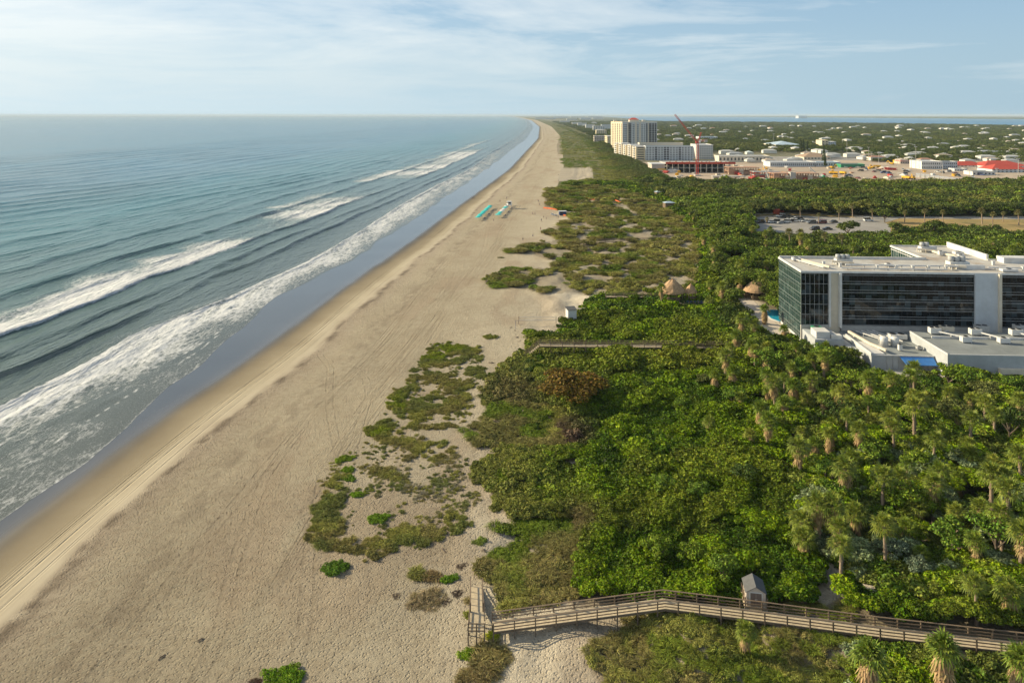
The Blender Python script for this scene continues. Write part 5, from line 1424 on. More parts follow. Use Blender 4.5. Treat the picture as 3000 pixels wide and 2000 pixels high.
def ramp_part():
    e = b1[0]
    root = empty('access_ramp', (e[0]-1.9, e[1]+.4, 0), 0, 'timber landing and ramp leading from the boardwalk down to the beach', 'ramp')
    z1 = e[2]; P = MB(); 
    for k in range(20): P.box(-.95, .95, -1.3+k*.17, -1.3+k*.17+.15, z1-.04, z1)
    P.build('landing_deck', M['deck'], root)
    P = MB(); top = Vector((-.15, 1.2+.9, z1)); bot = Vector((-.55, 9.0, float(ground_z(e[0]-2.2, e[1]+9.5))+.05)); k = 44
    for j in range(k):
        a = top.lerp(bot, j/k); b = top.lerp(bot, (j+.88)/k); P.add([a-Vector((.7, 0, 0)), a+Vector((.7, 0, 0)), b+Vector((.7, 0, 0)), b-Vector((.7, 0, 0))]+[a-Vector((.7, 0, .05)), a+Vector((.7, 0, -.05)), b+Vector((.7, 0, -.05)), b-Vector((.7, 0, .05))], [(0, 1, 2, 3), (7, 6, 5, 4), (0, 4, 5, 1), (3, 2, 6, 7)])
    P.build('ramp_deck', M['deck'], root)
    for s in (-.78, .78):
        for dz in (1.05, .6):
            q = MB(); q.bar(top+Vector((s, 0, dz)), bot+Vector((s, 0, dz)), .12 if dz > 1 else .05, .07 if dz > 1 else .12); q.build('handrail', M['wood'], root)
        for t in (0, .25, .5, .75, 1.0):
            c = top.lerp(bot, t)+Vector((s, 0, 0)); q = MB(); q.box(c.x-.06, c.x+.06, c.y-.06, c.y+.06, 1.6, c.z+1.1); q.build('post', M['wood'], root)
    for (x0, y0, x1, y1) in [(-.95, -1.35, .95, -1.35), (-.98, -1.35, -.98, 2.0)]:
        for dz in (1.05, .6, .2): q = MB(); q.bar((x0, y0, z1+dz), (x1, y1, z1+dz), .07, .1); q.build('handrail', M['wood'], root)
    for (x, y) in [(-.98, -1.35), (0, -1.38), (.95, -1.38), (-.98, .3), (-.98, 2.0)]: q = MB(); q.box(x-.07, x+.07, y-.07, y+.07, 1.8, z1+1.1); q.build('post', M['wood'], root)
    q = MB(); q.bar((.95, -1.5, 2.4), (.75, 2.2, z1+1.3), .12, .12); q.build('slanting_brace', M['wood'], root)
ramp_part()
b2 = []
for (x, y, zr_) in [(1580, 998, 6.3), (1720, 1000, 6.4), (1860, 1001, 6.4), (2060, 1003, 6.4), (2200, 1005, 6.4)]:
    X_, Y_ = U(x, y, zr_); b2.append((X_, Y_, zr_-1.08))
mb2 = boardwalk('boardwalk', b2, 1.7, 'white-edged timber boardwalk running through the thicket in the middle distance', step=3.0)
def steps2():
    e = b2[0]; root = empty('beach_stairs', (e[0], e[1], 0), 0, 'timber stairs dropping to the sand at the seaward end of the middle boardwalk', 'stairs')
    n = 9; z1 = e[2]; z0 = float(ground_z(e[0]-3.6, e[1]-.8))+.1
    for k in range(n): q = MB(); x = -.1-k*.42; z = z1-(z1-z0)*(k+1)/n; q.box(x-.40, x, -.85, .85, z-.05, z); q.build('tread', M['deck'], root)
    for s in (-.87, .87):
        for dz in (1.0, .6, .0): q = MB(); q.bar((-.05, s, z1+dz), (-.1-n*.42, s, z0+dz), .07, .12); q.build('handrail' if dz else 'stringer', M['wood'], root)
        q = MB(); q.box(-.1-n*.42-.05, -n*.42, s-.06, s+.06, z0-.4, z0+1.0); q.build('post', M['wood'], root)
steps2()
b3 = [UU(x, y, 4.6) for x, y in [(1775, 868), (1880, 869), (1945, 870)]]
boardwalk('boardwalk', b3, 1.5, 'short low boardwalk leading seaward from the beach bar deck', step=3)
b4 = [UU(x, y, 4.4) for x, y in [(1748, 708), (1800, 706), (1870, 703), (1960, 700)]]
boardwalk('boardwalk', b4, 1.6, 'thin pale boardwalk with a white post crossing the dunes beyond the beach bar', step=4)
def shed():
    x, y = U(2217, 1772, 5.5); root = empty('shed', (x, y+.9, 5.45), R(-9), 'small taupe shed with grey gable roof and brown doors beside the boardwalk', 'shed')
    b = MB(); w, d, h = 1.25, 1.3, 2.0
    b.add([(-w, -d, .1), (w, -d, .1), (w, d, .1), (-w, d, .1), (-w, -d, h), (w, -d, h), (w, d, h), (-w, d, h), (0, -d, h+.72), (0, d, h+.72)],
          [(0, 3, 2, 1), (0, 1, 5, 8, 4), (1, 2, 6, 5), (2, 3, 7, 9, 6), (3, 0, 4, 7), (4, 8, 9, 7), (5, 6, 9, 8)]); b.build('wall', M['shedwall'], root)
    r = MB(); r.bar((-w*.5-.1, 0, 0), (-w*.5-.09, 0, 0), .01, .01) if False else None
    for s in (-1, 1):
        vs = [(0, -d-.15, h+.80), (0, d+.15, h+.80), (s*(w+.15), d+.15, h-.02), (s*(w+.15), -d-.15, h-.02)]
        r = MB(); r.add(vs+[(a, b_, c-.07) for a, b_, c in vs], [(0, 1, 2, 3), (7, 6, 5, 4), (0, 3, 7, 4), (1, 5, 6, 2), (2, 6, 7, 3)]); r.build('roof', M['slate'], root)
    for s in (-1, 1):
        q = MB(); q.box(min(s*.02, s*.72), max(s*.02, s*.72), -d-.05, -d-.01, .2, 1.88); dr = q.build('door', M['door'], root)
        q = MB(); q.box(s*.1-.03, s*.1+.03, -d-.09, -d-.052, .95, 1.15); hd = q.build('handle', M['lightgrey'], root); hd.parent = dr
    q = MB(); q.box(-.84, -.74, -d-.06, -d-.01, .15, 1.95); q.box(.74, .84, -d-.06, -d-.01, .15, 1.95); q.box(-.74, .74, -d-.06, -d-.01, 1.9, 2.0); q.build('door_frame', M['white'], root)
    root.scale = (.9, .9, .9)
    q = MB(); q.box(-1.5, 1.5, -1.6, 1.5, -.1, .09); q.build('platform', M['deck'], root)
    for (a, c) in [(-1.42, -1.5), (1.42, -1.5), (-1.42, 1.4), (1.42, 1.4), (-1.42, 0), (1.42, 0)]: q = MB(); q.box(a-.08, a+.08, c-.08, c+.08, -2.2, 1.35); q.build('post', M['wood'], root)
    for s in (-1.42, 1.42):
        for z in (1.25, .7): q = MB(); q.box(s-.03, s+.03, -1.5, 1.4, z-.05, z+.05); q.build('rail', M['wood'], root)
shed()

# ------------------------------------------------------------------ on the beach
def storage_tower():
    x, y, z = G(1673, 943); root = empty('storage_hut', (x, y, z-.1), R(14), 'tall white storage hut with dark flat roof on the sand at the thicket edge', 'hut')
    b = MB(); b.box(-1.35, 1.35, -1.2, 1.2, .2, 4.0); b.build('wall', M['white'], root)
    b = MB(); b.add([(-1.5, -1.35, 4.0), (1.5, -1.35, 4.0), (1.5, 1.35, 4.45), (-1.5, 1.35, 4.45), (-1.5, -1.35, 4.12), (1.5, -1.35, 4.12), (1.5, 1.35, 4.57), (-1.5, 1.35, 4.57)],
        [(0, 3, 2, 1), (4, 5, 6, 7), (0, 1, 5, 4), (1, 2, 6, 5), (2, 3, 7, 6), (3, 0, 4, 7)]); b.build('roof', M['slate'], root)
    b = MB(); b.box(-.3, 1.0, -1.26, -1.2, .3, 1.5); b.build('door', M['grey'], root)
    for a in (-1.3, 1.3):
        for c in (-1.1, 1.1): q = MB(); q.box(a-.08, a+.08, c-.08, c+.08, -.3, .2); q.build('leg', M['grey'], root)
storage_tower()
def sand_fence():
    x, y, z = G(1690, 912); root = empty('picket_fence', (x, y, z), R(5), 'short pale picket fence right of the white storage hut', 'fence')
    for k in range(14): q = MB(); q.box(k*.2, k*.2+.08, 0, .03, 0, 1.2); q.build('picket', M['cream'], root)
    q = MB(); q.box(0, 2.7, .031, .07, .9, 1.0); q.build('rail', M['cream'], root)
sand_fence()
def volley():
    x0, y0, z0 = G(1520, 951); x1, y1, z1 = G(1629, 951); root = empty('volleyball_net', (x0, y0, z0), 0, 'volleyball net stretched between two poles on the sand', 'net')
    d = (x1-x0, y1-y0, z1-z0)
    for k in (0, 1): q = MB(); q.tube([(d[0]*k, d[1]*k, d[2]*k-.2), (d[0]*k, d[1]*k, d[2]*k+2.5)], .07, 7); q.build('pole', M['wood'], root)
    q = MB()
    for zz in (2.35, 1.45): q.bar((0, 0, zz), (d[0], d[1], d[2]+zz), .04, .07)
    q.build('net_band', M['white'], root)
    q = MB()
    for k in range(1, 40): t = k/40; q.bar((d[0]*t, d[1]*t, d[2]*t+1.45), (d[0]*t, d[1]*t, d[2]*t+2.35), .012, .012)
    for zz in (1.65, 1.85, 2.05, 2.2): q.bar((0, 0, zz), (d[0], d[1], d[2]+zz), .012, .012)
    q.build('mesh', M['grey'], root)
    c = MB()
    for (ax, ay, bx, by) in [(-1, -4, d[0]+1, -4), (-1, 4, d[0]+1, 4), (-1, -4, -1, 4), (d[0]+1, -4, d[0]+1, 4)]: c.bar((ax, ay, float(ground_z(x0+ax, y0+ay))-z0+.04), (bx, by, float(ground_z(x0+bx, y0+by))-z0+.04), .05, .03)
    c.build('court_line', M['navy'], root)
volley()
A = Vector(G(1400, 645)); B = Vector(G(1437, 611))
for k in range(13):
    t = k/12; p = A.lerp(B, t)
    umbrella('beach_umbrella', p.x+.3*math.sin(k*2), p.y, float(ground_z(p.x, p.y)), 'turq', 'nearest turquoise umbrella of the row closer to the sea' if k == 0 else ('farthest turquoise umbrella of the row closer to the sea' if k == 12 else 'turquoise umbrella within the straight row closer to the sea'), 'turquoise umbrellas of the seaward row', 1.9, 2.3)
A = Vector(G(1460, 637)); B = Vector(G(1493, 603))
for k in range(12):
    t = k/11; p = A.lerp(B, t); w = k in (3, 4, 5, 8, 9, 10, 11)
    umbrella('beach_umbrella', p.x+.3*math.sin(k*3), p.y, float(ground_z(p.x, p.y)), 'white' if w else 'turq',
             ('white umbrella in the row farther from the sea' if w else ('large turquoise umbrella nearest the camera in the inland row' if k == 0 else 'turquoise umbrella in the row farther from the sea')), 'umbrellas of the inland row', 2.3 if k == 0 else 1.8, 2.3)
for (px, py, dxs) in [(1405, 641, 2.6), (1418, 629, 2.6), (1430, 619, 2.6), (1463, 633, 3.2), (1474, 622, 3.2), (1484, 612, 3)]:
    x, y, z = G(px, py); root = empty('beach_chair', (x+dxs, y, z), 0, 'low beach chair standing inland of its umbrella row', 'chair', 'chairs by the umbrella rows')
    q = MB(); q.box(-.8, .4, -.3, .3, .25, .35); q.build('seat', M['navy'], root); q = MB(); q.bar((.4, 0, .3), (.85, 0, .95), .6, .07, (0, 1, 0)); q.build('backrest', M['navy'], root)
    for s in (-.6, .3): q = MB(); q.box(s-.03, s+.03, -.28, .28, 0, .25); q.build('leg', M['white'], root)
def lifeguard():
    x, y, z = G(1492, 611); root = empty('lifeguard_tower', (x, y, z), R(10), 'white lifeguard tower on stilts at the far end of the umbrella rows', 'lifeguard tower')
    for a in (-1.2, 1.2):
        for c in (-1.2, 1.2): q = MB(); q.bar((a*1.25, c*1.25, -.2), (a, c, 2.6), .18, .18); q.build('stilt', M['white'], root)
    q = MB(); q.box(-1.7, 1.7, -1.7, 1.7, 2.6, 2.78); q.build('platform', M['white'], root)
    q = MB(); q.box(-1.1, 1.1, -1.1, 1.1, 2.78, 4.7); q.build('cabin', M['white'], root)
    q = MB(); q.box(-.8, .8, -1.14, -1.1, 3.5, 4.4); q.box(-1.14, -1.1, -.8, .8, 3.5, 4.4); q.build('window', M['dark'], root)
    q = MB(); q.box(-1.6, 1.6, -1.6, 1.6, 4.7, 4.9); q.build('roof', M['lightgrey'], root)
    q = MB(); q.bar((-1.7, 0, 2.6), (-4.0, 0, .1), .8, .08, (0, 1, 0)); q.build('ramp', M['lightgrey'], root)
lifeguard()
def kiosk():
    x, y, z = G(1648, 630); root = empty('beach_kiosk', (x, y, z), R(6), 'navy beach rental stand with flat canopy at the dune edge', 'kiosk')
    q = MB(); q.box(-2.2, 2.2, -1.4, 1.4, .3, 2.4); q.build('cabin', M['navy'], root); q = MB(); q.box(-2.5, 2.5, -1.7, 1.7, 2.45, 2.65); q.build('roof', M['lightgrey'], root)
    q = MB(); q.box(-1.8, .2, -1.46, -1.4, 1.2, 2.1); q.build('hatch', M['dark'], root)
    for a in (-1.5, 1.5): q = MB(); q.tube([(a, -1.35, .3), (a, -1.6, .3)], .3, 12); q.build('wheel', M['tyre'], root)
kiosk()
for i, (px, py) in enumerate([(1617, 628), (1622, 630), (1628, 631)]):
    x, y, z = G(px, py); root = empty('small_boat', (x, y, z), R(70), ['leftmost white catamaran hull beside the navy rental stand', 'middle white hull beside the navy rental stand', 'white and blue hull touching the navy rental stand'][i], 'boat', 'beach boats by the rental stand')
    q = MB(); vs = []; L = 2.4
    secs = [(-L, .25, .35), (-L*.5, .42, .45), (0, .46, .45), (L*.6, .32, .5), (L, .03, .62)]
    for (s, w, h) in secs: vs += [(s, -w, h), (s, -w*.6, .05), (s, w*.6, .05), (s, w, h)]
    fs = [(a*4+j, a*4+(j+1), (a+1)*4+(j+1), (a+1)*4+j) for a in range(4) for j in range(3)]+[(a*4, (a+1)*4, (a+1)*4+3, a*4+3) for a in range(4)]+[(0, 3, 2, 1)]
    q.add(vs, fs); q.build('hull', M['white'], root); q = MB(); q.box(-.8, .5, -.3, .3, .46, .58); q.build('trampoline', M['navy'], root)
for i, pts in enumerate([[(1594, 596), (1640, 592), (1720, 586), (1800, 592), (1820, 597)], [(1592, 612), (1640, 618), (1690, 612), (1760, 618)], [(1650, 634), (1690, 640), (1750, 633)], [(1700, 585), (1760, 583), (1815, 590)]]):
    P = [Vector(G(*p)) for p in pts]; root = empty('netting_fence', P[0], 0, ['orange net fence arching along the upper edge of the fenced dune', 'orange net fence behind the rental stand', 'orange net fence on the near side of the rental stand', 'short orange net fence on the inland dune top'][i], 'fence', 'orange net fences on the dune')
    for a, b in zip(P[:-1], P[1:]):
        q = MB(); a0 = a-P[0]; b0 = b-P[0]; q.bar(a0+Vector((0, 0, .85)), b0+Vector((0, 0, .85)), .06, .85); q.build('netting', M['netting'], root)
        n = max(2, int((b-a).length/3))
        for k in range(n): c = a0.lerp(b0, k/n); q = MB(); q.box(c.x-.05, c.x+.05, c.y-.05, c.y+.05, c.z-.2, c.z+1.4); q.build('post', M['wood'], root)
# ---- people on the sand
def person_proto(seed, stride):
    me = bpy.data.meshes.new('person_body'); sw = stride
    V = [(0, 0, .95), (0, 0, 1.2), (0, 0, 1.42), (0, 0, 1.54), (0, .015, 1.62), (0, .01, 1.74),
         (-.17, 0, 1.42), (-.22, -.06*sw, 1.16), (-.22, .10*sw+.05, .93), (-.22, .13*sw+.07, .84),
         (.17, 0, 1.42), (.22, .06*sw, 1.16), (.22, -.10*sw+.05, .93), (.22, -.11*sw+.07, .84),
         (-.09, 0, .90), (-.10, .16*sw, .50), (-.10, .20*sw, .09), (-.10, .20*sw+.15, .04),
         (.09, 0, .90), (.10, -.10*sw, .50), (.10, -.30*sw, .12), (.10, -.30*sw+.14, .05)]
    E = [(0,1),(1,2),(2,3),(3,4),(4,5),(2,6),(6,7),(7,8),(8,9),(2,10),(10,11),(11,12),(12,13),(0,14),(14,15),(15,16),(16,17),(0,18),(18,19),(19,20),(20,21)]
    Rd = [.14,.125,.13,.055,.085,.075,.055,.042,.032,.028,.055,.042,.032,.028,.085,.055,.04,.03,.085,.055,.04,.03]
    me.from_pydata(V, E, []); o = bpy.data.objects.new('body_source', me); COL.objects.link(o)
    sk = o.modifiers.new('s', 'SKIN'); sk.use_smooth_shade = True
    for i, r in enumerate(Rd): me.skin_vertices[0].data[i].radius = (r, r*.8 if i < 3 else r); me.skin_vertices[0].data[i].use_root = (i == 0)
    o.modifiers.new('sub', 'SUBSURF').levels = 1
    dg = bpy.context.evaluated_depsgraph_get(); m2 = bpy.data.meshes.new_from_object(o.evaluated_get(dg)); bpy.data.objects.remove(o)
    m2.materials.clear(); m2.materials.append(M['skin'])
    root = empty('person', (0, -70, 0), 0, 'person', 'person'); link('body', m2, root)
    q = MB(); q.lathe([(.15, .93), (.155, 1.1), (.17, 1.35), (.13, 1.47)], 12); q.tube([(-.15, 0, 1.43), (-.225, -.05*sw, 1.18)], [.075, .06], 8); q.tube([(.15, 0, 1.43), (.225, .05*sw, 1.18)], [.075, .06], 8); q.build('shirt', M['cloth'], root, True)
    q = MB(); q.tube([(-.085, 0, .96), (-.1, .10*sw, .62)], [.12, .09], 9); q.tube([(.085, 0, .96), (.1, -.07*sw, .62)], [.12, .09], 9); q.build('shorts', M['navy'], root, True)
    q = MB(); q.lathe([(.088, 1.66), (.092, 1.72), (.07, 1.80), (.02, 1.83)], 10); q.build('hair', M['hair'], root, True)
    return Spawner(root)
PP = [person_proto(1, 1.0), person_proto(2, .15)]
def Z3(x, y): return 1350+x/3.136, 500+y/3.136
def Z1(x, y): return 1500+x/3.136, 300+y/3.136
ppl = [(Z3(110, 262), 1, (.08, .05, .05), 'left person of the pair in dark clothes standing at the water edge'), (Z3(123, 262), 1, (.10, .08, .10), 'right person of the pair in dark clothes at the water edge'),
 (Z3(420, 262), 0, (.3, .25, .25), 'person in pale shirt walking beyond the inland umbrella row'), (Z3(360, 290), 0, (.3, .1, .1), 'person in red shirt left of the lifeguard tower'),
 (Z3(712, 291), 1, (.05, .05, .09), 'person in dark shirt standing near the fenced dune, farther one'), (Z3(722, 322), 1, (.05, .12, .14), 'person in teal shirt near the fenced dune, nearer one'),
 (Z3(660, 406), 0, (.25, .2, .2), 'left person of the couple walking seaward of the rental stand'), (Z3(681, 408), 0, (.12, .12, .14), 'right person of the couple walking seaward of the rental stand'),
 (Z3(762, 440), 1, (.06, .05, .05), 'person in black below the rental stand, topmost of three'), (Z3(785, 452), 1, (.16, .13, .12), 'person in brown below the rental stand, right one of three'),
 (Z3(740, 467), 0, (.05, .06, .08), 'person in dark blue below the rental stand, lowest of three'), (Z3(733, 548), 0, (.30, .12, .10), 'person in reddish top walking alone below the rental stand group'),
 (Z3(571, 646), 0, (.05, .06, .07), 'person in black walking alone above the dune tip'), (Z3(662, 612), 0, (.45, .4, .38), 'person in white walking near the dune tip path'),
 (Z3(895, 46), 1, (.1, .08, .08), 'farther person standing on the sand beside the far sand patch'), (Z3(900, 100), 1, (.08, .06, .06), 'nearer person standing on the sand beside the far sand patch'),
 (Z3(843, 178), 1, (.05, .05, .05), 'person in black at the tip of the far dune lobe'), (Z3(303, 418), 1, (.12, .07, .05), 'person between the two umbrella rows, farther one'),
 (Z3(302, 472), 1, (.08, .05, .04), 'person between the two umbrella rows, nearest the camera'), (Z3(248, 421), 1, (.5, .5, .5), 'person in white beside the seaward umbrella row'),
 (Z1(385, 342), 0, (.1, .1, .1), 'distant person walking on the beach level with the tall tower'), (Z1(240, 915), 1, (.05, .05, .05), 'dark-clothed person on the open sand, far from the dune'),
 (Z3(895, 438), 1, (.1, .1, .2), 'person in blue in front of the rental stand')]
for (p, k, c, lab) in ppl:
    x, y, z = G(*p); o = PP[k].put((x, y, z), random.random()*6.28, 1.05, lab, tuple(c)+(1,)); o['group'] = 'people on the beach'
# litter and driftwood
for (px, py, s) in [(1497, 960, 1.), (1508, 968, .8), (1515, 988, 1.2), (1440, 1063, 1.6), (1418, 1612, .9), (1300, 1612, 1.2), (475, 1925, .9), (588, 1875, .8)]:
    x, y, z = G(px, py); root = empty('driftwood', (x, y, z), random.random()*3, 'dark driftwood and weed lying on the bare sand', 'driftwood', 'driftwood pieces on the sand')
    for k in range(4): q = MB(); a = random.random()*3; q.tube([(-.5*s*math.cos(a), -.5*s*math.sin(a), .05), (0, .1, .12), (.6*s*math.cos(a), .5*s*math.sin(a), .05)], [.03, .06, .02], 5); q.build('branch', M['bark'], root)
# ------------------------------------------------------------------ car park, field, roads
def PG(pts, z): return [U(x, y, z) for x, y in pts]
sheet('car_park', PG([Q(x, y) for x, y in [(255, 165), (330, 140), (480, 128), (1050, 152), (1190, 158), (1330, 205), (1330, 262), (1080, 285), (600, 300), (320, 330), (250, 240)]], 3.66), 3.66, M['asphalt'])
sheet('road', PG([Q(x, y) for x, y in [(1050, 150), (1140, 136), (1400, 141), (2352, 146), (3600, 150), (3600, 168), (2352, 163), (1400, 156), (1280, 190), (1200, 165)]], 3.70), 3.70, M['asphalt'])
sheet('field', PG([Q(x, y) for x, y in [(1270, 175), (1400, 158), (2352, 165), (3600, 170), (3600, 380), (2352, 350), (1700, 330), (1500, 300), (1330, 262)]], 3.64), 3.64, M['drygrass'])
sheet('verge', PG([Q(x, y) for x, y in [(300, 126), (640, 120), (1050, 134), (1050, 148), (640, 142), (480, 126), (300, 146)]], 3.64), 3.64, M['drygrass'])
def car_proto(kind):
    root = empty('parked_car', (0, -80, 0), 0, 'parked car', 'car', 'cars in the car park'); L, W = (4.6, 1.8) if kind != 'suv' else (4.9, 2.0)
    hb = {'sedan': .82, 'suv': 1.0, 'van': 1.1}[kind]; ht = {'sedan': 1.42, 'suv': 1.85, 'van': 2.1}[kind]
    a = L/2; prof = [(-a, .32), (-a, hb*.92), (-a+.15, hb), (a-1.2, hb), (a-.1, hb*.82), (a, .5), (a, .3)]
    def side(prof, w, mb):
        n = len(prof); mb.add([(x, -w, z) for x, z in prof]+[(x, w, z) for x, z in prof], [tuple(range(n)), tuple(range(2*n-1, n-1, -1))]+[(i, i+n, (i+1) % n+n, (i+1) % n) for i in range(n)])
    q = MB(); side(prof, W/2, q); q.build('body', M['paint'], root)
    if kind == 'sedan': cab = [(-a+.7, hb), (-a+1.25, ht-.06), (a-2.0, ht-.06), (a-1.25, hb)]
    else: cab = [(-a+.1, hb), (-a+.3, ht-.06), (a-1.9, ht-.06), (a-1.2, hb)]
    q = MB(); side(cab, W/2-.12, q); q.build('windows', M['carglass'], root)
    q = MB(); q.box(cab[1][0], cab[2][0], -W/2+.16, W/2-.16, ht-.06, ht); q.build('roof', M['paint'], root)
    for x in (-a+.85, a-.9):
        for y in (-1, 1): q = MB(); q.tube([(x, y*(W/2-.22), .32), (x, y*(W/2+.02), .32)], .32, 12); q.build('wheel', M['tyre'], root)
    return Spawner(root)
CP = {k: car_proto(k) for k in ('sedan', 'suv', 'van')}
WH, BK, GY, RD, SL = (.7, .7, .68), (.012, .012, .014), (.12, .125, .13), (.18, .015, .02), (.42, .43, .44)
cars = [(330, 190, 'suv', BK, 'black car alone at the left end of the car park'), (415, 190, 'sedan', WH, 'white car right of the brown palm'), (452, 188, 'suv', BK, 'black car in the left group of the near row'),
 (492, 193, 'sedan', SL, 'silver car in the left group of the near row'), (532, 188, 'suv', WH, 'white car in the middle of the near row'), (490, 146, 'suv', WH, 'white van-like car at the start of the far row'),
 (518, 150, 'sedan', BK, 'black car second in the far row'), (545, 153, 'suv', BK, 'black car third in the far row'), (572, 160, 'sedan', GY, 'dark grey car fourth in the far row'), (598, 165, 'sedan', WH, 'white car fifth in the far row'),
 (622, 172, 'suv', BK, 'black car sixth in the far row'), (650, 178, 'sedan', GY, 'grey car seventh in the far row'), (678, 184, 'sedan', WH, 'white car at the near end of the diagonal row'), (570, 180, 'sedan', BK, 'black car between the two rows'),
 (722, 194, 'suv', GY, 'dark grey car right of the diagonal row'), (803, 194, 'suv', RD, 'dark red car in the middle of the car park'), (893, 188, 'sedan', BK, 'black car right of the dark red one'),
 (748, 244, 'suv', BK, 'dark car behind the bushy palms'), (845, 243, 'sedan', BK, 'dark car left of the round tree'), (1160, 178, 'van', WH, 'white van driving in at the car park entrance'), (600, 180, 'sedan', WH, 'white car just behind the black one between the rows')]
for (x, y, k, c, lab) in cars:
    X_, Y_ = U(*Q(x, y), 3.7); CP[k].put((X_, Y_, 3.68), R(random.uniform(150, 205)) if x != 1160 else 0, 1.12, lab, tuple(c)+(1,))
CP2 = []
for i, (x, y, c, lab) in enumerate([(800, 778, (.5, .02, .12), 'magenta red car parked behind the wood'), (835, 772, (.5, .05, .05), 'red car beside the magenta one behind the wood'), (850, 782, (.02, .05, .25), 'blue car in the little lot behind the wood'),
    (930, 790, BK, 'black car in the little lot behind the wood, leftmost'), (955, 785, BK, 'black car in the little lot behind the wood, middle'), (985, 792, WH, 'white car in the little lot behind the wood'), (1010, 790, (.03, .05, .12), 'navy car in the little lot behind the wood'), (955, 822, WH, 'white car nearest the treetops behind the wood')]):
    X_, Y_ = U(2250+x/3.136, 300+y/3.136, 5); o = CP['sedan'].put((X_, Y_, 3.68), random.random()*.4, 1.15, lab, tuple(c)+(1,)); o['group'] = 'cars behind the wood'

# ------------------------------------------------------------------ buildings, generic
def building(name, X, Y, w, d, h, rz, wall, roofm, label, cat='building', floors=0, bays=0, group=None, roof='flat', win='window', left_bays=0, stacks=(), over=.4, z=3.5, par=.5, wmat2=None):
    """origin at the near left corner; x along the front, y to the back"""
    root = empty(name, (X, Y, z), rz, label, cat, group)
    q = MB(); q.box(0, w, 0, d, 0, h); q.build('wall', M[wall], root)
    if roof == 'flat':
        q = MB(); q.box(-.05, w+.05, -.05, d+.05, h, h+.2); ro = q.build('roof', M[roofm], root)
        if par:
            q = MB(); q.box(-.1, w+.1, -.1, .25, h+.2, h+.2+par); q.box(-.1, w+.1, d-.25, d+.1, h+.2, h+.2+par); q.box(-.1, .25, .25, d-.25, h+.2, h+.2+par); q.box(w-.25, w+.1, .25, d-.25, h+.2, h+.2+par); p = q.build('parapet', M[wall], root); p.parent = ro
    elif roof == 'hip':
        rh = min(min(w, d)*.2, 5.5); o = over; k = min(w, d)/2; q = MB()
        rd = [(k, d/2), (w-k, d/2)] if w > d else [(w/2, k), (w/2, d-k)]
        q.add([(-o, -o, h), (w+o, -o, h), (w+o, d+o, h), (-o, d+o, h), (rd[0][0], rd[0][1], h+rh), (rd[1][0], rd[1][1], h+rh)],
              [(0, 3, 2, 1)]+([(0, 1, 5, 4), (1, 2, 5), (2, 3, 4, 5), (3, 0, 4)] if w > d else [(0, 1, 4), (1, 2, 5, 4), (2, 3, 5), (3, 0, 4, 5)])); q.build('roof', M[roofm], root)
    if floors and (bays or left_bays):
        fh = h/floors; base = None; cnt = 0
        def win_at(x, y, z_, ww, wh, left):
            nonlocal base, cnt
            if base is None or left != base[1]:
                q = MB(); 
                if left: q.box(-.12, 0, -ww/2, ww/2, 0, wh)
                else: q.box(-ww/2, ww/2, -.12, 0, 0, wh)
                me = q.mesh('window', M[win] if not left else M[win]); base = (me, left)
            o = bpy.data.objects.new('window', base[0]); COL.objects.link(o); o.parent = root; o.location = (x, y, z_); cnt += 1
        for b in range(bays):
            if b in stacks: continue
            bw = w/bays
            for f in range(floors):
                if cnt < 98: win_at((b+.5)*bw, 0, f*fh+fh*.3, bw*.42, fh*.45, False)
        for b in range(left_bays):
            bw = d/left_bays
            for f in range(floors):
                if cnt < 98: win_at(0, (b+.5)*bw, f*fh+fh*.25, bw*.5, fh*.5, True)
        for b in stacks:
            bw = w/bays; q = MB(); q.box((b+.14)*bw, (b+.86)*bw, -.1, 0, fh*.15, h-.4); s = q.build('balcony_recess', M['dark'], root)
            for f in range(floors): q = MB(); q.box((b+.12)*bw, (b+.88)*bw, -.35, -.1, f*fh+.1, f*fh+fh*.34); r_ = q.build('balcony', M[wall], root); r_.parent = s
    return root
def xyY(x3, Y): return (x3-1500)/2000*Y
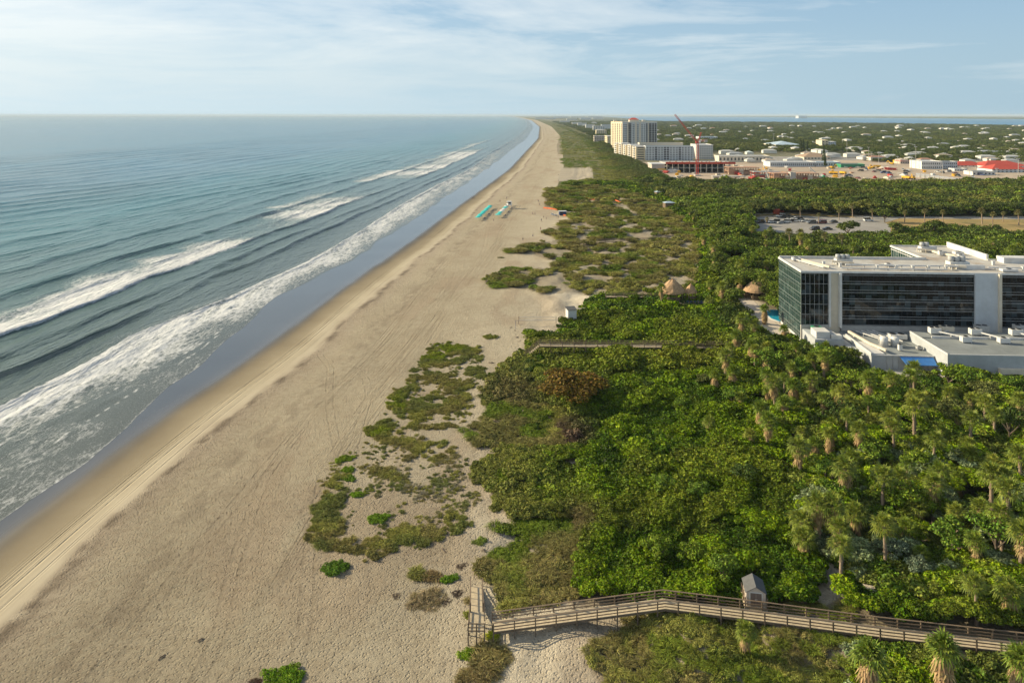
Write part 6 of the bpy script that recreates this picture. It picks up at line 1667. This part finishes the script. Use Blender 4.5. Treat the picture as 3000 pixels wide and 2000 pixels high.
# tall tower
def tower():
    root = empty('apartment_tower', (192, 1188, 3.5), R(-2), 'tall cream and grey apartment tower of fifteen floors above the low buildings on the coast', 'tower')
    Ht = 48.5
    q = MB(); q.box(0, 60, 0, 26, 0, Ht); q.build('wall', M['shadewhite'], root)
    # sea face with sunlight put into its yellow: stepped volumes along the beach
    q = MB(); q.add([(-.1, 0, 0), (-13, 62, 0), (6, 66, 0), (14, 26, 0), (-.1, 0, Ht+1), (-13, 62, Ht+1), (6, 66, Ht+1), (14, 26, Ht+1)], [(0, 4, 5, 1), (1, 5, 6, 2), (2, 6, 7, 3), (0, 3, 7, 4), (4, 7, 6, 5)]); q.build('sea_face', M['yellow_and_sunlit_wall'], root)
    d = Vector((-12.9, 62, 0)).normalized(); nrm = Vector((-d.y, d.x, 0))
    for b in range(6):
        c = Vector((-.1, 0, 0))+d*(6+b*10); bb = None
        for f in range(15):
            z = 1.2+f*3.15; p = c+nrm*.5; q = MB(); q.bar((p-d*2.6)+Vector((0, 0, z)), (p+d*2.6)+Vector((0, 0, z)), 1.0, 1.0); bb = q.build('balcony', M['cream'], root)
        q = MB(); p = c+nrm*.06; q.bar((p-d*2.2)+Vector((0, 0, Ht/2)), (p+d*2.2)+Vector((0, 0, Ht/2)), .12, Ht-3); g = q.build('recess', M['window'], root)
    for (x0, x1, kind) in [(1.5, 4, 'w'), (5, 8, 'w'), (10.5, 15.5, 'd'), (18, 21, 'w'), (25.5, 28, 'w'), (33, 35.5, 'w'), (37.5, 39.5, 'w'), (41, 43.5, 'g'), (46, 50.5, 'd'), (51.5, 55, 'd'), (56, 59, 'd')]:
        if kind in 'dg':
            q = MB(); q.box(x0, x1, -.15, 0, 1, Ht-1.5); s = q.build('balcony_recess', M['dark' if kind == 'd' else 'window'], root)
            for f in range(15): q = MB(); q.box(x0-.1, x1+.1, -.6, -.15, .6+f*3.15, 1.45+f*3.15); r_ = q.build('balcony', M['grey'], root); r_.parent = s
        else:
            for f in range(14): q = MB() if f == 0 else q; 
            q = MB(); q.box(x0, x1, -.14, 0, 0, 1.25); me = q.mesh('window', M['window'])
            for f in range(14): o = bpy.data.objects.new('window', me); COL.objects.link(o); o.parent = root; o.location = (0, 0, 2.6+f*3.15)
    q = MB(); q.box(8.6, 10.2, -1.0, 0, 0, Ht+.8); q.box(22.4, 24.6, -1.2, 0, 0, Ht+.6); q.box(29.5, 31.6, -.9, 0, 0, Ht+.6); q.box(44.3, 45.4, -1.0, 0, 0, Ht+.5); q.build('pilaster', M['cream'], root)
    q = MB(); q.box(-.3, 60.3, -.4, 26.3, Ht, Ht+1.2); q.build('roof_parapet', M['white'], root)
    q = MB(); q.box(13, 29, 5, 17, Ht+1.2, Ht+5); q.build('penthouse', M['cream'], root)
    q = MB(); q.add([(12.3, 4.3, Ht+5), (29.7, 4.3, Ht+5), (29.7, 17.7, Ht+5), (12.3, 17.7, Ht+5), (18, 11, Ht+8.2), (24, 11, Ht+8.2)], [(0, 3, 2, 1), (0, 1, 5, 4), (1, 2, 5), (2, 3, 4, 5), (3, 0, 4)]); q.build('penthouse_roof', M['redroof'], root)
    q = MB(); q.box(36, 41, 8, 14, Ht+1.2, Ht+4.6); q.box(-10, -4, 40, 48, Ht+1, Ht+4); q.build('lift_house', M['cream'], root)
    q = MB(); q.tube([(-1, 8, Ht+1), (-1, 8, Ht+8)], .25, 6); q.build('mast', M['white'], root)
tower()
# six storey block in front
building('apartment_block', 181, 924, 64, 16, 18.6, R(-1), 'shadewhite', 'lightgrey', 'six-storey pale apartment block with dark balcony stacks behind the building site', 'apartment block', 6, 16, stacks=(3, 6, 7, 11), par=1.0, left_bays=0)
def stepped():
    root = empty('apartment_block', (168.5, 928, 3.5), R(2), 'sunlit cream seaward wing with balconies joined to the six-storey block', 'apartment block')
    for k in range(5):
        y0 = k*24; x0 = -1.9*k; q = MB(); q.box(x0, x0+13, y0, y0+22, 0, 18.2+(k % 2)*1.2); w = q.build('wall', M['yellow_and_sunlit_wall' if k % 2 == 0 else 'cream'], root)  # sunlight put into the wing's yellow and cream walls
        for f in range(6): q = MB(); q.box(x0-1.1, x0, y0+3, y0+19, .8+f*3.0, 1.9+f*3.0); o = q.build('balcony', M['white'], root); q = MB(); q.box(x0-.06, x0-.001, y0+4, y0+18, 2.0+f*3.0, 3.6+f*3.0); g = q.build('opening', M['window'], root); g.parent = o
        q = MB(); q.box(x0-.3, x0+13.3, y0-.3, y0+22.3, 18.3+(k % 2)*1.2, 18.9+(k % 2)*1.2); q.build('roof', M['lightgrey'], root)
    for f in range(6): q = MB(); q.box(2, 11, -.12, -.001, 1.3+f*3.0, 2.6+f*3.0); q.build('window', M['window'], root)
stepped()
building('apartment_block', xyY(2042, 950), 950, 22, 40, 19.5, R(-2), 'white', 'lightgrey', 'grey-white rear wing with open galleries right of the crane mast', 'apartment block', 6, 7, par=.6)
building('apartment_block', 182, 975, 62, 14, 20.5, R(-1), 'cream', 'lightgrey', 'cream upper rear range with row of white chimneys behind the six-storey block', 'apartment block', 0, 0, par=1.4)
# blocks beyond the tower along the beach
for i, (x3, yb, w, d, h, wall, lab) in enumerate([(1741, 419, 26, 30, 15, 'shedwall', 'pinkish brown low block at the dune edge left of the tower'), (1779, 428, 12, 60, 19, 'yellow_and_sunlit_wall', 'sunlit yellowish block directly seaward of the tower'), (1747, 398, 30, 40, 16, 'yellow_and_sunlit_wall', 'pale yellow block behind the pinkish one'),  # block seaward of the tower has sunlight in its yellow
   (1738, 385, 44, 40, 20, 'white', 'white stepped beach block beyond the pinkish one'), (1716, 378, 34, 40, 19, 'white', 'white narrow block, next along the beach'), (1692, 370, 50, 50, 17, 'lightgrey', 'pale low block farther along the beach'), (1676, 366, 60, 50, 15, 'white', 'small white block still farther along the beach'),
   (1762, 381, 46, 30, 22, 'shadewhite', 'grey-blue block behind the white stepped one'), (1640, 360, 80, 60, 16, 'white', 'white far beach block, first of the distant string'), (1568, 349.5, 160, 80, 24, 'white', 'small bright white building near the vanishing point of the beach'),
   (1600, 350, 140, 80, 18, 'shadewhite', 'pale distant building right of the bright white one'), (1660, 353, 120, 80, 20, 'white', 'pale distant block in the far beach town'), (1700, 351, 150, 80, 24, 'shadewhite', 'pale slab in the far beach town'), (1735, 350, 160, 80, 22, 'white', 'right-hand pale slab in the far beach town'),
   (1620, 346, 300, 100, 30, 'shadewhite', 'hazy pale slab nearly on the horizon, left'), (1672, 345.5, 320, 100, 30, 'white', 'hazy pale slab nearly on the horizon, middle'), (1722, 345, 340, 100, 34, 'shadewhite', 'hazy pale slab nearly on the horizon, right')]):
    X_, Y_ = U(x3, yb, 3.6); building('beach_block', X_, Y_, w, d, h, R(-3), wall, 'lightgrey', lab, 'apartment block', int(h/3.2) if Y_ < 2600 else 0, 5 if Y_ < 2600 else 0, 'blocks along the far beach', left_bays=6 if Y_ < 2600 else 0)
# ------------------------------------------------------------------ building site
sheet('site', PG([(1846, 500), (1850, 476), (2250, 470), (2700, 470), (3300, 476), (3300, 545), (2990, 545), (2250, 535), (1985, 520), (1860, 516)], 3.68), 3.68, M['dirt'])
sheet('building_yard', [(xyY(2200, 820), 820), (xyY(3300, 820), 820), (xyY(3300, 1010), 1010), (xyY(2250, 1010), 1010)], 3.66, M['asphalt'])
def garage():
    root = empty('parking_structure', (164, 728, 3.6), R(-.5), 'long unfinished concrete deck with reddish edge and columns behind the crane', 'unfinished building')
    q = MB(); q.box(0, 74, 0, 34, 9.3, 10.2); q.build('upper_slab', M['concrete'], root)
    q = MB(); q.box(5, 78, .5, 34, 4.6, 5.1); q.build('lower_slab', M['concrete'], root)
    q = MB(); q.box(-.1, 74.1, -.25, 0, 9.2, 11.4); q.build('red_edge', M['redroof'], root)
    for k in range(13): q = MB(); q.box(1+k*6, 1.7+k*6, .2, .9, 0, 9.3); q.build('column', M['cream'], root)
    for k in range(7): q = MB(); q.box(1+k*12, 1.7+k*12, 16, 16.7, 0, 9.3); q.build('column', M['concrete'], root)
    q = MB(); q.box(-14, -.2, 4, 26, 0, 8.4); q.build('end_block', M['shedwall'], root); q = MB(); q.box(-14.5, 0, 3.6, 26.5, 8.4, 9.2); q.build('end_roof', M['lightgrey'], root)
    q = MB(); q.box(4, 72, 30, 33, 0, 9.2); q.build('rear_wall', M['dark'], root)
    for k in range(24): q = MB(); x = 2+k*3; q.box(x, x+1.4, 3+3*math.sin(k), 5+3*math.sin(k), 10.2, 11.3+.7*math.sin(k*2.7)); q.build('formwork_stack', M['formwork'], root)
garage()
def frame_building(x, y, nx, ny, h, mat, lab, slab=True, bay=5, rz=0):
    root = empty('concrete_frame', (x, y, 3.7), rz, lab, 'unfinished building', 'frames on the building site'); 
    for i in range(nx+1):
        for j in range(ny+1): q = MB(); q.box(i*bay-.3, i*bay+.3, j*bay-.3, j*bay+.3, 0, h); q.build('column', M[mat], root)
    for z in ([h*.5, h] if slab else [h]): q = MB(); q.box(-.6, nx*bay+.6, -.6, ny*bay+.6, z-.3, z+.15); q.build('slab', M['formwork' if mat == 'formwork' else 'concrete'], root)
    for k in range(nx): q = MB(); q.box(k*bay+.4, (k+1)*bay-.4, -.2, 0.1, .3, h*.45 if k % 2 else h*.8); q.build('shutter_panel', M[['formwork', 'redsteel', 'cream', 'formwork'][k % 4]], root)
frame_building(xyY(2136, 700), 700, 6, 3, 7.5, 'formwork', 'orange formwork frame right behind the crane', rz=R(-1))
frame_building(xyY(2210, 665), 665, 5, 2, 6, 'redsteel', 'red formwork frame in the middle of the site')
frame_building(xyY(2268, 632), 632, 4, 3, 7.2, 'formwork', 'orange-brown frame left of the grey stair core')
frame_building(xyY(2335, 638), 638, 4, 3, 6.8, 'formwork', 'dark orange frame right of the grey stair core')
frame_building(xyY(2090, 650), 650, 6, 1, 3, 'cream', 'low pale row of new columns in front of the crane foot', False)
building('stair_core', xyY(2315, 630), 629, 4.8, 5, 8, 0, 'concrete', 'concrete', 'plain grey concrete stair core standing on the site', 'stair core', 0, 0)
def crane():
    X_ = xyY(2043, 690); root = empty('tower_crane', (X_, 690, 3.6), 0, 'red tower crane with slanting jib over the building site', 'crane')
    def lattice(a, b, s, n, name, mat='redsteel', t=.2):
        a, b = Vector(a), Vector(b); d = (b-a); dn = d.normalized(); up = Vector((0, 1, 0)); r = dn.cross(up).normalized()*s/2; u = up*s/2; q = MB()
        for o in (r+u, r-u, -r+u, -r-u): q.bar(a+o, b+o, t, t)
        for k in range(n):
            c0 = a+d*(k/n); c1 = a+d*((k+1)/n)
            for o1, o2 in ((r+u, -r+u), (-r-u, r-u), (r-u, r+u), (-r+u, -r-u)): q.bar(c0+o1, c1+o2, t*.7, t*.7); q.bar(c0+o1, c0+o2, t*.7, t*.7)
        q.build(name, M[mat], root)
    lattice((0, 0, 0), (0, 0, 33), 2.1, 14, 'mast')
    q = MB(); q.box(-3, 3, -3, 3, 0, 1.2); q.build('base', M['concrete'], root)
    q = MB(); q.box(-1.6, 1.6, -1.4, 1.4, 33, 35); q.build('slewing_unit', M['redsteel'], root)
    q = MB(); q.box(1.0, 2.9, -2.9, -1.45, 33.5, 35.8); q.build('cab', M['white'], root)
    jt = (xyY(1977, 690)-X_, 0, 62); lattice((-1, 0, 35), jt, 1.2, 20, 'jib', t=.17)
    lattice((1.2, 0, 35), (9.5, 0, 36.2), 1.5, 5, 'counter_jib'); q = MB(); q.box(7, 10, -1.3, 1.3, 33.8, 36.6); q.build('counterweight', M['concrete'], root)
    lattice((.8, 0, 35), (4.0, 0, 44), .9, 5, 'a_frame')
    q = MB(); q.bar((4, 0, 44), Vector(jt)*.93, .15, .15); q.bar((4, 0, 44), (9, 0, 36.5), .15, .15); q.build('stay_cable', M['dark'], root)
crane()
def lift(X_, Y_, lab, mat, ang, L=14):
    root = empty('mobile_crane', (X_, Y_, 3.7), 0, lab, 'crane', 'mobile cranes on the site'); q = MB(); q.box(-3.6, 3.6, -1.3, 1.3, .8, 1.9); q.build('chassis', M[mat], root)
    q = MB(); q.box(2.0, 3.6, -1.2, 1.2, 1.9, 3.2); q.build('cab', M[mat], root)
    for x in (-2.6, -1.2, 1.4, 2.8):
        for y in (-1.2, 1.2): q = MB(); q.tube([(x, y-.2, .6), (x, y+.2, .6)], .6, 10); q.build('wheel', M['tyre'], root)
    q = MB(); q.bar((-1, 0, 2.2), (-1+L*math.cos(ang), 0, 2.2+L*math.sin(ang)), .8, .8); q.build('boom', M['white' if mat == 'green' else mat], root)
lift(xyY(2405, 660), 660, 'green mobile crane with raised white boom', 'green', R(140), 13)
lift(xyY(2225, 668), 640, 'green and yellow mobile crane near the red frames', 'green', R(115), 12)
def digger(X_, Y_, lab, kind, rz):
    root = empty('excavator' if kind == 'ex' else 'dump_truck', (X_, Y_, 3.72), rz, lab, 'excavator' if kind == 'ex' else 'truck', 'yellow machines on the site')
    if kind == 'ex':
        for s in (-1.2, 1.2): q = MB(); q.box(-2.1, 2.1, s-.35, s+.35, 0, .9); q.build('track', M['tyre'], root)
        q = MB(); q.box(-2.2, 1.4, -1.3, 1.3, 1.0, 2.3); q.build('body', M['machine'], root); q = MB(); q.box(.2, 1.6, -1.3, -.1, 2.3, 3.3); q.build('cab', M['carglass'], root)
        q = MB(); q.bar((1.2, .4, 2), (4.2, .4, 4.6), .5, .6); q.bar((4.2, .4, 4.6), (6.2, .4, 2), .4, .5); q.build('arm', M['machine'], root); q = MB(); q.box(5.6, 6.8, -.3, 1.1, .8, 2); q.build('bucket', M['grey'], root)
    else:
        q = MB(); q.add([(-3.6, -1.4, 1.2), (1.2, -1.4, 1.2), (1.2, 1.4, 1.2), (-3.6, 1.4, 1.2), (-4.2, -1.6, 2.9), (1.6, -1.6, 3.1), (1.6, 1.6, 3.1), (-4.2, 1.6, 2.9)], [(0, 3, 2, 1), (0, 1, 5, 4), (1, 2, 6, 5), (2, 3, 7, 6), (3, 0, 4, 7), (4, 5, 6, 7)]); q.build('tipper', M['machine'], root)
        q = MB(); q.box(1.8, 3.9, -1.2, 1.2, 1.0, 3.0); q.build('cab', M['machine'], root)
        for x in (-2.6, -1, 2.8):
            for y in (-1.3, 1.3): q = MB(); q.tube([(x, y-.25, .75), (x, y+.25, .75)], .75, 10); q.build('wheel', M['tyre'], root)
for i, (x, y, k, lab) in enumerate([(595, 608, 'ex', 'yellow excavator behind the green mobile crane'), (580, 655, 'ex', 'yellow excavator left of the orange tipper'), (690, 660, 'tr', 'orange-yellow tipper truck in the middle of the site'), (605, 660, 'tr', 'yellow truck touching the left excavator'),
   (960, 605, 'ex', 'yellow excavator near the pale mound'), (1000, 600, 'tr', 'yellow truck right of the pale mound excavator'), (1270, 705, 'tr', 'left of two yellow machines before the white cabins'), (1335, 705, 'ex', 'right of two yellow machines before the white cabins'), (1135, 570, 'ex', 'yellow excavator near the field edge at the back of the site')]):
    X_, Y_ = U(2250+x/3.136, 300+y/3.136, 3.8); digger(X_, Y_, lab, k, random.random()*6)
for i, (x, y) in enumerate([(1325, 643), (1435, 645)]):
    X_, Y_ = U(1500+x/3.136, 300+y/3.136, 3.8); building('site_tent', X_, Y_, 12, 6, 3.2, 0, 'yellow_and_sunlit_wall' if i == 0 else 'white', 'machine' if i == 0 else 'white', ['yellow site store in front of the concrete deck', 'white site tent in front of the concrete deck'][i], 'site store', 0, 0, roof='hip')
for i in range(9):
    X_, Y_ = U(2250+(1395+i*44)/3.136, 300+(690+i*6)/3.136, 3.7)
    building('site_cabin', X_, Y_, 9, 3.4, 3.4, R(58), 'white', 'lightgrey', ['leftmost white site cabin of the slanting row', 'second white site cabin from the left', 'third white site cabin from the left', 'fourth white site cabin from the left', 'middle white site cabin of the slanting row', 'fourth white site cabin from the right', 'third white site cabin from the right', 'second white site cabin from the right', 'rightmost white site cabin beside the treetops'][i], 'site cabin', 1, 3, 'row of white site cabins', par=0)
for i, (x, y) in enumerate([(1050, 610), (1100, 612)]):
    X_, Y_ = U(2250+x/3.136, 300+y/3.136, 3.7); root = empty('sand_heap', (X_, Y_, 3.6), 0, ['left pale heap of sand on the building site', 'right pale heap of sand on the building site'][i], 'sand heap', 'heaps on the site'); q = MB(); vs = [(6*math.cos(a), 5*math.sin(a), 0) for a in np.linspace(0, 6.28, 13)[:-1]]+[(3*math.cos(a)+random.random(), 2.5*math.sin(a), 2+random.random()*.5) for a in np.linspace(0, 6.28, 13)[:-1]]+[(0, 0, 2.9)]
    q.add(vs, [(k, (k+1) % 12, (k+1) % 12+12, k+12) for k in range(12)]+[(k+12, (k+1) % 12+12, 24) for k in range(12)]); q.build('heap', M['cream'], root, True)
vt = 0
for (x, y) in [(830, 600), (850, 632), (905, 625), (975, 640), (1010, 632), (1060, 650), (1240, 620), (1275, 640), (1255, 665), (760, 605), (880, 605), (1110, 655), (1560, 640), (1610, 650), (1660, 640), (1720, 655), (1750, 680), (1960, 670), (1880, 690), (720, 690), (750, 680), (825, 700)]:
    X_, Y_ = U(2250+x/3.136, 300+y/3.136, 3.8); c = [WH, BK, SL, RD, GY, (.03, .06, .2)][vt % 6]
    o = CP[['sedan', 'suv', 'van'][vt % 3]].put((X_, Y_, 3.74), random.random()*6, 1.3, ['white', 'black', 'silver', 'dark red', 'grey', 'blue'][vt % 6]+' '+['car', 'four-wheel drive', 'van'][vt % 3]+' parked on the open ground of the building site', tuple(c)+(1,)); o['group'] = 'vehicles on the building site'; vt += 1
# floodlight and lamp poles
def pole(x3, ytop, ybase, lab, Y_=None, z0=3.6, arm=True, grp='tall lamp poles'):
    X_, Yb = U(x3, ybase, z0); h = (ybase-ytop)/2000*Yb; root = empty('light_pole', (X_, Yb, z0), 0, lab, 'light pole', grp); q = MB(); q.tube([(0, 0, 0), (0, 0, h)], [.28, .16], 7); q.build('pole', M['concrete'], root)
    if arm: q = MB(); q.box(-1.6, 1.6, -.2, .2, h, h+.5); q.build('lamp_head', M['lightgrey'], root)
for x, t, b, lab in [(725, 340, 520, 'tall lamp pole behind the long white building'), (1358, 410, 622, 'tallest lamp pole, left of the white red-roofed group'), (1190, 500, 590, 'lamp pole left of the tallest one'), (2300, 520, 735, 'lamp pole at the right edge in front of the red roof'),
   (925, 415, 545, 'lamp pole with round head behind the site, left of centre'), (875, 455, 540, 'short lamp pole left of the round-headed one'), (950, 460, 545, 'short lamp pole right of the round-headed one'), (1018, 470, 560, 'lamp pole between the round-headed and the tallest'),
   (1605, 565, 665, 'lamp pole in front of the white motel'), (1850, 590, 690, 'thick grey pole in front of the red roofs'), (1920, 600, 670, 'thin pole right of the thick grey one'), (2105, 610, 690, 'pole before the small white gable'), (1680, 500, 545, 'thin pole behind the white motel'), (1318, 500, 610, 'thin pole just left of the tallest lamp pole'),
   (52, 290, 400, 'far thin pole left of the blue roof'), (685, 355, 395, 'far thin pole in the town')]:
    pole(2250+x/3.136, 300+t/3.136, 300+b/3.136, lab)
for x, t, b, lab in [(1590, 190, 292, 'left of two bare poles before the spreading field tree'), (1641, 178, 288, 'right of two bare poles before the spreading field tree')]:
    pole(2100+x/2.613, 580+t/2.613, 580+b/2.613, lab, arm=False)
# ------------------------------------------------------------------ named town buildings
def T2(x, y): return 2250+x/3.136, 300+y/3.136
def T1(x, y): return 1500+x/3.136, 300+y/3.136
def bld(p, w3, hpx, d, wall, roofm, lab, floors=0, bays=0, roof='flat', name='building', cat='building', rz=0, par=.5, stacks=(), left_bays=0):
    X_, Y_ = U(p[0], p[1], 3.6); return building(name, X_, Y_, w3/2000*Y_, d, hpx/2000*Y_, rz, wall, roofm, lab, cat, floors, bays, roof=roof, par=par, stacks=stacks, left_bays=left_bays)
bld(T1(1900, 548), 150, 17, 22, 'cream', 'lightgrey', 'long low cream building with flat roof behind the concrete deck', 1, 14, name='long_building')
bld(T2(20, 592), 130, 13, 22, 'shadewhite', 'lightgrey', 'long white row of shops with dark openings across the site', 1, 22, win_='dark') if False else bld(T2(20, 592), 130, 13, 22, 'shadewhite', 'lightgrey', 'long white row of shops with dark openings across the site', 1, 22, name='shop_row')
bld(T2(440, 592), 72, 13, 18, 'shadewhite', 'blueroof', 'blue-grey roofed shop continuing the long white row', 1, 10, name='shop_row')
bld(T2(670, 600), 70, 9, 16, 'green', 'roofgrey', 'low green-fronted shed right of the shop row', 0, 0, name='shed_building')
bld(T2(330, 527), 78, 8, 30, 'cream', 'brownroof', 'brown pyramid-roofed building behind the shop row', 1, 8, 'hip', name='pavilion')
bld(T2(70, 420), 74, 10, 60, 'cream', 'blueroof', 'pale blue-roofed large building in the town left of the dark firs', 1, 9, 'hip', name='hall')
bld(T2(495, 420), 19, 22, 25, 'yellow_and_sunlit_wall', 'lightgrey', 'sunlit yellow block in the town', 3, 2, name='apartment_block')
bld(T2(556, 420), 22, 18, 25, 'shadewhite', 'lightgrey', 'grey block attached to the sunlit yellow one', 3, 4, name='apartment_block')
bld(T2(1412, 615), 60, 22, 26, 'white', 'lightgrey', 'white motel with flat roof left of the red roofs', 2, 10, name='motel', rz=R(-3))
bld(T2(1590, 605), 48, 18, 14, 'shadewhite', 'roofgrey', 'grey-roofed right wing of the white motel', 2, 8, name='motel')
bld(T2(1712, 632), 38, 6, 10, 'white', 'lightgrey', 'low white annex in front of the red roofs', 1, 5, name='annex')
bld(T2(1730, 592), 90, 4, 22, 'white', 'redroof', 'left stretch of the long red roof', 1, 8, 'hip', name='red_roofed_building')
bld(T2(1990, 600), 130, 5, 30, 'white', 'redroof', 'right stretch of the long red roof', 1, 8, 'hip', name='red_roofed_building')
bld(T2(2060, 645), 110, 10, 24, 'shadewhite', 'redroof', 'nearest red-roofed building with a small white gable, cut by the right edge', 2, 9, 'hip', name='red_roofed_building')
bld(T2(1880, 670), 66, 10, 14, 'white', 'roofgrey', 'small white house with grey roof in front of the red roofs', 1, 6, name='house')
bld(T2(1195, 560), 10, 8, 12, 'machine', 'machine', 'small orange building beside the maroon roof', 0, 0, name='kiosk_building', par=0)
bld(T2(1215, 565), 34, 8, 14, 'shedwall', 'redroof', 'maroon-roofed building at the back of the site', 1, 5, 'hip', name='house')
bld(T1(1720, 352), 54, 11, 30, 'shadewhite', 'blueroof', 'blue-roofed block in the town right of the crane', 2, 8, name='apartment_block')
bld((2136, 643), 58, 18, 14, 'white', 'lightgrey', 'white flat-roofed building at the left of the car park', 1, 5, name='park_building')
for i, (x, y, lab) in enumerate([(1800, 196, 'small blue-grey park roof seen through the trees, farther one'), (1880, 296, 'small blue-green park roof seen through the trees, nearer one')]):
    X_, Y_ = U(*Z3(x, y), 8.2); building('park_shelter', X_, Y_, 6.5, 4.5, 4.6, R(10), 'wood', 'blueroof', lab, 'shelter', 0, 0, roof='hip')
for i, (x, y) in enumerate([(475, 95), (440, 108)]):
    X_, Y_ = U(*Q(x, y+15), 3.7); building('playground', X_, Y_, 3.4, 2.5, 3, 0, 'redroof', 'redroof', ['red play structure behind the parked cars, right part', 'red play structure behind the parked cars, left part'][i], 'play structure', 0, 0, roof='hip')
X_, Y_ = U(*T2(1568, 152), 20); building('far_hangar', X_, 12000, 150, 120, 42, 0, 'white', 'white', 'single white building on the far side of the lagoon', 'building', 0, 0, z=10)
# dark firs
fir = empty('conifer', (0, -90, 0), 0, 'conifer', 'tree'); q = MB(); q.tube([(0, 0, 0), (0, 0, 15)], [.3, .05], 6); q.build('trunk', M['bark'], fir)
rr = np.random.RandomState(9); L_ = [(0, 0, 2+i*1.25, 2.3*(1-i/12)+.3) for i in range(11)]
link('crown', leafmesh('fir_crown', lobes_cloud(L_, 60, .9, 77, .1, .5), M['leafO']), fir); FIR = Spawner(fir)
for i, (x, t, b, lab) in enumerate([(300, 320, 460, 'leftmost of three dark columnar conifers in the town'), (325, 335, 460, 'middle of three dark columnar conifers in the town'), (362, 350, 460, 'rightmost of three dark columnar conifers in the town'), (515, 390, 560, 'tall dark conifer in front of the yellow block'), (525, 470, 600, 'ragged conifer on the near side of the shop row'), (515, 290, 345, 'yellow-green conifer top behind the yellow block')]):
    X_, Y_ = U(*T2(x, b), 3.6); s = (b-t)/3.136/2000*Y_/16; o = FIR.put((X_, Y_, 3.5), i, (s*.8, s*.8, s), lab, (.05, .07, .025, 1) if i != 5 else (.14, .15, .03, 1)); o['group'] = 'tall conifers of the town'
# small houses, each its own object
hp = []
for k, (w, d, h) in enumerate([(14, 10, 3.2), (20, 12, 4.0), (26, 14, 5.5), (16, 16, 3.6)]):
    root = empty('small_house', (0, -100-k*5, 0), 0, 'house', 'house'); q = MB(); q.box(-w/2, w/2, -d/2, d/2, 0, h); q.build('wall', M['housewall'], root)
    q = MB(); rh = 2.2; o = .5; q.add([(-w/2-o, -d/2-o, h), (w/2+o, -d/2-o, h), (w/2+o, d/2+o, h), (-w/2-o, d/2+o, h), (-w/2+d/2, 0, h+rh), (w/2-d/2+.1, 0, h+rh)], [(0, 3, 2, 1), (0, 1, 5, 4), (1, 2, 5), (2, 3, 4, 5), (3, 0, 4)]); q.build('roof', M['houseroof'], root); hp.append(Spawner(root))
RC = [((.48, .48, .46), 'white'), ((.36, .38, .40), 'pale grey'), ((.42, .34, .27), 'tan'), ((.38, .20, .14), 'terracotta'), ((.50, .58, .60), 'pale blue'), ((.25, .24, .23), 'dark grey')]
hn = 0
while hn < 210:
    Y_ = 860*math.exp(random.random()**1.5*1.75); u = random.uniform(.02, .78); X_ = Y_*u
    if X_ < float(Dx(Y_))+200 or (Y_ < 1250 and X_ < 300): continue
    px, py = proj(X_, Y_, 4); 
    if py < 291 and px > 1500: continue
    c, nm = RC[min(int(abs(random.gauss(0, 1.7))), 5)]; s = .8+max(0, Y_-1500)/5500
    zone_y = 'near the building site' if Y_ < 1250 else ('halfway to the lagoon' if Y_ < 2600 else 'close to the lagoon'); zx = 'left' if u < .33 else ('middle' if u < .55 else 'right')
    o = hp[random.randrange(4)].put((X_, Y_, 3.5+(3.0 if Y_ > 1500 else 1.5)), random.choice([0, .1, -.1, 1.57, 1.45]), (s, s, s*1.05), '%s-roofed house among the trees, %s, %s of the town' % (nm, zone_y, zx), tuple(c)+(1,))
    o['group'] = 'small houses of the town'; hn += 1

# material stacks and spoil lying about the building site
cl_names = [('formwork', 'orange stack of formwork panels'), ('cream', 'pale stack of timber'), ('redsteel', 'red bundle of steel'), ('concrete', 'grey stack of blocks'), ('white', 'white wrapped pallets'), ('machine', 'yellow stack of props')]
for i in range(90):
    px = random.uniform(1860, 2800); py = random.uniform(486, 528)
    X_, Y_ = U(px, py, 3.8); mt, lb = cl_names[i % 6]; n = 1+i % 3
    root = empty('material_stack', (X_, Y_, 3.7), random.random()*3, lb+' lying on the %s part of the building site' % ('left' if px < 2180 else ('middle' if px < 2480 else 'right')), 'material stack', 'material stacks on the building site')
    for k in range(n+1):
        q = MB(); w = random.uniform(1.2, 3.4); d = random.uniform(.8, 2.0); q.box(-w, w, -d, d, k*.62, k*.62+.55); q.build('layer', M[mt], root)
# ------------------------------------------------------------------ air
def make_haze():
    m = bpy.data.materials.new('haze_air'); m.use_nodes = True; nt = m.node_tree; nt.nodes.clear()
    out = nt.nodes.new('ShaderNodeOutputMaterial'); pv = nt.nodes.new('ShaderNodeVolumePrincipled')
    pv.inputs['Color'].default_value = (.72, .85, .95, 1); pv.inputs['Density'].default_value = 3.8e-5; pv.inputs['Anisotropy'].default_value = .0
    nt.links.new(pv.outputs[0], out.inputs['Volume'])
    mb = MB(); mb.box(-62500, 62500, -300, 60500, -12, 82)
    o = mb.build('haze', m); tag(o, kind='stuff')
make_haze()
